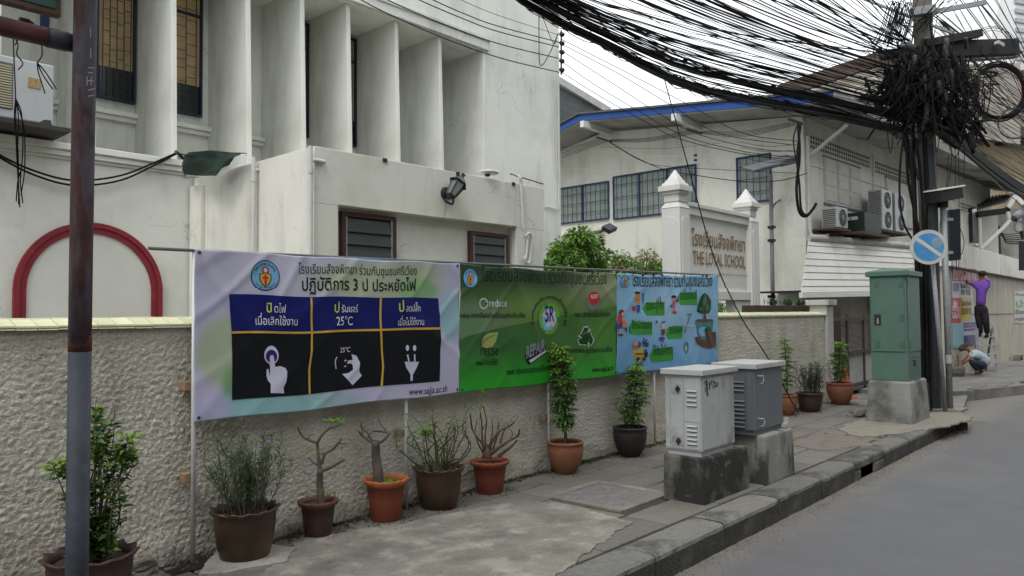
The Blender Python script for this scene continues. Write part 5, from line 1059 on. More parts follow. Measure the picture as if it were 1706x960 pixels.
fig([(PALG, 'e', (448, 548, 26, 30)), (SKIN_P, 'e', (440, 552, 12, 18)), (BLUP, 'p', [(435, 520), (475, 505), (478, 518), (440, 530)]), (BRWN, 'p', [(440, 580), (475, 580), (468, 630), (445, 635)]), (BLUP, 'e', (445, 662, 26, 16)), (REDP, 'e', (448, 682, 16, 9)), (BLUP, 'e', (393, 513, 8, 14)), (SKIN_P, 'p', [(470, 590), (500, 600), (500, 610), (470, 605)])], 'cartoon_child')
fig([(YEL, 'p', [(188, 780), (205, 740), (275, 745), (290, 790), (300, 850), (192, 850)]), (GREYP, 'e', (212, 735, 32, 38)), (BLUP, 'e', (243, 720, 20, 26)), (ORG, 'e', (210, 715, 24, 20)), (YEL, 'p', [(200, 770), (275, 765), (285, 830), (205, 835)]), (INK, 'e', (236, 852, 18, 17)), (INK, 'e', (290, 848, 16, 15)), (INK, 'e', (305, 800, 18, 34)), (BLUP, 'e', (302, 770, 14, 14)), (INK, 'p', [(205, 800), (275, 795), (275, 805), (206, 810)])], 'cartoon_car')
mb = B3.text('Car', c3(282, 0)[0], c3(320, 0)[0], c3(0, 705)[1], .003, ky=1.4, bold=.04); B3.text('Wash', c3(276, 0)[0], c3(338, 0)[0], c3(0, 738)[1], .003, ky=1.5, bold=.04, mb=mb); part(mb, 'lettering', DVIO, B3.t)
fig([(DGRN, 'p', [(820, 250), (855, 280), (882, 330), (880, 400), (862, 440), (790, 442), (752, 425), (758, 370), (775, 310), (795, 268)]), (flatm('print_mid_green', (.03, .12, .03)), 'e', (815, 330, 24, 40)), (flatm('print_mid_green', 0), 'e', (850, 385, 22, 28)), (flatm('print_mid_green', 0), 'e', (785, 400, 18, 20)), (BRWN, 'p', [(815, 440), (832, 440), (836, 490), (812, 490)]), (TEAL, 'p', [(738, 512), (905, 500), (895, 600), (860, 660), (790, 668), (760, 610)]), (BRWN, 'e', (820, 502, 84, 14)), (SKYB, 'e', (810, 600, 50, 44)), (DGRN, 'e', (850, 590, 30, 34)),
     (BRWN, 'p', [(925, 610), (870, 605), (830, 600), (820, 625), (850, 650), (855, 680), (800, 672), (745, 645), (732, 660), (760, 685), (742, 692), (810, 730), (865, 745), (925, 738)])], 'tree_picture')
fig([(GREYP, 'p', [(690, 450), (700, 450), (668, 560), (655, 560)]), (GREYP, 'e', (688, 452, 24, 8)), (PALG, 'p', [(660, 545), (755, 545), (755, 555), (662, 560)]), (GREYP, 'p', [(650, 555), (665, 555), (655, 608), (640, 608)]), (TEAL, 'e', (664, 745, 20, 50)), (PALG, 'e', (660, 755, 8, 26))], 'tap_picture')
# posts and top pole
PST = mat('post_white', (.58, .58, .58), .45, .06, 6)
BLKW = mat('wood_block', (.26, .17, .10), .9, .2, 20)
for px, py, lab, ztop, blocks in ((321, 918, 'white banner post at the left edge of the lavender banner', 2.06, (.55, 1.15)), (677, 832, 'white banner post under the www address of the lavender banner', 1.5, (.62,)), (915, 758, 'white banner post half hidden by the smooth terracotta pot', 1.5, (.55,)), (1091, 722, 'white banner post under the right half of the blue banner', 1.5, ())):
    p = aY(px, py, YBN + .035); t_ = thing('banner_post', lab, 'post', (p.x, p.y, 0), 'white posts carrying the banners'); b = MB(); b.tube([(p.x, p.y, 0), (p.x, p.y, ztop)], .0145, 10); part(b, 'tube', PST, t_, smooth=True)
    for z in blocks: b = MB(); b.box((p.x - .05, p.y + .016, z - .03), (p.x + .0, YW - .012, z + .03)); b2 = part(b, 'wooden_spacer', BLKW, t_, bev=.004)
tp0, tp1 = aY(247, 413, YBN + .03), aY(1200, 458, YBN + .03); b = MB(); b.tube([tp0, tp1], .011, 8); tag(b.build('banner_rail', mat('rail_grey', (.10, .105, .11), .5, .1)), 'long thin grey rail carrying the three banners, sticking out at left', 'rail')
b = MB(); b.grid(lambda u, v: (B1.P(.50 + .23 * u, 0, .0) + V((0, .012, .002 + .012 * (1 - v) * sin(pi * min(1, u * 1.2 + .05))))), 24, 3); tag(b.build('spare_banner_edge', flatm('print_sky', 0)), 'light blue edge of another banner peeping over the lavender banner', 'banner')

# ================================================================== POTS AND PLANTS
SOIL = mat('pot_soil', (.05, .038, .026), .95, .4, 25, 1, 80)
POT = {'glaze': mat('pot_brown_glaze', (.042, .026, .015), .38, .3, 5, .2, 20, stain=((.13, .06, .022), 3, .52, .7, .7), stain2=((.03, .02, .015), 6, .55, .7, .5)),
       'dark': mat('pot_dark_red', (.05, .024, .02), .6, .2, 6, .2, 30, stain=((.03, .02, .018), 4, .5, .7, .6)),
       'orange': mat('pot_orange', (.16, .038, .018), .6, .18, 6, .2, 30, stain=((.08, .028, .018), 4, .5, .75, .6), stain2=((.3, .22, .17), 7, .62, .75, .35)),
       'red': mat('pot_red', (.15, .036, .022), .6, .18, 6, .2, 30, stain=((.06, .03, .025), 4, .52, .75, .7)),
       'terra': mat('pot_terracotta', (.20, .078, .04), .8, .15, 5, .2, 40, stain=((.11, .05, .03), 3, .5, .7, .7), stain2=((.36, .30, .25), 6, .6, .75, .4)),
       'char': mat('pot_charcoal', (.022, .018, .017), .55, .2, 6, .1, 30), 'bowl': mat('pot_dark_bowl', (.045, .03, .022), .45, .25, 5)}
RIMS = {'orange': mat('rim_orange', (.34, .10, .035), .65, .15, 9), 'dark': mat('rim_dark_red', (.11, .04, .032), .6, .2, 9), 'red': mat('rim_red', (.24, .06, .03), .6, .15, 9)}
def pot(px, py, rimw, rimy, kind, style, label, Y=None):
    p = aZ(px, py); t = (p - EYE).dot(FW)
    if Y: q = aY(px, py, Y); t = (q - EYE).dot(FW); R = rimw * t / F_PX / 2; c = V((q.x, Y, 0)); h = .31
    else:
        R = rimw * t / F_PX / 2; rb = R * .66; back = V((p.x, p.y, 0)).normalized(); c = p + back * rb; h = aT(px, rimy, t + rb - R * .9).z
        lim = YW - R - .05
        if c.y > lim: c = c * (lim / c.y)
    c.z = 0; t_ = thing('potted_plant', label, 'potted plant', tuple(c), 'potted plants along the wall')
    wv = None
    if style == 'wavy':      # glazed tub with a scalloped lip
        pr = [(R * .68, 0), (R * .74, h * .03), (R * .86, h * .35), (R * .93, h * .7), (R * .93, h * .84), (R * .96, h * .90), (R * 1.03, h * .97), (R * 1.02, h), (R * .95, h), (R * .86, h * .93), (R * .84, h * .86), (0, h * .84)]; wv = ([6, 7, 8], .012, 13, .008)
    elif style == 'bucket':
        pr = [(R * .66, 0), (R * .68, h * .02), (R * .78, h * .5), (R * .86, h * .84), (R * .97, h * .88), (R * 1.02, h * .97), (R * 1.0, h), (R * .93, h), (R * .86, h * .94), (R * .84, h * .88), (0, h * .86)]; wv = ([4, 5, 6, 7], .008, 16, .006)
    elif style == 'round':
        pr = [(R * .5, 0), (R * .56, h * .03), (R * .8, h * .28), (R * .94, h * .58), (R * .97, h * .8), (R * .93, h * .90), (R * .99, h * .93), (R * 1.0, h * .985), (R * .96, h), (R * .88, h), (R * .86, h * .93), (0, h * .88)]
    else:
        pr = [(R * .6, 0), (R * .66, h * .03), (R * .8, h * .3), (R * .9, h * .7), (R * .93, h * .9), (R * 1.02, h * .93), (R * 1.02, h), (R * .93, h), (R * .88, h * .92), (0, h * .88)]
    b = MB(); b.lathe(pr[:-1], c, 52, wave=wv)
    if style == 'bucket': b.m = [1 if i >= 3 * 52 else 0 for i in range(len(b.f))]; part(b, 'pot', [POT[kind], RIMS.get(kind, POT[kind])], t_, smooth=True)
    else: part(b, 'pot', POT[kind], t_, smooth=True)
    b = MB(); zs_ = pr[-1][1]
    def sf(u, v): a = 2 * pi * u; r_ = R * .87 * v; return (c.x + r_ * cos(a), c.y + r_ * sin(a), zs_ + .012 * noise.noise(V((cos(a) * r_ * 30, sin(a) * r_ * 30, px))))
    b.grid(sf, 24, 6); part(b, 'soil', SOIL, t_)
    return t_, c, zs_, R
def bush(t_, c, z0, stems, lean, hgt, nleaf, ll, lw, mats, wts, seed, base=.05, droop=.15, stem_r=.006, young=None, start=.15, jitter=.03, sw=TWIG, updir=.4, clumpy=0):
    r = random.Random(seed); sb = MB(); lb = MB()
    for s_ in range(stems):
        a = r.random() * 2 * pi; k = r.random() ** .6; h = hgt * r.uniform(.55, 1); tip = V((c.x + cos(a) * lean * k, c.y + sin(a) * lean * k * .7, z0 + h)); b0 = V((c.x + cos(a) * base * k, c.y + sin(a) * base * k, z0))
        tip.y = min(tip.y, YW - .05)
        m1 = b0.lerp(tip, .4) + V((r.gauss(0, jitter), r.gauss(0, jitter), 0)); m2 = b0.lerp(tip, .75) + V((r.gauss(0, jitter), r.gauss(0, jitter), 0)); P_ = spline([b0, m1, m2, tip], 6); n = len(P_)
        sb.tube(P_, [stem_r * (1 - .75 * i / n) for i in range(n)], 5)
        for q in range(nleaf // stems):
            u = start + (1 - start) * r.random(); i = min(n - 2, int(u * (n - 1))); p = P_[i].lerp(P_[i + 1], u * (n - 1) - i); a2 = r.random() * 2 * pi
            if clumpy and noise.noise(p * 9 + V((seed, 0, 0))) < clumpy - .5: continue
            d = V((cos(a2), sin(a2), r.gauss(updir, .3))); x = r.random(); mi = 0; acc = 0
            if young is not None and u > .86 and r.random() < .7: mi = young
            else:
                for j, w_ in enumerate(wts):
                    acc += w_
                    if x < acc: mi = j; break
            off = d.normalized() * r.uniform(0, ll * .8); lb.leaf(p + off * (.6), d, ll * r.uniform(.55, 1.2), lw * r.uniform(.8, 1.2), V((r.gauss(0, .3), r.gauss(0, .3), 1)), mi, bend=droop)
    part(sb, 'stems', sw, t_); part(lb, 'leaves', mats, t_); return t_
def branch_px(b, t_depth, pts, r0, r1, cv=lambda x, y: (400 + x / 3, 640 + y / 3), seed=0):
    r = random.Random(seed + len(pts)); P_ = [aT(*cv(x, y), t_depth + (r.gauss(0, .03) if i else 0)) for i, (x, y) in enumerate(pts)]; P_ = spline(P_, 5); n = len(P_)
    b.tube(P_, [1.04 * (r0 + (r1 - r0) * i / (n - 1)) for i in range(n)], 8); return P_
LM = [LEAF_A, LEAF_B, LEAF_D, LEAF_Y]
t_, c, z, R = pot(150, 1000, 138, 915, 'dark', 'wavy', 'big brown wavy-rimmed pot with a bushy bright green shrub behind the rusty pole', Y=4.55)
bush(t_, c, z, 20, .25, .92, 3400, .058, .030, LM, (.34, .14, .48, .04), 1, base=.10, young=3, start=.03, clumpy=.47)
t_, c, z, R = pot(408, 930, 106, 850, 'glaze', 'wavy', 'large brown glazed pot with grey-green spiky stems and violet flowers')
bush(t_, c, z, 46, .26, .56, 3200, .05, .007, [LEAF_G, LEAF_A, LEAF_D, VIO], (.55, .2, .25, 0), 2, base=.13, stem_r=.004, updir=1.0, jitter=.035)
b = MB()
for px, py in ((427, 722), (451, 738), (405, 713)):
    p = aT(px, py, 5.0); 
    for k in range(5): b.leaf(p, (cos(k * 1.26), sin(k * 1.26), .3), .022, .02)
part(b, 'flowers', VIO, t_)
t_, c, z, R = pot(530, 895, 65, 838, 'dark', 'bucket', 'small dark red pot with a bare forked desert rose trunk and few leaves')
b = MB(); td = (c - EYE).dot(FW); BR = mat('desert_rose_bark', (.085, .07, .055), .85, .2, 12, .4, 50)
branch_px(b, td, [(408, 612), (402, 560), (398, 500), (400, 430)], .030, .021); 
for pts, r0 in (([(400, 440), (392, 370), (385, 292)], .017), ([(385, 295), (350, 285), (310, 262), (286, 215)], .010), ([(385, 300), (405, 262), (445, 225), (470, 225)], .011), ([(445, 222), (480, 215), (515, 203)], .006), ([(402, 435), (445, 422), (490, 398), (522, 382)], .014), ([(408, 400), (425, 352), (470, 322), (508, 276)], .012), ([(392, 410), (362, 392), (342, 365)], .007), ([(345, 285), (345, 262), (372, 250)], .005), ([(500, 300), (535, 302)], .005), ([(500, 395), (500, 370)], .005), ([(405, 350), (440, 345), (452, 335)], .008)): branch_px(b, td, pts, r0, r0 * .5)
part(b, 'trunk', BR, t_, smooth=True); b = MB()
for cx_, cy_, n in ((455, 195, 26), (500, 190, 12), (490, 320, 10), (350, 352, 8), (425, 560, 10), (300, 222, 4), (520, 300, 3)):
    for _ in range(n): p = aT(400 + (cx_ + rnd.gauss(0, 16)) / 3, 640 + (cy_ + rnd.gauss(0, 7)) / 3, td + rnd.gauss(0, .02)); b.leaf(p, (rnd.gauss(0, 1), rnd.gauss(0, 1), .7), .04, .017)
part(b, 'leaves', LEAF_B, t_)
t_, c, z, R = pot(643, 860, 72, 795, 'orange', 'bucket', 'bright orange wavy pot with a stout bare desert rose stump')
b = MB(); td = (c - EYE).dot(FW); branch_px(b, td, [(690, 495), (688, 440), (680, 370), (676, 290)], .042, .030)
for pts, r0 in (([(672, 300), (645, 285), (612, 262), (592, 238)], .014), ([(660, 290), (640, 250), (608, 222), (606, 195)], .009), ([(682, 302), (715, 285), (742, 252), (712, 240), (665, 238)], .013), ([(742, 255), (722, 225), (700, 200), (692, 170)], .007), ([(640, 270), (660, 240), (690, 235)], .006), ([(735, 268), (750, 250), (752, 232)], .006), ([(600, 245), (585, 235)], .004), ([(612, 262), (610, 230)], .005), ([(655, 205), (660, 180)], .003)): branch_px(b, td, pts, r0, r0 * .45)
part(b, 'trunk', BR, t_, smooth=True); b = MB()
for _ in range(26): p = aT(400 + (612 + rnd.gauss(0, 10)) / 3, 640 + (150 + rnd.gauss(0, 22)) / 3, td); b.leaf(p, (rnd.gauss(0, 1), rnd.gauss(0, 1), .4), .02, .005)
for _ in range(160): a = rnd.random() * 6.28; k = R * .7 * sqrt(rnd.random()); b.leaf((c.x + cos(a) * k, c.y + sin(a) * k, z), (rnd.gauss(0, .6), rnd.gauss(0, .6), 1), .03, .012)
part(b, 'leaves', LEAF_B, t_)
t_, c, z, R = pot(731, 838, 80, 775, 'glaze', 'wavy', 'brown glazed wavy pot with tangled twigs and a pale green leaf tuft')
bush(t_, c, z, 22, .34, .56, 520, .045, .012, [LEAF_A, LEAF_B, LEAF_D], (.5, .3, .2), 5, base=.1, stem_r=.007, jitter=.05)
td = (c - EYE).dot(FW); b = MB()
for _ in range(90): p = aT(400 + (935 + rnd.gauss(0, 22)) / 3, 640 + (250 + rnd.gauss(0, 15)) / 3, td + rnd.gauss(0, .03)); b.leaf(p, (rnd.gauss(0, 1), rnd.gauss(0, 1), .5), .045, .02)
for _ in range(200): a = rnd.random() * 6.28; k = R * .8 * sqrt(rnd.random()); b.leaf((c.x + cos(a) * k, c.y + sin(a) * k, z), (rnd.gauss(0, .6), rnd.gauss(0, .6), .8), .045, .018)
part(b, 'leaf_tuft', LEAF_B, t_); b = MB(); branch_px(b, td, [(980, 380), (985, 320), (968, 250), (978, 190)], .012, .005); branch_px(b, td, [(1030, 400), (1060, 385), (1090, 375)], .014, .006); part(b, 'thick_stems', BR, t_)
t_, c, z, R = pot(816, 812, 63, 762, 'red', 'bucket', 'glossy red-brown pot with many upswept bare desert rose branches')
b = MB(); td = (c - EYE).dot(FW); branch_px(b, td, [(1235, 372), (1236, 340), (1240, 310)], .045, .030)
for pts, r0 in (([(1235, 345), (1210, 300), (1180, 262), (1160, 225), (1150, 150)], .014), ([(1240, 330), (1268, 275), (1300, 235), (1345, 215), (1372, 192)], .015), ([(1250, 355), (1300, 315), (1345, 285), (1388, 262), (1396, 228)], .016), ([(1222, 350), (1210, 270), (1208, 200), (1200, 140)], .012), ([(1290, 365), (1330, 335), (1365, 305), (1385, 282)], .014), ([(1230, 340), (1225, 260), (1232, 190), (1215, 110)], .010), ([(1262, 330), (1285, 260), (1292, 180)], .009), ([(1215, 345), (1190, 300), (1175, 240), (1185, 180)], .009), ([(1300, 300), (1318, 240), (1345, 200)], .008), ([(1345, 285), (1362, 255), (1350, 225)], .007), ([(1205, 240), (1225, 205), (1235, 180)], .006), ([(1250, 300), (1262, 230), (1255, 170)], .007)): branch_px(b, td, pts, r0, r0 * .4)
part(b, 'branches', mat('branch_dark', (.085, .055, .04), .8, .25, 12, .3, 50), t_, smooth=True); b = MB()
for cx_, cy_, n in ((1205, 45, 30), (1200, 120, 12), (1290, 205, 22), (1370, 180, 14), (1150, 110, 8), (1190, 350, 12)):
    for _ in range(n): p = aT(400 + (cx_ + rnd.gauss(0, 14)) / 3, 640 + (cy_ + rnd.gauss(0, 14)) / 3, td + rnd.gauss(0, .03)); b.leaf(p, (rnd.gauss(0, 1), rnd.gauss(0, 1), .6), .034, .013)
b.tube(spline([aT(797, 730, td), aT(800, 690, td), aT(803, 645, td)], 4), .003, 4)
part(b, 'leaves', LEAF_B, t_)
t_, c, z, R = pot(942, 781, 61, 731, 'terra', 'round', 'smooth round terracotta pot with a tall leafy column plant before the green banner')
def column_plant(t_, c, z, hgt, lean, rad, n, seed, ll=.07, low=.18, top=.6):
    r = random.Random(seed); sb = MB(); lb = MB(); tip = V((c.x + lean[0], c.y + lean[1], z + hgt)); P_ = spline([V((c.x, c.y, z)), V((c.x, c.y, z)).lerp(tip, .5) + V((.02, 0, 0)), tip], 8); m = len(P_)
    sb.tube(P_, [.011 * (1 - .7 * i / m) for i in range(m)], 6)
    sb.tube(spline([V((c.x + .03, c.y, z)), V((c.x + .05, c.y, z)).lerp(tip, .4), V((c.x + .02, c.y, z)).lerp(tip, .8)], 6), .006, 5)
    for k in range(n):
        u = low + (1 - low) * (k + r.random()) / n; i = min(m - 2, int(u * (m - 1))); p = P_[i].lerp(P_[i + 1], u * (m - 1) - i); w_ = rad * (1 - .45 * abs(u - top) / top) * (.8 if u > .9 else 1) * r.uniform(.5, 1.1); a = r.random() * 2 * pi
        e = p + V((cos(a) * w_, sin(a) * w_ * .8, w_ * r.uniform(-.3, .45))); e.y = min(e.y, YW - .03); sb.tube([p, p.lerp(e, .5) + V((0, 0, .01)), e], .002, 3, cap=False)
        for q in range(9):
            v_ = .25 + .75 * q / 8; pp = p.lerp(e, v_); sgn = 1 if q % 2 else -1; dd = (e - p).normalized(); sd_ = dd.cross(V((0, 0, 1))); mi = 2 if r.random() < .45 and u < .7 else (0 if r.random() < .7 else 1)
            if u > .85: mi = 1 if r.random() < .7 else 3
            lb.leaf(pp, dd * .6 + sd_ * sgn * (0 if q == 8 else .9) + V((0, 0, -.35 * (1 - u) + r.gauss(0, .15))), ll * r.uniform(.6, 1.1), ll * .3, V((r.gauss(0, .2), r.gauss(0, .2), 1)), mi, bend=.25)
    part(sb, 'stems', TWIG, t_); part(lb, 'leaves', LM, t_)
td = (c - EYE).dot(FW); ht = aT(930, 578, td).z - z
column_plant(t_, c, z, ht, (-.09, -.02), .17, 200, 7)
t_, c, z, R = pot(1050, 756, 57, 709, 'char', 'round', 'charcoal round pot with a leafy green plant before the blue banner')
td = (c - EYE).dot(FW); column_plant(t_, c, z, aT(1068, 607, td).z - z, (.10, -.05), .21, 150, 8, low=.12, top=.45)
bush(t_, c, z, 7, .2, .5, 160, .05, .018, LM, (.4, .3, .2, .1), 18, base=.05)
t_, c, z, R = pot(1312, 694, 34, 660, 'terra', 'round', 'small terracotta pot with a thin upright plant peeking out behind the grey cabinets')
td = (c - EYE).dot(FW); column_plant(t_, c, z, aT(1308, 566, td).z - z, (-.05, 0), .16, 80, 9, ll=.06)
t_, c, z, R = pot(1350, 688, 45, 657, 'bowl', 'bowl', 'dark brown bowl with a dusty grey-green bush beside the small terracotta pot')
bush(t_, c, z, 40, .30, .55, 2200, .045, .016, [LEAF_G, LEAF_D], (.75, .25), 10, base=.14, stem_r=.004)
t_, c, z, R = pot(1400, 676, 44, 640, 'terra', 'round', 'round terracotta pot with leafy shoots before the wall end pier and gate')
td = (c - EYE).dot(FW); column_plant(t_, c, z, aT(1398, 570, td).z - z, (-.03, 0), .2, 90, 11, ll=.075); bush(t_, c, z, 9, .25, .5, 260, .06, .022, LM, (.4, .3, .2, .1), 19, base=.08)
p = aY(1408, 668, 4.82); p.y -= .1; p.z = 0; cn = thing('traffic_cone', 'small orange traffic cone half hidden behind the pot by the end pier', 'traffic cone', (p.x, p.y + .1, 0)); b = MB(); b.lathe([(.15, .03), (.14, .06), (.03, .55), (0, .56)], (p.x, p.y + .1, 0), 20); part(b, 'cone', mat('cone_orange', (.50, .09, .03), .5, .15), cn); b = MB(); b.box((p.x - .17, p.y - .07, .006), (p.x + .17, p.y + .27, .03)); part(b, 'base', mat('cone_orange', 0), cn)

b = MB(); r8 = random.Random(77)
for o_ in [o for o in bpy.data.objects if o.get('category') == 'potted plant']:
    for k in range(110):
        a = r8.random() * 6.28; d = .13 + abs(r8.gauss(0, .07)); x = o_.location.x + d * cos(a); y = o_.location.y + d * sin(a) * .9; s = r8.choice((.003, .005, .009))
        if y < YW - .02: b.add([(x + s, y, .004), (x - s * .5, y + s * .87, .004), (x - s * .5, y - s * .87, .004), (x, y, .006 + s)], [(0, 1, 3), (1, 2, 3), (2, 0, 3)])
b.build('spilled_soil', SOIL, kind='stuff')  # dark soil crumbs added to deepen the contact shade round the pot bases
# ================================================================== CABINETS
PL = mat('plinth_stained', (.17, .165, .14), .93, .15, 3, .9, 45, speck=(90, .2), stain=((.014, .015, .013), 2.1, .34, .50, .96, (1, 1, .7)), stain2=((.30, .29, .25), 6, .6, .75, .5))
PL2 = mat('plinth_grey', (.20, .20, .185), .93, .15, 3, .8, 45, stain=((.02, .022, .02), 2.6, .5, .6, .9, (1, 1, .45)), stain2=((.33, .32, .29), 6, .6, .75, .5))
PL3 = mat('plinth_light', (.21, .21, .20), .93, .2, 2.5, .9, 45, speck=(90, .2), stain=((.07, .072, .052), 2.0, .48, .62, .85))
def block(name, label, a, b_, m, flare=0, bev=.02):
    b = MB(); n = 8; c = ((a[0] + b_[0]) / 2, (a[1] + b_[1]) / 2); hx = (b_[0] - a[0]) / 2; hy = (b_[1] - a[1]) / 2; b.frus(c, (hx + flare, hy + flare), (hx, hy), a[2], b_[2]); o = b.build(name, m, bev=bev); return tag(o, label, 'plinth')
def cabinet(name, label, x0, x1, y0, y1, z0, z1, body, lidm, lid_oh=.03, lid_h=.05, doors=1, style='white'):
    t_ = thing(name, label, 'cabinet', (x0, y0, z0)); b = MB(); b.box((x0, y0, z0 + .045), (x1, y1, z1)); bd = part(b, 'body', body, t_, bev=.005)
    b = MB(); b.box((x0 + .015, y0 + .015, z0), (x1 - .015, y1 - .015, z0 + .044)); part(b, 'base_frame', body, t_)
    b = MB(); b.frus(((x0 + x1) / 2, (y0 + y1) / 2), ((x1 - x0) / 2 + lid_oh, (y1 - y0) / 2 + lid_oh), ((x1 - x0) / 2 + lid_oh, (y1 - y0) / 2 + lid_oh), z1 + .001, z1 + lid_h); part(b, 'lid', lidm, t_, bev=.006); return t_, bd
WC = mat('cabinet_white', (.345, .36, .36), .5, .08, 3, .08, 40, stain=((.13, .12, .105), 3.2, .54, .74, .75), stain2=((.10, .06, .03), 9, .64, .72, .8), streak=((.14, .13, .11), .6)); GC = mat('cabinet_grey', (.105, .115, .125), .5, .1, 3, .1, 40, stain=((.06, .06, .06), 2.5, .58, .8, .5)); LIDM = mat('cabinet_lid', (.36, .365, .355), .55, .1, 4, stain=((.14, .135, .12), 4, .55, .75, .6)); HNG = mat('hinge_grey', (.2, .2, .2), .5, .2)
block('concrete_plinth', 'black-stained concrete plinth under the white cabinet', (5.78, 3.07, -.02), (6.63, 3.46, .385), PL, .004)
x0, x1, y0, y1, z0, z1 = 5.80, 6.41, 3.095, 3.44, .386, 1.07
t_, bd = cabinet('white_cabinet', 'off-white metal street cabinet with louvres and a scrawled graffiti tag, nearest the viewer', x0, x1, y0, y1, z0, z1, WC, LIDM)
b = MB(); ym = y0 + .165; b.box((x0 - .006, ym + .002, z0 + .06), (x0 - .001, y1 - .055, z1 - .02)); b.box((x0 - .004, y1 - .05, z0 + .06), (x0 - .001, y1 - .004, z1 - .02)); 
part(b, 'door', WC, t_, bev=.002, kind=None)
b = MB(); b.box((x0 - .007, y0 + .01, z0 + .29), (x0 - .001, ym - .004, z1 - .02)); part(b, 'upper_flap', WC, t_, bev=.002); b = MB(); b.box((x0 - .007, y0 + .01, z0 + .06), (x0 - .001, ym - .004, z0 + .284)); part(b, 'lower_flap', WC, t_, bev=.002)
def slots(y0_, y1_, zs_, x, parent, m=BLACK):
    for z in zs_: b = MB(); b.box((x - .003, y0_, z), (x, y1_, z + .007)); s_ = part(b, 'louvre', m, parent); b = MB(); b.add([(x - .001, y0_, z + .022), (x - .001, y1_, z + .022), (x - .012, y1_, z + .008), (x - .012, y0_, z + .008)], [(0, 1, 2, 3)]); part(b, 'louvre_hood', WC if parent.name.startswith('white') else GC, s_)
slots(y0 + .04, ym - .035, [z0 + .095 + .037 * i for i in range(5)], x0 - .0075, t_); slots(y0 + .04, ym - .035, [z0 + .42 + .04 * i for i in range(4)], x0 - .0075, t_)
for zz in (z0 + .12, z1 - .12):
    b = MB(); b.box((x0 - .009, ym + .025, zz - .04), (x0 - .0065, ym + .115, zz + .04)); l_ = part(b, 'lock_plate', STEEL, t_); b = MB(); b.disc((x0 - .013, ym + .05, zz), (1, 0, 0), .022, 12, th=.008); b.box((x0 - .02, ym + .045, zz - .03), (x0 - .013, ym + .056, zz + .03)); part(b, 'lock', BLACK, l_)
b = MB(); b.box((x0 + .02, y0 - .006, z0 + .06), (x1 - .02, y0 - .001, z1 - .02)); part(b, 'side_panel', WC, t_, bev=.003)
b = MB(); GR = [[(0, 0), (.03, .03), (.01, .05), (-.01, .04), (.02, .015), (.035, -.02)], [(.05, .04), (.05, -.01), (.06, .03), (.075, .045), (.08, .01)], [(.09, .045), (.11, .02), (.09, 0), (.12, .0), (.125, .03), (.10, .04)], [(-.005, -.01), (.03, -.035), (.035, -.05)], [(.015, .06), (.02, -.055)], [(.14, .03), (.155, .02), (.14, .0), (.13, .015)]]
for st in GR: b.tube(spline([(x0 + .06 + p[0] * 1.5, y0 - .0085, z1 - .11 + p[1] * 1.25) for p in st], 4), .003, 4)
b.add([(x0 + .24, y0 - .0066, z1 - .12), (x0 + .30, y0 - .0066, z1 - .13), (x0 + .31, y0 - .0066, z1 - .06), (x0 + .25, y0 - .0066, z1 - .05)], [(0, 1, 2, 3)]) if False else None
part(b, 'graffiti', mat('marker_black', (.02, .02, .02), .6), t_)
b = MB(); b.poly([(x0 + .36, y0 - .0068, z1 - .10), (x0 + .38, y0 - .0068, z1 - .135), (x0 + .40, y0 - .0068, z1 - .14), (x0 + .425, y0 - .0068, z1 - .11), (x0 + .43, y0 - .0068, z1 - .06), (x0 + .40, y0 - .0068, z1 - .04), (x0 + .365, y0 - .0068, z1 - .05)]); part(b, 'paint_smudge', mat('smudge', (.25, .255, .26), .7), t_)
block('concrete_plinth', 'narrow streaked concrete plinth under the darker grey cabinet', (6.83, 3.0, -.02), (7.5, 3.42, .45), PL2, .01)
x0, x1, y0, y1, z0, z1 = 6.76, 7.40, 3.06, 3.45, .452, 1.07
t_, bd = cabinet('grey_cabinet', 'darker blue-grey metal street cabinet with wire handles behind the white one', x0, x1, y0, y1, z0, z1, GC, LIDM)
slots(y0 + .1, y0 + .25, [z0 + .06 + .04 * i for i in range(7)], x0 - .001, t_); slots(y0 + .1, y0 + .25, [z0 + .40 + .04 * i for i in range(3)], x0 - .001, t_)
b = MB(); b.box((x0 - .006, y0 + .085, z0 + .05), (x0 - .001, y0 + .095, z1 - .01)); b.box((x0 - .006, y0 + .02, z0 + .05), (x0 - .0012, y0 + .075, z1 - .01)); part(b, 'door_edge', GC, t_)
for zz in (z0 + .12, z1 - .1): b = MB(); b.tube(spline([(x0 + .06, y0, zz + .04), (x0 + .06, y0 - .03, zz + .035), (x0 + .12, y0 - .035, zz + .03), (x0 + .12, y0 - .03, zz - .03), (x0 + .12, y0, zz - .04)], 4), .005, 6); part(b, 'handle', LIDM, t_)
b = MB(); b.box((x1 - .03, y0 - .04, z0 + .02), (x1 + .05, y0 - .002, z0 + .05)); b.box((x1 + .02, y0 - .04, z0 + .05), (x1 + .05, y0 - .002, z0 + .1)); part(b, 'bracket', LIDM, t_)
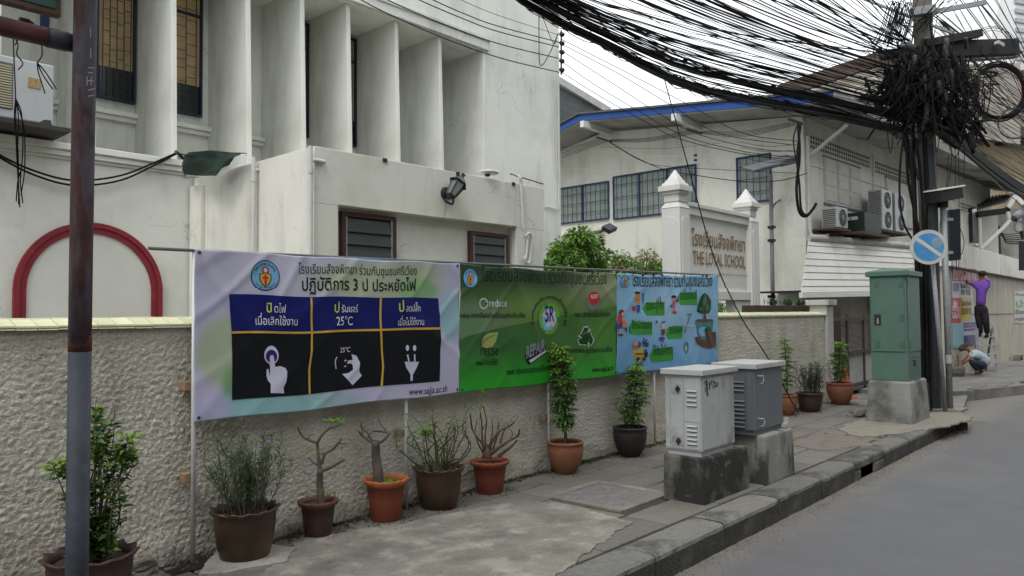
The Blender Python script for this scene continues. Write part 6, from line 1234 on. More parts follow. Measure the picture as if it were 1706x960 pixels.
# green cabinet
block('concrete_plinth', 'pale tapered concrete plinth under the tall green cabinet', (11.69, 3.0, -.02), (12.6, 3.56, .60), PL3, .03, .03)
GN = mat('cabinet_green', (.072, .135, .108), .5, .08, 3, .08, 60, stain=((.035, .085, .065), 2, .55, .75, .4)); GN2 = mat('cabinet_green_hinge', (.05, .10, .08), .5, .1)
x0, x1, y0, y1, z0, z1 = 11.74, 12.42, 3.03, 3.52, .602, 2.12
t_ = thing('green_cabinet', 'tall green metal utility cabinet on a pale concrete plinth before the utility pole', 'cabinet', (x0, y0, z0))
b = MB(); b.box((x0, y0, z0), (x1, y1, z1)); part(b, 'body', GN, t_, bev=.006)
b = MB(); c = ((x0 + x1) / 2, (y0 + y1) / 2); b.frus(c, ((x1 - x0) / 2 + .045, (y1 - y0) / 2 + .045), ((x1 - x0) / 2 + .045, (y1 - y0) / 2 + .045), z1 + .001, z1 + .07); b.frus(c, ((x1 - x0) / 2 + .045, (y1 - y0) / 2 + .045), ((x1 - x0) / 2 - .12, (y1 - y0) / 2 - .15), z1 + .071, z1 + .12); part(b, 'roof_cap', GN, t_, bev=.008)
b = MB(); b.box((x0 - .014, y0 + .025, z0 + .42), (x0 - .001, y1 - .03, z1 - .02)); part(b, 'front_door', GN, t_, bev=.004)
b = MB(); b.box((x0 + .03, y0 - .014, z0 + .42), (x1 - .03, y0 - .001, z1 - .02)); part(b, 'side_door', GN, t_, bev=.004)
for (ya, za) in ((y0 + .06, z1 - .12), (y1 - .1, z1 - .12), (y0 + .06, z0 + .9), (y0 + .06, z0 + .52), (y1 - .1, z0 + .52)): b = MB(); b.box((x0 - .020, ya - .03, za - .05), (x0 - .0145, ya + .03, za + .05)); part(b, 'hinge', GN2, t_)
for xa_, za in ((x0 + .07, z1 - .12), (x0 + .07, z0 + .9), (x0 + .1, z0 + .52)): b = MB(); b.box((xa_ - .03, y0 - .020, za - .05), (xa_ + .03, y0 - .0145, za + .05)); part(b, 'hinge', GN2, t_)
b = MB(); b.box((x0 - .02, y1 - .15, z0 + .8), (x0 - .0145, y1 - .06, z0 + .955)); l_ = part(b, 'lock_recess', BLACK, t_); b = MB(); b.box((x0 - .028, y1 - .12, z0 + .82), (x0 - .021, y1 - .1, z0 + .9)); b.disc((x0 - .03, y1 - .11, z0 + .83), (1, 0, 0), .014, 10, th=.01); part(b, 'lock', STEEL, l_)
for i in range(7): b = MB(); b.box((x0 + .06, y0 - .006, z0 + .06 + .045 * i), (x1 - .06, y0 - .001, z0 + .068 + .045 * i)); part(b, 'louvre', GN2, t_)
b = MB(); b.box((x0 + .30, y0 - .012, z0 + .2), (x0 + .38, y0 - .0065, z0 + .29)); part(b, 'side_lock', BLACK, t_)
# ================================================================== RUSTY SIGN POLE, LEFT
RUST = mat('rusty_paint', (.060, .020, .020), .65, .25, 5, .3, 40, stain=((.075, .075, .092), 2.6, .46, .53, .85, (2.2, 2.2, .5)), stain2=((.022, .013, .012), 9, .55, .68, .8))
MRN = mat('maroon_paint', (.085, .026, .026), .6, .3, 6, .3, 40, stain=((.03, .015, .015), 5, .5, .7, .7))
GALV = mat('weathered_galvanised', (.042, .049, .063), .6, .35, 3, .3, 40, stain=((.022, .022, .028), 3, .46, .6, .85, (1.6, 1.6, .35)), stain2=((.10, .11, .125), 7, .56, .72, .5))
RUSTF = mat('rusty_sign', (.13, .085, .06), .8, .35, 9, .5, 40, stain=((.055, .03, .02), 6, .5, .65, .8))
pa = aT(142.5, 0, 3.4); pm_ = aT(134, 480, 3.42); pb_2 = aT(128, 960, 3.45); dr = (pb_2 - pm_); foot = pb_2 + dr * (pb_2.z / -dr.z) if dr.z else pb_2
zfoot = foot; topp = pa + (pa - pm_) * .35
rp = thing('sign_pole', 'rusty maroon and grey steel pole with a side arm at the far left', 'pole', tuple(V((zfoot.x, zfoot.y, 0))))
split = aT(133, 586, 3.43)
b = MB(); b.tube([split, aT(135, 430, 3.42), pa, topp], .0480, 20); part(b, 'upper_tube', RUST, rp, smooth=True)
b = MB(); b.tube([V((zfoot.x, zfoot.y, -.05)), pb_2, split], .0483, 20); part(b, 'lower_tube', GALV, rp, smooth=True)
b = MB(); b.tube([aT(133, 586, 3.43), aT(133.3, 570, 3.43), aT(133.6, 552, 3.43)], .0488, 20); part(b, 'rust_band', mat('rust_band', (.075, .022, .018), .8, .3, 9, .5, 60), rp, smooth=True)
j = aT(128, 73, 3.42); je = V((j.x - 1.6, j.y, j.z)); b = MB(); b.tube([je, j + V((.03, 0, 0))], .041, 16); arm_ = part(b, 'side_arm', MRN, rp, smooth=True); b = MB(); b.tube([j + V((-.12, 0, 0)), j + V((-.04, 0, 0))], .044, 16); part(b, 'joint_sleeve', GALV, rp, smooth=True)
b = MB(); p = aT(150, 125, 3.36)
for st in (((147, 112), (158, 113)), ((147, 120), (155, 121)), ((145, 127), (145, 142)), ((152, 127), (152, 142)), ((145, 134), (156, 134)), ((147, 150), (158, 147)), ((147, 160), (156, 158)), ((151, 45), (151, 62)), ((151, 80), (151, 96))): b.tube([aT(*st[0], 3.353), aT(*st[1], 3.353)], .0022, 4)
part(b, 'scratches', mat('scratch', (.28, .26, .25), .8), rp, kind='stuff')
c = aT(100, 30, 3.42); l2 = V((c.x - .62, c.y, c.z)); t_ = thing('street_sign', 'teal sign with a rusty rim cut off by the top left corner', 'sign', tuple(c)); b = MB(); b.box((c.x - .62, c.y - .02, c.z), (c.x, c.y + .025, c.z + .42)); part(b, 'rusty_rim', RUSTF, t_, bev=.008)
b = MB(); b.box((c.x - .6, c.y - .026, c.z + .03), (c.x - .025, c.y - .0205, c.z + .4)); part(b, 'sign_face', mat('sign_teal', (.035, .10, .085), .5, .2, 4, stain=((.10, .12, .10), 5, .5, .7, .5)), t_)
k = aT(40, 38, 3.42); b = MB(); b.box((k.x - .02, k.y - .015, k.z - .07), (k.x + .02, k.y + .015, c.z - .001)); b.tube(spline([k + V((0, -.03, -.03)), k + V((-.035, -.04, -.05)), k + V((-.02, -.05, .0)), k + V((.03, -.04, -.01)), k + V((.0, -.05, -.06))], 4), .005, 5); part(b, 'mount', BLACK, t_, kind='stuff')
b = MB()
for pts in ([(22, 38), (23, 90), (26, 160), (27, 240), (32, 330)], [(24, 60), (30, 75), (28, 90), (38, 105), (30, 116)], [(26, 162), (31, 200), (29, 260), (33, 345)], [(27, 165), (36, 190), (38, 250), (34, 300), (38, 338)], [(28, 170), (40, 215), (41, 280), (35, 325)], [(25, 75), (34, 60), (48, 50)], [(26, 162), (24, 200), (30, 250), (31, 340)], [(48, 34), (66, 60), (70, 90), (62, 104)], [(62, 104), (64, 120), (75, 155)], [(62, 104), (72, 125), (88, 148)], [(62, 104), (76, 120), (94, 148)], [(36, 280), (30, 300), (27, 335)]):
    b.tube(spline([aT(x, y, 3.33 + .02 * noise.noise(V((x, y, 1)))) for x, y in pts], 5), .0028, 4)
tag(b.build('loose_wires', CABLE, kind='stuff'), 'thin black loose wires hanging from the rusty side arm', 'wires')
for k, pts in enumerate(([(-30, 240), (0, 262), (60, 292), (125, 308), (200, 300), (262, 272), (297, 254)], [(-30, 234), (0, 258), (60, 285), (125, 300), (200, 292), (262, 268), (296, 253)])):
    b = MB(); b.tube(spline([aY(x, y, 8.62) for x, y in pts], 6), .011, 6); tag(b.build('cable', CABLE), ('lower', 'upper')[k] + ' of two black cables sagging across the white wall above the red arch', 'cable')
b = MB(); b.tube(spline([aT(293, 252, 8.3), aT(300, 258, 8.4), aT(303, 262, 8.5)], 4), .02, 6); b.tube([aT(297, 255, 8.3), aT(322, 260, 8.6)], .008, 5); tag(b.build('cable_hook', BLACK), 'dark hook holding the sagging cables at the end of the ledge', 'hook')

# ================================================================== INSULATOR RACKS AND SERVICE WIRES
INS = mat('insulator', (.03, .022, .022), .35, .2)
def rack(name, label, a, b_, n, r=.035):
    t_ = thing(name, label, 'insulator rack', tuple(a)); b = MB(); b.bar(a, b_, .03, .02); part(b, 'bar', STEEL if False else INS, t_)
    for i in range(n): c = a.lerp(b_, (i + .5) / n); b = MB(); b.tube([c + V((-.07, -.03, 0)), c + V((-.045, -.03, 0)), c + V((-.03, -.03, 0)), c + V((0, -.03, 0)), c + V((.015, -.03, 0)), c + V((.03, -.03, 0))], [r * .6, r, r * .55, r * .55, r, r * .6], 10); part(b, 'insulator', INS, t_)
TC = 14.1
rk = [(934, 58), (934, 75), (934, 92), (934, 106), (934, 118)]
rack('insulator_rack', 'vertical rack of five dark insulators at the top corner of the white building', aT(935, 50, TC), aT(935, 124, TC), 5, .045)
rack('insulator_rack', 'insulator rack under the blue eave beside the left rafter end', aT(993, 228, 19), aT(1018, 236, 18.8), 5)
rack('insulator_rack', 'insulator rack under the blue eave beside the right rafter end', aT(1143, 214, 17.6), aT(1168, 222, 17.4), 5)
rack('insulator_rack', 'insulator rack at the street corner of the blue eaved building', aT(1312, 198, 16.2), aT(1335, 206, 16.1), 5)
LW = [[(560, -40), (603, 0), (720, 55), (830, 95), (932, 120)], [(590, -30), (647, 0), (740, 40), (830, 72), (932, 97)], [(640, -30), (700, 0), (770, 30), (830, 52), (932, 78)], [(680, -22), (723, 0), (780, 25), (830, 43), (932, 70)], [(720, -25), (770, 0), (830, 25), (932, 58)]]
for i, pts in enumerate(LW):
    b = MB(); n = len(pts); b.tube(spline([aY(x, y, 8.7) for x, y in pts], 6), .009 if i < 4 else .005, 5); tag(b.build('service_wire', CABLE), ['lowest', 'second lowest', 'middle', 'second highest', 'highest and thinnest'][i] + ' of five wires along the white facade to the corner rack', 'wire', 'wires along the white facade')
RW = [[(936, 65), (1040, 118), (1155, 178), (1240, 222), (1330, 235)], [(936, 73), (1030, 122), (1120, 176), (1200, 222), (1320, 241)], [(936, 84), (1020, 138), (1100, 190), (1160, 222), (1260, 247), (1330, 252)], [(936, 102), (990, 140), (1060, 182), (1140, 226), (1240, 252), (1325, 262)], [(936, 120), (1000, 160), (1080, 205), (1135, 232), (1250, 258), (1328, 266)]]
for i, pts in enumerate(RW):
    n = len(pts); b = MB(); b.tube(spline([aT(x, y, TC + (16.0 - TC) * k / (n - 1) - .5 * sin(pi * k / (n - 1))) for k, (x, y) in enumerate(pts)], 6), .0075, 5); tag(b.build('service_wire', CABLE), ['highest', 'second highest', 'middle', 'second lowest', 'lowest'][i] + ' of five wires slanting from the corner rack across the blue eave', 'wire', 'wires across the blue eave')
EW = MB()
def lw(pts, ts, r=.006): n = len(pts); EW.tube(spline([aT(x, y, ts[0] + (ts[1] - ts[0]) * k / (n - 1)) for k, (x, y) in enumerate(pts)], 6), r, 4)
for k in range(5):
    lw([(937, 246 + 4 * k), (970, 240 + 2.5 * k), (996 + k * 4, 231 + k)], (19.5, 19)); lw([(1016, 232 + k * .8), (1080, 229 + 1.5 * k), (1145 + 4 * k, 217 + k)], (18.8, 17.5)); lw([(1168, 218 + k), (1240, 218 + 2.2 * k), (1316 + 3 * k, 203 + k)], (17.4, 16.1))
lw([(1016, 236), (1060, 262), (1110, 283), (1150, 290), (1240, 302), (1300, 300), (1345, 288)], (18.8, 15.9), .012); lw([(1016, 237), (1070, 268), (1115, 277), (1180, 281), (1330, 288)], (18.8, 16), .007); lw([(1000, 244), (1100, 247), (1200, 238)], (18.8, 17), .004)
for k in range(4): lw([(1230 + 4 * k, 236 + 9 * k), (1280, 243 + 9 * k), (1328, 240 + 9 * k)], (16.5, 16), .006)
EW.build('eave_wires', CABLE, kind='stuff')
EW = MB(); lw([(938, 246), (1040, 256), (1100, 260), (1158, 258)], (19.5, 17.5), .005); lw([(938, 279), (1010, 284), (1070, 284), (1158, 266)], (19.5, 17.5), .005); EW.build('pale_wires', mat('wire_pale', (.40, .38, .33), .6), kind='stuff')
b = MB(); 
for px, py in ((1159, 258), (1159, 266)): b.tube([aT(px - 3, py, 17.3), aT(px + 2, py, 17.3)], .03, 8)
tag(b.build('wall_hook', BLACK, kind='stuff'), 'two small dark wire anchors above the middle blue window', 'hook')
for k, pts in enumerate(([(1330, 205), (1332, 260), (1327, 310), (1331, 350), (1342, 360), (1354, 348), (1360, 338)], [(1334, 208), (1328, 260), (1332, 310), (1335, 348), (1345, 357), (1357, 343)], [(1327, 210), (1322, 235), (1330, 290)])):
    b = MB(); b.tube(spline([aT(x, y, 15.9 - .1 * k) for x, y in pts], 6), .03 - .008 * k, 6); tag(b.build('corner_cable', CABLE), ['thickest', 'middle', 'shortest'][k] + ' black cable hanging down the corner of the blue-eaved building', 'cable', 'cables down the building corner')

# ================================================================== UTILITY POLE
TP_ = 12.35
pf = aT(1556, 683, TP_); pf.z = 0; ptop = aT(1534, -90, TP_ - .1)
up_ = thing('utility_pole', 'concrete utility pole smothered in black cables and splice boxes', 'utility pole', (pf.x, pf.y, 0))
UPM = mat('pole_concrete', (.12, .11, .095), .9, .2, 3, .6, 40, stain=((.05, .04, .035), 2, .5, .7, .7)); b = MB()
ax = (ptop - pf); fwd = V((1, 0, 0)); b.bar(pf - ax * .02, ptop, .24, .24, up=(0, 1, 0)); part(b, 'shaft', UPM, up_, bev=.02)
def arm(x0, y0, x1, y1, t0, t1, w_, h, m, nm): b = MB(); b.bar(aT(x0, y0, t0), aT(x1, y1, t1), w_, h); return part(b, nm, m, up_, bev=.004)
IRON = mat('dark_iron', (.016, .014, .014), .7, .3, 6)
arm(1468, 92, 1560, 80, 12.0, 12.2, .12, .14, IRON, 'cross_arm'); arm(1545, 83, 1692, 78, 12.1, 12.9, .14, .26, IRON, 'cross_arm'); arm(1542, 72, 1632, 55, 12.0, 12.4, .12, .12, IRON, 'cross_arm')
arm(1520, 26, 1642, 3, 12.05, 12.5, .05, .08, STEEL, 'steel_arm'); arm(1518, 20, 1556, 14, 11.95, 12.1, .1, .12, STEEL, 'steel_arm'); arm(1430, -6, 1600, 60, 12.0, 12.3, .03, .04, STEEL, 'brace_rod'); arm(1520, 30, 1500, 78, 12.0, 12.0, .04, .04, STEEL, 'brace_rod')
arm(1660, 70, 1670, 76, 12.5, 12.55, .08, .06, LIDM, 'marker_tag')
# splice closures and small boxes
CLG = mat('closure_black', (.010, .010, .012), .55, .3, 8); CLS = mat('closure_grey', (.06, .065, .07), .5, .2, 8)
r = random.Random(31); nbx = 0
def capsule(a, c, rad, m, label, name='splice_closure'):
    b = MB(); d = c - a; b.tube([a, a + d * .06, a + d * .12, a + d * .88, a + d * .94, c], [rad * .4, rad * .85, rad, rad, rad * .85, rad * .4], 10); o = b.build(name, m, smooth=True); return tag(o, label, 'splice closure', 'splice closures in the cable tangle')
for k in range(74):
    px = r.gauss(1545, 38); py = r.gauss(125, 34); px = max(1462, min(1640, px)); py = max(62, min(205, py)); t = r.uniform(11.6, 12.5); a = aT(px, py, t); ang = r.choice([0, 1, 1, 1]); ln_ = r.uniform(.14, .34)
    c = a + (V((r.gauss(0, .1), r.gauss(0, .1), -1)) if ang else V((.9, r.gauss(0, .2), -.4))).normalized() * ln_; capsule(a, c, r.uniform(.025, .055), r.choice([CLG, CLG, CLG, CLG, CLS]), 'black splice closure hanging in the cable tangle on the utility pole')
capsule(aT(1617, 218, 12.0), aT(1622, 248, 12.0), .05, CLG, 'single slim black splice closure dangling right of the utility pole'); bpy.context.scene.objects[-1] if False else None
capsule(aT(1509, 72, 11.7), aT(1523, 82, 11.7), .06, CLS, 'grey round-ended splice closure above the cross arm left of the pole')
# hanging bunches and random loops (uncountable)
b = MB()
for k in range(240):
    x0 = r.gauss(1544, 32); y0 = r.gauss(140, 26); t = r.uniform(11.5, 12.8); pts = []; x, y = x0, y0; dx, dy = r.gauss(0, 6), r.gauss(5, 8)
    for q in range(7): q_ = ((x - 1545) / 105) ** 2 + ((y - 128) / 88) ** 2; turn = q_ > 1 and (x - 1545) * dx + (y - 128) * dy > 0; dx, dy = (-dx * .6, -dy * .6) if turn else (dx, dy); pts.append(aT(x, y, t)); x += dx; y += dy; dx += r.gauss(0, 8); dy += r.gauss(0, 8); t += r.gauss(0, .05)
    b.tube(spline(pts, 4), r.choice((.004, .005, .006, .008, .011)), 4, cap=False)
for k in range(70):     # drip loops
    x0 = r.uniform(1475, 1625); y0 = r.uniform(90, 170); w_ = r.uniform(6, 34); h = r.uniform(20, 95); t = r.uniform(11.7, 12.6)
    b.tube(spline([aT(x0, y0, t), aT(x0 + w_ * .1, y0 + h * .6, t), aT(x0 + w_ * .5, y0 + h, t), aT(x0 + w_ * .9, y0 + h * .6, t), aT(x0 + w_, y0 - 5, t)], 5), r.uniform(.006, .012), 4, cap=False)
b.build('cable_tangle', CABLE, kind='stuff')
b = MB()
for k in range(130):
    a_ = r.random() * 6.28; q_ = sqrt(r.random()); x0 = 1542 + 72 * q_ * cos(a_); y0 = 138 + 52 * q_ * sin(a_); t = r.uniform(11.6, 12.5); h_ = r.uniform(18, 55); b.tube(spline([aT(x0 + r.gauss(0, 6), y0 - h_ / 2, t), aT(x0 + r.gauss(0, 3), y0, t - .05), aT(x0 + r.gauss(0, 8), y0 + h_ / 2, t)], 3), r.uniform(.010, .030), 5)
for k in range(42):     # dense wrapped mass at the pole heads
    x0 = 1470 + 150 * (k / 42); pts = [aT(x0 - 30 + r.gauss(0, 6), 150 + r.gauss(0, 14) + .2 * (x0 - 1470), 12.1), aT(x0, 165 + r.gauss(0, 16) + .22 * (x0 - 1470), 11.9), aT(x0 + 34, 178 + r.gauss(0, 15) + .3 * (x0 - 1470), 12.1)]; b.tube(spline(pts, 4), r.uniform(.02, .035), 5)
b.build('wrapped_cables', CABLE, kind='stuff')
# bundle of drop loops up and left of the pole
for k in range(12):
    x0 = 1478 + 3.0 * k; b = MB(); b.tube(spline([aT(x0 - 22 + r.gauss(0, 3), 72 + r.gauss(0, 3), 11.9), aT(x0 - 10, 45, 11.85), aT(x0 + 2, 8 + r.gauss(0, 4), 11.85), aT(x0 + 10, 6, 11.9), aT(x0 + 4, 34, 11.95), aT(x0 - 6, 70, 12)], 5), .0075, 5); tag(b.build('cable_loop', CABLE), 'upright black cable loop tied left of the pole head above the cross arm', 'cable', 'upright cable loops left of the pole head')
# big coils
for k, (cx, cy, rx, ry, t, m_, lab) in enumerate(((1664, 152, 44, 46, 12.4, CABLE, 'large round coil of spare black cable hung right of the utility pole'), (1655, 85, 36, 38, 12.8, CABLEG, 'thin wide coil of dark wire behind the large black coil'), (1690, 205, 26, 24, 12.2, CABLEG, 'small drooping coil of wire at the right edge below the large coil'))):
    n_w = (12, 4, 6)[k]; b = MB()
    for q in range(n_w):
        e = r.gauss(0, 2.6); a0 = r.random() * 6; pts = [aT(cx + (rx + e + 1.5 * sin(3 * a + q)) * cos(a + a0) , cy + (ry + e) * sin(a + a0), t + .06 * sin(a + q)) for a in [2 * pi * i / 28 for i in range(29)]]; b.tube(pts, .0085 if k == 0 else .0045, 4, cap=False)
    tag(b.build('cable_coil', m_, kind=None), lab, 'cable coil')
# verticals down the pole
for k in range(8):
    x0 = 1503 + 5.2 * k; y0 = 215 + r.gauss(0, 10); pts = [(x0 + r.gauss(0, 3), y0), (1512 + 4.2 * k + r.gauss(0, 5), 300), (1524 + 3 * k + r.gauss(0, 4), 400), (1530 + 2.6 * k, 520), (1534 + 2.5 * k, 688)]
    b = MB(); b.tube(spline([aT(x, y, 12.16 - .05 * (k % 3)) for x, y in pts], 6), r.uniform(.012, .03), 6); tag(b.build('riser_cable', CABLE), 'black cable strapped down the side of the utility pole', 'cable', 'riser cables on the utility pole')
for k, pts in enumerate(([(1506, 222), (1500, 270), (1499, 330), (1506, 372), (1522, 402)], [(1512, 225), (1518, 262), (1522, 310), (1526, 370)], [(1532, 230), (1524, 262), (1530, 300)])):
    b = MB(); b.tube(spline([aT(x, y, 11.9) for x, y in pts], 6), .016, 6); tag(b.build('drip_cable', CABLE), ['widest bowed', 'middle', 'shortest'][k] + ' black cable looping down left of the utility pole', 'cable', 'bowed cables left of the pole')
b = MB(); b.tube([aT(1545, 240, 12.2), aT(1550, 320, 12.2), aT(1556, 685, 12.25)], .10, 12); b.tube([aT(1537, 640, 12.0), aT(1540, 686, 12.0)], .09, 12); tag(b.build('cable_duct', mat('duct_dark', (.022, .026, .028), .6, .3, 4)), 'thick dark duct running down the right side of the utility pole', 'duct')

# ================================================================== OVERHEAD LINES
Lb = [(1524, 224), (1470, 214), (1400, 197), (1330, 183), (1250, 170), (1180, 156), (1120, 136), (1060, 106), (1000, 73), (930, 40), (870, 5), (835, -22)]
Ub = [(1505, 140), (1450, 132), (1375, 112), (1305, 90), (1235, 66), (1175, 45), (1115, 26), (1065, 12), (1015, 0), (985, -12), (955, -25), (925, -40)]
def boundary(f, s): i = min(len(Lb) - 2, int(s * (len(Lb) - 1))); u = s * (len(Lb) - 1) - i; l = [Lb[i][k] + (Lb[i + 1][k] - Lb[i][k]) * u for k in (0, 1)]; q = [Ub[i][k] + (Ub[i + 1][k] - Ub[i][k]) * u for k in (0, 1)]; return l[0] + (q[0] - l[0]) * f, l[1] + (q[1] - l[1]) * f
def span(f0, f1, seed, t0=12.2, t1=6.95, wob=3):
    n = 22; P_ = []
    for k in range(n + 1):
        s = k / n; f = f0 + (f1 - f0) * s; x, y = boundary(f, s); e = noise.noise(V((s * 5, seed * 3.7, 0))) * wob * 2 * sin(pi * min(1, s + .1)); P_.append(aT(x, y + e, t0 + (t1 - t0) * s + .25 * noise.noise(V((s * 2, seed, 7)))))
    d = (P_[-1] - P_[-3]).normalized(); d.z = max(d.z, .05); P_.append(P_[-1] + d * 4); P_.append(P_[-1] + d * 8 + V((0, .0, .6))); return P_
nA = 0
for k in range(112):
    u = r.random(); rope = r.choice((.03, .03, .06, .32, .36, .62)); f0 = u if k % 3 == 0 else rope + r.gauss(0, .03); f1 = (f0 * .8 + r.gauss(0, .05)) if k % 4 else r.random()
    f1 = min(1, max(-.02, f1)); f0 = min(1, f0); b = MB(); b.tube(span(f0, f1, k * 1.3), r.choice([.0035, .0045, .0055, .007, .009]), 5); _w = 'lowest rope' if f1 < .12 else 'lower middle' if f1 < .28 else 'middle rope' if f1 < .45 else 'upper middle' if f1 < .7 else 'loose upper edge'; tag(b.build('overhead_cable', CABLEG if k % 4 == 1 else CABLE), 'black cable in the ' + _w + ' of the sagging bundle left of the utility pole', 'cable', 'cables of the thick overhead bundle')
b = MB()
for k in range(40): rope = r.choice((.03, .05, .34)); b.tube(span(rope + r.gauss(0, .025), rope * .8 + r.gauss(0, .03), 300 + k, wob=5), r.uniform(.0035, .0075), 4)
for k in range(46):     # stray slack wires below the bundle, lashing rings
    s0 = r.uniform(.1, .8); pts = []
    for q in range(5): s = s0 + q * .04; x, y = boundary(-.02 + .2 * r.random(), s); pts.append(aT(x, y + sin(pi * q / 4) * r.uniform(2, 12), 12.2 - 5.25 * s))
    b.tube(spline(pts, 3), .0045, 4)
for k in range(90):
    s = r.uniform(.08, .97); f = r.choice((.03, .05, .33)) + r.gauss(0, .03); x, y = boundary(f, s); c = aT(x, y, 12.2 - 5.25 * s); x2, y2 = boundary(f, min(1, s + .01)); c2 = aT(x2, y2, 12.2 - 5.25 * (s + .01)); dd = (c2 - c).normalized() if (c2 - c).length > 0 else V((1, 0, 0)); b.tube([c - dd * .03, c + dd * .03], r.uniform(.012, .028), 6)
b.build('bundle_core', CABLE, kind='stuff')
for k in range(58):     # the fan of lines above
    u = (k + .5) / 58; ex = 1015 + 610 * u + r.gauss(0, 6); ay = 150 - 118 * u ** .8 + r.gauss(0, 9); axp = 1500 + 28 * u + r.gauss(0, 6); te = min(12, max(7.0, 7.2 + 4.8 * u ** 1.3)); sag = (14 * (1 - u) + r.uniform(-2, 6)); n = 12; P_ = []
    for q in range(n + 1): s = q / n; P_.append(aT(axp + (ex - axp) * s, ay + (-12 - ay) * s + sag * 4 * s * (1 - s) * .6 + 1.5 * noise.noise(V((s * 4, k, 0))), 12.2 + (te - 12.2) * s))
    d = (P_[-1] - P_[-2]).normalized(); P_.append(P_[-1] + d * 12); b = MB(); b.tube(P_, r.choice([.004, .005, .006, .0075, .010]), 4); tag(b.build('overhead_line', CABLE if k % 5 else CABLEG), ('leftmost', 'left middle', 'right middle', 'rightmost')[k * 4 // 58] + ' quarter of the open fan of black lines above the bundle', 'cable', 'thin lines fanning out above the bundle')
for k in range(10):      # lines crossing flatter across the fan
    y0 = r.uniform(-5, 60); x0 = r.uniform(1050, 1300); b = MB(); b.tube(spline([aT(x0 - 60, y0 - 50, 8), aT(x0, y0 - 22, 8.6), aT(x0 + 120, y0 + 20, 10), aT(1480 + 8 * k, 62 + 10 * k, 12.1)], 6), r.choice([.004, .007, .011]), 4); tag(b.build('crossing_line', CABLE), 'black line crossing the fan at a flatter angle toward the pole', 'cable', 'flatter lines crossing the fan')
# lines running on beyond the pole to the right
for k in range(12):
    e = r.gauss(0, 5); b = MB(); pts = [(1560, 205 + e), (1600, 240 + e), (1640, 273 + e * 1.1), (1680, 303 + e * 1.2), (1740, 343 + e * 1.3)]; b.tube(spline([aT(x, y, 12.2 + 7.2 * ((x - 1560) / 180) ** 1.5) for x, y in pts], 6), .03, 6); tag(b.build('trunk_cable', mat('trunk_cable', (.010, .017, .015), .6, .2, spec=.15)), 'thick dark green-black cable of the rope running right from the pole', 'cable', 'thick cables running right from the pole')
for k in range(64):
    y0 = r.uniform(20, 215); ye = 165 + (y0 - 20) * .9 + r.gauss(0, 30); x0 = 1560 + r.gauss(0, 12); b = MB(); n = 8; P_ = []
    for q in range(n + 1): s = q / n; x = x0 + (1745 - x0) * s; P_.append(aT(x, y0 + (ye - y0) * s + 10 * sin(pi * s) + 2 * noise.noise(V((s * 3, k, 3))), 12.3 + 7.5 * s ** 1.4))
    b.tube(P_, r.choice([.005, .007, .009]), 4); tag(b.build('outgoing_line', [CABLE, CABLE, CABLEG, CABLEB][k % 4]), ['upper', 'middle', 'lower'][min(2, int((y0 - 20) / 65))] + (' brownish' if k % 4 == 3 else ' dark grey' if k % 4 == 2 else ' black') + ' thin cable fanning to the right edge beyond the utility pole', 'cable', 'thin cables fanning right from the pole')
for k in range(12): 
    x0 = 1592 + 8 * k + r.gauss(0, 5); e = r.gauss(0, 8); b = MB(); b.tube(spline([aT(x0 - 40 + e, -40, 12.3), aT(x0, 20, 12.8), aT(x0 + 70, 130 + e, 15), aT(x0 + 110 + e, 200, 18)], 3), r.choice((.004, .006, .008)), 4); tag(b.build('steep_line', CABLE), 'thin line slanting steeply down across the far tower', 'cable', 'steep lines across the far tower')
b = MB(); P_ = [aT(1106, 128, 8.6), aT(1150, 290, 8.3), aT(1190, 430, 8.1), aT(1235, 530, 7.9), aT(1276, 592, 7.75), aT(1330, 690, 7.6)]; b.tube(spline(P_, 5), .007, 5); tag(b.build('guy_wire', CABLE), 'single black wire slanting down from the bundle across the school sign', 'wire')
b = MB(); b.tube(spline([aY(898, 25, 8.3), aY(898, 60, 8.3), aY(900, 108, 8.3), aY(915, 90, 8.3), aY(930, 55, 8.3)], 5), .008, 5); b.tube(spline([aY(905, 30, 8.3), aY(922, 72, 8.3), aY(928, 58, 8.4)], 4), .006, 5); tag(b.build('hanging_loop', CABLE, kind='stuff'), 'limp black wire loop hanging left of the corner insulator rack', 'wire')

# ================================================================== NO-PARKING SIGN, INSTRUMENT POST
t_ = thing('no_parking_sign', 'faded round blue no-parking sign on a leaning grey post', 'sign', tuple(V((aZ(1575, 687).x, aZ(1575, 687).y, 0))))
ft = aZ(1575, 687); TS = (ft - EYE).dot(FW); b = MB(); b.tube([ft, aT(1553, 425, TS - .3)], .032, 10); part(b, 'post', STEEL, t_, smooth=True)
c = aT(1547, 411, TS - .4); nrm = (V((0, 0, c.z)) - c + V((-2, -1.5, 0))); nrm = V((-.86, -.5, 0)).normalized(); R_ = 29 * (TS - .4) / F_PX
b = MB(); b.disc(c, nrm, R_, 36, th=.008); o = part(b, 'plate', mat('sign_border', (.40, .41, .40), .5, .1, 4), t_); b = MB(); b.disc(c + nrm * .006, nrm, R_ * .80, 36, th=.004); part(b, 'blue_disc', mat('sign_blue', (.045, .20, .42), .45, .15, 5, stain=((.16, .25, .32), 5, .55, .7, .5)), o)
side = V((0, 0, 1)).cross(nrm).normalized(); uu = V((0, 0, 1)); e = (side * -.70 + uu * .70).normalized()
q1 = c + nrm * .009; b = MB(); d1 = (side * .72 - uu * .69).normalized()
pA = aT(1524, 394, TS - .4); pB = aT(1570, 429, TS - .4); d1 = (pB - pA); d1 -= nrm * d1.dot(nrm); d1.normalize(); b.bar(q1 - d1 * R_ * .8, q1 + d1 * R_ * .8, R_ * .2, .003, up=nrm); part(b, 'diagonal_bar', mat('sign_bar', (.42, .43, .42), .5), o)
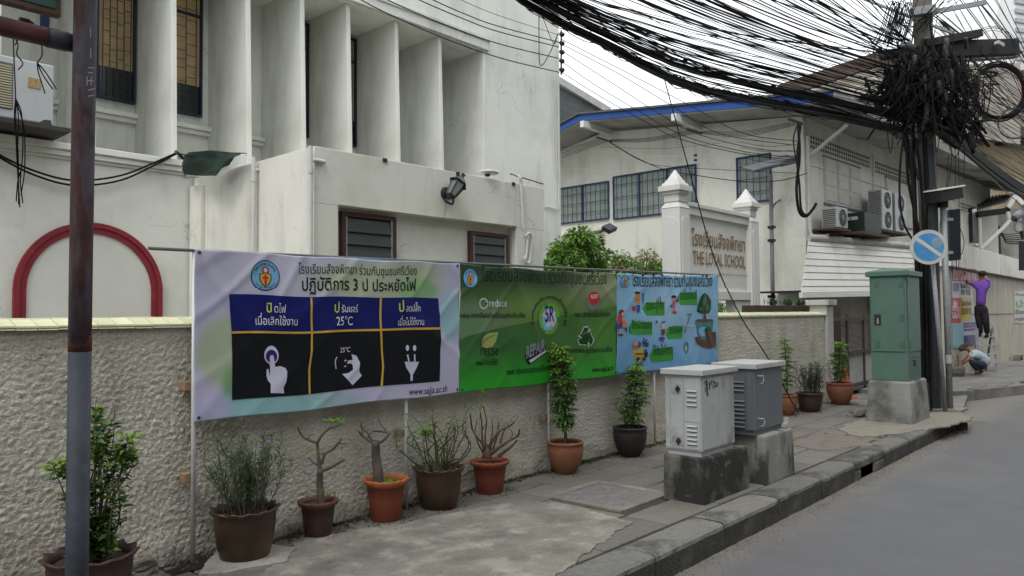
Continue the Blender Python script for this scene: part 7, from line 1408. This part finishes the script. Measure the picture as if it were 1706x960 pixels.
pt_ = c + nrm * .0085 + (aT(1560, 404, TS - .4) - c); pt_ -= nrm * ((pt_ - c - nrm * .0085).dot(nrm)); b = MB(); b.disc(pt_, nrm, R_ * .3, 14, th=.002); part(b, 'faded_patch', mat('sign_fade', (.18, .26, .31), .6, .2, 9), o)
ft = aZ(1583, 684); TS = (ft - EYE).dot(FW); t_ = thing('instrument_post', 'grey steel post with a black box on top and a tall black panel', 'post', (ft.x, ft.y, 0))
b = MB(); b.tube([ft, aT(1571, 330, TS)], .047, 12); part(b, 'tube', STEEL, t_, smooth=True)
b = MB(); b.tube([aT(1580, 606, TS), aT(1579.4, 592, TS)], .051, 12); part(b, 'sleeve', LIDM, t_)
b = MB(); a = aT(1554, 329, TS - .2); c = aT(1589, 322, TS + .1); b.bar(a, c, .3, .17); part(b, 'head_box', BLACK, t_, bev=.006); b = MB(); b.bar(a + V((-.03, 0, .11)), c + V((.03, 0, .11)), .36, .025); part(b, 'box_lid', WHITE, t_, bev=.004); b = MB(); b.tube([aT(1571, 345, TS), aT(1571, 334, TS)], .08, 10); part(b, 'collar', BLACK, t_)
b = MB(); pc = [aT(1581, 349, TS + .02), aT(1600, 347, TS + .12), aT(1601, 432, TS + .12), aT(1582, 434, TS + .02)]; b.prism(pc, V((.05, .05, 0))); part(b, 'black_panel', mat('panel_black', (.016, .02, .028), .35, .2), t_)
b = MB()
for px, py in ((1580, 365), (1580, 420)): b.bar(aT(px - 6, py, TS), aT(px + 6, py, TS + .05), .05, .05)
part(b, 'clamp', STEEL, t_, kind='stuff')
b = MB()
for k, pts in enumerate(([(1576, 320), (1585, 270), (1582, 200)], [(1588, 335), (1592, 300), (1590, 210)], [(1600, 380), (1606, 400), (1603, 420), (1592, 436)], [(1586, 434), (1586, 450)], [(1593, 434), (1594, 452)], [(1598, 432), (1597, 446)], [(1572, 330), (1566, 380), (1569, 420)], [(1580, 260), (1577, 310), (1574, 318)], [(1606, 300), (1607, 240)], [(1598, 345), (1597, 230)])): b.tube(spline([aT(x, y, TS) for x, y in pts], 4), .006, 4)
tag(b.build('post_wires', CABLE, kind='stuff'), 'thin black wires feeding the black box and panel on the post', 'wires')
b = MB(); b.box((ft.x - .3, ft.y - .2, -.01), (ft.x + .25, ft.y + .25, .03)); b.build('post_footing', CEM, bev=.01, kind='structure')
# CCTV pole at the right edge
TQ = 18; t_ = thing('cctv_pole', 'pole with a white dome camera and a black box at the right edge', 'cctv camera', tuple(V((aT(1707, 600, TQ).x, aT(1707, 600, TQ).y, 0)))); b = MB(); q0 = aT(1707, 340, TQ); b.tube([V((q0.x, q0.y, 0)), q0], .06, 10); part(b, 'post', STEEL, t_)
b = MB(); a = aT(1690, 362, TQ); b.tube([a, aT(1702, 354, TQ)], .09, 12); part(b, 'camera_body', ACW, t_, smooth=True); b = MB(); b.tube([aT(1689, 366, TQ), aT(1693, 360, TQ)], .075, 12); part(b, 'camera_lens', BLACK, t_)
b = MB(); pts = [aT(1698 + 8 * cos(a_ * pi / 8), 377 + 9 * sin(a_ * pi / 8), TQ) for a_ in range(17)]; b.tube(pts, .02, 6); part(b, 'cable_ring', STEEL, t_); b = MB(); b.bar(aT(1704, 402, TQ), aT(1704, 450, TQ), .16, .14); part(b, 'black_box', BLACK, t_)
b = MB(); b.tube([aT(1701, 384, TQ), aT(1706, 398, TQ)], .05, 8); part(b, 'joint', BLACK, t_)

# ================================================================== POSTERS
PB = thing('poster_banner', 'tall sheet of coloured posters being hung on the compound wall by the workmen', 'poster', tuple(aY(1606, 580, YP)))
def wallq(x0, y0, x1, y1, x2, y2, x3, y3, off, m, nm, par):
    cv = lambda x, y: (1560 + x / 3.69, 420 + y / 3.69); b = MB(); P_ = [aY(*cv(*p), YP - off) for p in ((x0, y0), (x1, y1), (x2, y2), (x3, y3))]; b.prism(P_, (0, .002, 0)); return part(b, nm, m, par)
pw = flatm('poster_white', (.42, .42, .46)); pk = flatm('poster_pinkish', (.42, .30, .36)); cvp = lambda x, y: (1560 + x / 3.69, 420 + y / 3.69)
bs_ = wallq(97, 175, 216, 183, 247, 520, 98, 600, .012, pw, 'backing_sheet', PB); hd_ = wallq(103, 82, 245, 100, 245, 172, 103, 168, .016, pk, 'headline_strip', PB)
wallq(105, 186, 140, 188, 140, 246, 105, 246, .016, GREYP, 'photo', PB); wallq(96, 286, 150, 284, 150, 440, 96, 440, .016, REDP, 'red_poster', PB); wallq(151, 282, 217, 284, 218, 424, 152, 428, .016, flatm('poster_yellow', (.42, .36, .02)), 'yellow_poster', PB)
wallq(100, 448, 165, 444, 170, 590, 100, 598, .016, flatm('poster_teal', (.20, .38, .42)), 'teal_poster', PB); wallq(170, 518, 236, 512, 236, 574, 170, 580, .018, DVIO, 'dark_photo', PB); wallq(166, 430, 245, 425, 248, 510, 166, 516, .018, flatm('poster_lilac', (.40, .36, .50)), 'lilac_notice', PB)
wallq(97, 330, 148, 345, 146, 372, 97, 362, .019, flatm('poster_pink', (.5, .2, .3)), 'white_blob', PB); wallq(105, 300, 128, 310, 130, 345, 105, 345, .02, pw, 'white_blob', PB)
def wtext(t, x0, x1, y, m, off, ky, par):
    a = aY(*cvp(x0, y), YP - off); c = aY(*cvp(x1, y), YP - off); b = MB(); text_mb(b, t, lambda x, z: (a.x + x, YP - off, a.z + z), width=c.x - a.x, ky=ky, bold=.025); part(b, 'lettering', m, par)
wtext('อธิษฐาน', 108, 240, 156, REDP, .02, .75, PB); wtext('วันสงกรานต์', 150, 214, 222, INK, .02, .7, PB); wtext('เทศกาล', 152, 212, 262, INK, .02, .6, PB); wtext('โปรดบริจาค', 154, 216, 332, INK, .02, .7, PB); wtext('ร่วมงาน', 156, 214, 385, BRWN, .02, .8, PB)
for y in (452, 470, 490): wtext('กรุณางดจอดรถบริเวณนี้', 168, 244, y, DVIO, .022, .6, PB)
wtext('โปรโมชั่น', 98, 148, 410, WHT, .022, .7, PB)
NB = thing('notice_board', 'pale notice with green lettering on the compound wall at the right edge', 'notice', tuple(aY(1698, 535, YP))); wallq(478, 244, 700, 230, 700, 450, 480, 440, .015, flatm('notice_pale', (.40, .41, .38)), 'board', NB)
wtext('ประกาศ', 486, 690, 342, GRNP, .02, .13, NB); wtext('ห้ามจอดรถ ตลอดเวลา', 486, 690, 270, INK, .02, .12, NB); wtext('ข้อมูลเพิ่มเติม', 484, 690, 384, INK, .02, .12, NB); wtext('กรุงเทพมหานคร', 484, 690, 425, INK, .02, .12, NB)

# ================================================================== PEOPLE
def skin_mesh(name, nodes, edges, m, parent, root=0, sub_=1):
    me = bpy.data.meshes.new(name); off = parent_off(parent); me.from_pydata([tuple(V(p) - V(off)) for p, r_ in nodes], edges, []); me.materials.append(m); me.update(); o = bpy.data.objects.new(name, me); COL.objects.link(o)
    if parent: o.parent = parent; OFF[o.name] = off
    sk = o.modifiers.new('skin', 'SKIN'); sk.use_smooth_shade = True
    for i, (p, r_) in enumerate(nodes):
        d = me.skin_vertices[0].data[i]; d.radius = r_ if isinstance(r_, tuple) else (r_, r_); d.use_root = (i == root)
    if sub_: s_ = o.modifiers.new('sub', 'SUBSURF'); s_.levels = sub_; s_.render_levels = sub_
    return o
SKN = mat('skin', (.22, .115, .07), .6, .08, 9); HAIR = mat('hair_black', (.02, .015, .012), .7, .2); PUR = mat('shirt_purple', (.17, .07, .42), .85, .08, 6, .3, 30); TRS = mat('trousers_black', (.014, .014, .02), .85, .1, 6, .3, 30); LBL = mat('shirt_pale_blue', (.36, .43, .50), .85, .06, 6, .3, 30); CAPM = mat('cap_brown', (.06, .04, .035), .85, .1); SHOE = mat('shoe_dark', (.018, .016, .016), .6, .1)
def hand(nodes, edges, wrist_i, w_, d, side):
    d = d.normalized(); side = (side - d * side.dot(d)).normalized(); pi_ = len(nodes); nodes.append((w_ + d * .045, (.032, .018))); edges.append((wrist_i, pi_))
    k0 = len(nodes); nodes.append((w_ + d * .075, (.034, .016))); edges.append((pi_, k0))
    for q, ln_ in zip((-1.5, -.5, .5, 1.5), (.055, .07, .075, .06)):
        a = len(nodes); nodes.append((w_ + d * .095 + side * q * .018, .009)); edges.append((k0, a)); nodes.append((w_ + d * (.095 + ln_) + side * q * .019 + d.cross(side) * .02, .007)); edges.append((a, a + 1))
    a = len(nodes); nodes.append((w_ + d * .05 + side * -.04, .010)); edges.append((pi_, a)); nodes.append((w_ + d * .085 + side * -.055, .008)); edges.append((a, a + 1))
# man on the ladder
T0_ = 19.75; Z = lambda x, y, dt=0: aT(1560 + x / 3.69, 420 + y / 3.69, T0_ + dt)
m1 = thing('person', 'man in purple shirt and black trousers on the ladder, arms raised to the posters', 'person', tuple(Z(290, 530)))
nd = [(Z(272, 335), (.10, .075)), (Z(276, 275), (.09, .07)), (Z(280, 215), (.10, .07)), (Z(281, 180), (.075, .06)), (Z(280, 163), .055), (Z(278, 148), (.075, .085)), (Z(276, 128), (.082, .095)), (Z(276, 112), (.055, .07)),
      (Z(232, 190, .1), .048), (Z(192, 190, .12), .043), (Z(172, 148, .12), .036), (Z(168, 132, .12), .028),
      (Z(318, 185, -.05), .05), (Z(300, 152, .28), .043), (Z(262, 122, .3), .036), (Z(246, 114, .3), .028),
      (Z(250, 350, .06), .06), (Z(262, 430, .0), .05), (Z(272, 505, .05), .036), (Z(262, 522, .16), .040),
      (Z(298, 350, -.05), .06), (Z(304, 430, -.14), .05), (Z(314, 505, -.06), .036), (Z(304, 522, .06), .042)]
ed = [(0, 1), (1, 2), (2, 3), (3, 4), (4, 5), (5, 6), (6, 7), (3, 8), (8, 9), (9, 10), (10, 11), (3, 12), (12, 13), (13, 14), (14, 15), (0, 16), (16, 17), (17, 18), (18, 19), (0, 20), (20, 21), (21, 22), (22, 23)]
hand(nd, ed, 11, nd[11][0], V((-.2, .3, 1)), V((1, .3, 0))); hand(nd, ed, 15, nd[15][0], V((-.8, .5, .5)), V((.4, .3, 1)))
skin_mesh('body', nd, ed, SKN, m1)
skin_mesh('shirt', [(Z(273, 345), (.175, .135)), (Z(275, 290), (.160, .125)), (Z(278, 240), (.168, .125)), (Z(280, 200), (.165, .115)), (Z(281, 176), (.085, .075)), (Z(232, 192, .09), .080), (Z(204, 190, .12), .066), (Z(318, 188, -.04), .082), (Z(306, 162, .2), .066)], [(0, 1), (1, 2), (2, 3), (3, 4), (3, 5), (5, 6), (3, 7), (7, 8)], PUR, m1)
skin_mesh('trousers', [(Z(274, 318), (.150, .115)), (Z(272, 348), (.155, .12)), (Z(254, 375, .05), .105), (Z(262, 430, .0), .085), (Z(272, 508, .05), .068), (Z(294, 375, -.04), .108), (Z(304, 430, -.14), .088), (Z(314, 508, -.06), .07)], [(0, 1), (1, 2), (2, 3), (3, 4), (1, 5), (5, 6), (6, 7)], TRS, m1)
skin_mesh('hair', [(Z(286, 150, -.04), (.075, .08)), (Z(282, 128, -.035), (.100, .108)), (Z(279, 110, -.02), (.085, .095))], [(0, 1), (1, 2)], HAIR, m1)
skin_mesh('shoe', [(Z(276, 516, .02), .05), (Z(262, 526, .12), (.045, .035)), (Z(252, 528, .26), (.04, .03))], [(0, 1), (1, 2)], SHOE, m1); skin_mesh('shoe', [(Z(318, 516, -.08), .052), (Z(304, 526, .02), (.047, .035)), (Z(292, 528, .16), (.04, .03))], [(0, 1), (1, 2)], SHOE, m1)
h = Z(276, 132); b = MB(); fd = V((-.75, .6, 0)).normalized(); sd2 = V((.6, .75, 0))
for s_ in (-1, 1): b.tube([h + sd2 * s_ * .085 + V((0, 0, .0)), h + sd2 * s_ * .1 + V((0, 0, 0))], [.03, .02], 8)
part(b, 'ears', SKN, m1, smooth=True)
# ladder
lad = thing('step_ladder', 'aluminium step ladder under the man in the purple shirt', 'ladder', tuple(V((Z(375, 735).x, Z(375, 735).y, 0)))); ALU = mat('aluminium', (.55, .56, .58), .4, .1, 6, metal=.5)
def gp(x, y): return aZ(1560 + x / 3.69, 420 + y / 3.69, 0)
fr_ = gp(376, 737); tl_ = (fr_ - EYE).dot(FW); top_r = aT(1560 + 345 / 3.69, 420 + 460 / 3.69, tl_ - .05); top_l = top_r + (aT(1560 + 250 / 3.69, 420 + 468 / 3.69, tl_ + .02) - aT(1560 + 345 / 3.69, 420 + 460 / 3.69, tl_ + .02)); fl_ = fr_ + (top_l - top_r) * 1.25; fl_.z = 0
for a, c in ((fr_, top_r), (fl_, top_l)): b = MB(); b.bar(a, c, .035, .07, up=(0, 1, 0)); part(b, 'rail', ALU, lad)
for k in range(1, 6): u = k / 5; a = fr_.lerp(top_r, u * .97); c = fl_.lerp(top_l, u * .97); b = MB(); b.bar(a, c, .09, .03); part(b, 'step', ALU, lad)
for a in (top_r, top_l): b = MB(); e = a + V((.35, .25, 0)); e.z = 0; e.y = min(e.y, YP - .05); b.bar(a, e, .03, .05); part(b, 'rear_leg', mat('ladder_grey', (.12, .12, .12), .5), lad)
# squatting man
T0_ = 18.75; gs = gp(290, 752)
m2 = thing('person', 'man in brown cap and pale blue shirt squatting over a basket below the ladder', 'person', (gs.x, gs.y, 0))
nd = [(Z(298, 690), (.10, .08)), (Z(268, 658), (.09, .08)), (Z(234, 624), (.10, .07)), (Z(212, 608), (.065, .06)), (Z(200, 598), .052), (Z(186, 598), (.075, .08)), (Z(175, 588), (.080, .088)), (Z(172, 574), (.06, .065)),
      (Z(222, 632, -.16), .055), (Z(190, 668, -.2), .042), (Z(160, 690, -.12), .033), (Z(152, 694, -.1), .027), (Z(222, 625, .18), .055), (Z(185, 660, .2), .042), (Z(156, 680, .14), .033), (Z(148, 684, .12), .027),
      (Z(280, 702, -.1), .06), (Z(208, 674, -.16), .05), (Z(262, 735, -.1), .036), (Z(240, 746, -.12), .04), (Z(285, 705, .1), .06), (Z(218, 674, .14), .05), (Z(280, 732, .12), .036), (Z(262, 742, .1), .04)]
ed = [(0, 1), (1, 2), (2, 3), (3, 4), (4, 5), (5, 6), (6, 7), (3, 8), (8, 9), (9, 10), (10, 11), (3, 12), (12, 13), (13, 14), (14, 15), (0, 16), (16, 17), (17, 18), (18, 19), (0, 20), (20, 21), (21, 22), (22, 23)]
hand(nd, ed, 11, nd[11][0], V((-.8, .2, -.5)), V((0, 1, 0))); hand(nd, ed, 15, nd[15][0], V((-.8, .2, -.5)), V((0, 1, 0)))
skin_mesh('body', nd, ed, SKN, m2)
skin_mesh('shirt', [(Z(308, 698), (.16, .13)), (Z(296, 672), (.185, .15)), (Z(266, 645), (.175, .14)), (Z(236, 620), (.165, .12)), (Z(212, 607), (.085, .08)), (Z(222, 634, -.15), .074), (Z(203, 655, -.19), .062), (Z(222, 628, .17), .074), (Z(200, 650, .2), .062)], [(0, 1), (1, 2), (2, 3), (3, 4), (3, 5), (5, 6), (3, 7), (7, 8)], LBL, m2)
skin_mesh('trousers', [(Z(300, 705), (.155, .12)), (Z(268, 697, -.12), .105), (Z(206, 672, -.16), .085), (Z(258, 730, -.1), .062), (Z(275, 700, .1), .105), (Z(216, 672, .14), .085), (Z(276, 728, .12), .062)], [(0, 1), (1, 2), (2, 3), (0, 4), (4, 5), (5, 6)], mat('trousers_navy', (.02, .025, .045), .85, .1, 6), m2)
skin_mesh('shoe', [(Z(268, 738, -.1), .045), (Z(236, 750, -.13), (.045, .032))], [(0, 1)], SHOE, m2); skin_mesh('shoe', [(Z(286, 738, .12), .045), (Z(256, 748, .08), (.045, .032))], [(0, 1)], SHOE, m2)
skin_mesh('cap', [(Z(188, 588), (.075, .08)), (Z(176, 576), (.096, .10)), (Z(170, 566), (.075, .08))], [(0, 1), (1, 2)], CAPM, m2); b = MB(); q = Z(160, 590); b.tube([Z(168, 582), Z(152, 600), Z(146, 612)], [.07, .07, .03], 10); part(b, 'cap_peak', CAPM, m2)
g0 = gp(145, 768); bk = thing('tool_basket', 'grey woven basket with tall handles in front of the squatting man', 'basket', (g0.x, g0.y, 0)); WK = mat('woven_grey', (.12, .11, .10), .85, .3, 20, .6, 60)
b = MB(); b.tube([(g0.x, g0.y + .1, 0), (g0.x, g0.y + .1, .08), (g0.x, g0.y + .1, .2), (g0.x, g0.y + .1, .24)], [.17, .21, .22, .20], 16); part(b, 'body', WK, bk)
for dx_ in (-.05, .05): b = MB(); b.tube([(g0.x + .14 * cos(a_ * pi / 10), g0.y + .1 + dx_, .22 + .3 * sin(a_ * pi / 10)) for a_ in range(11)], .012, 6); part(b, 'handle', WK, bk)
q = aZ(1680, 598); 
for k, (px, w_, lab) in enumerate(((1683, .35, 'left of two grey cement bricks lying at the foot of the compound wall'), (1696, .45, 'right of two grey cement bricks lying at the foot of the compound wall'))):
    q = aZ(px, 601); b = MB(); b.box((q.x - w_ / 2, YP - .3, 0), (q.x + w_ / 2, YP - .1, .14 + .04 * k)); tag(b.build('cement_brick', ROCK, bev=.015), lab, 'brick')

# ================================================================== OPPOSITE SIDE OF THE STREET (unseen houses, added to darken the street-facing walls)
SHM = mat('shophouse_wall', (.34, .32, .28), .85, .15, .6, streak=((.15, .14, .12), .3))
for k, (x0, x1, hh) in enumerate(((-22, -10, 9), (-10, 2, 11), (2, 14, 9.5), (14, 27, 12), (27, 45, 9))):
    t_ = thing('shophouse', ['plain grey shophouse', 'taller plain shophouse', 'low-roofed shophouse', 'tallest shophouse', 'long shophouse'][k] + ' added unseen across the road to darken the street-facing walls', 'building', (x0, -8, 0)); b = MB(); b.box((x0 + .02, -16, -.1), (x1 - .02, -7.5, hh)); part(b, 'wall', SHM, t_)
    for j in range(int((x1 - x0) // 4)):
        for fl_2 in range(3):
            b = MB(); xx = x0 + 1 + 4 * j; zz = .3 + 3.1 * fl_2; b.box((xx, -7.499, zz), (xx + 2.4, -7.44, zz + (2.3 if fl_2 == 0 else 1.4))); part(b, 'window', DKG, t_)
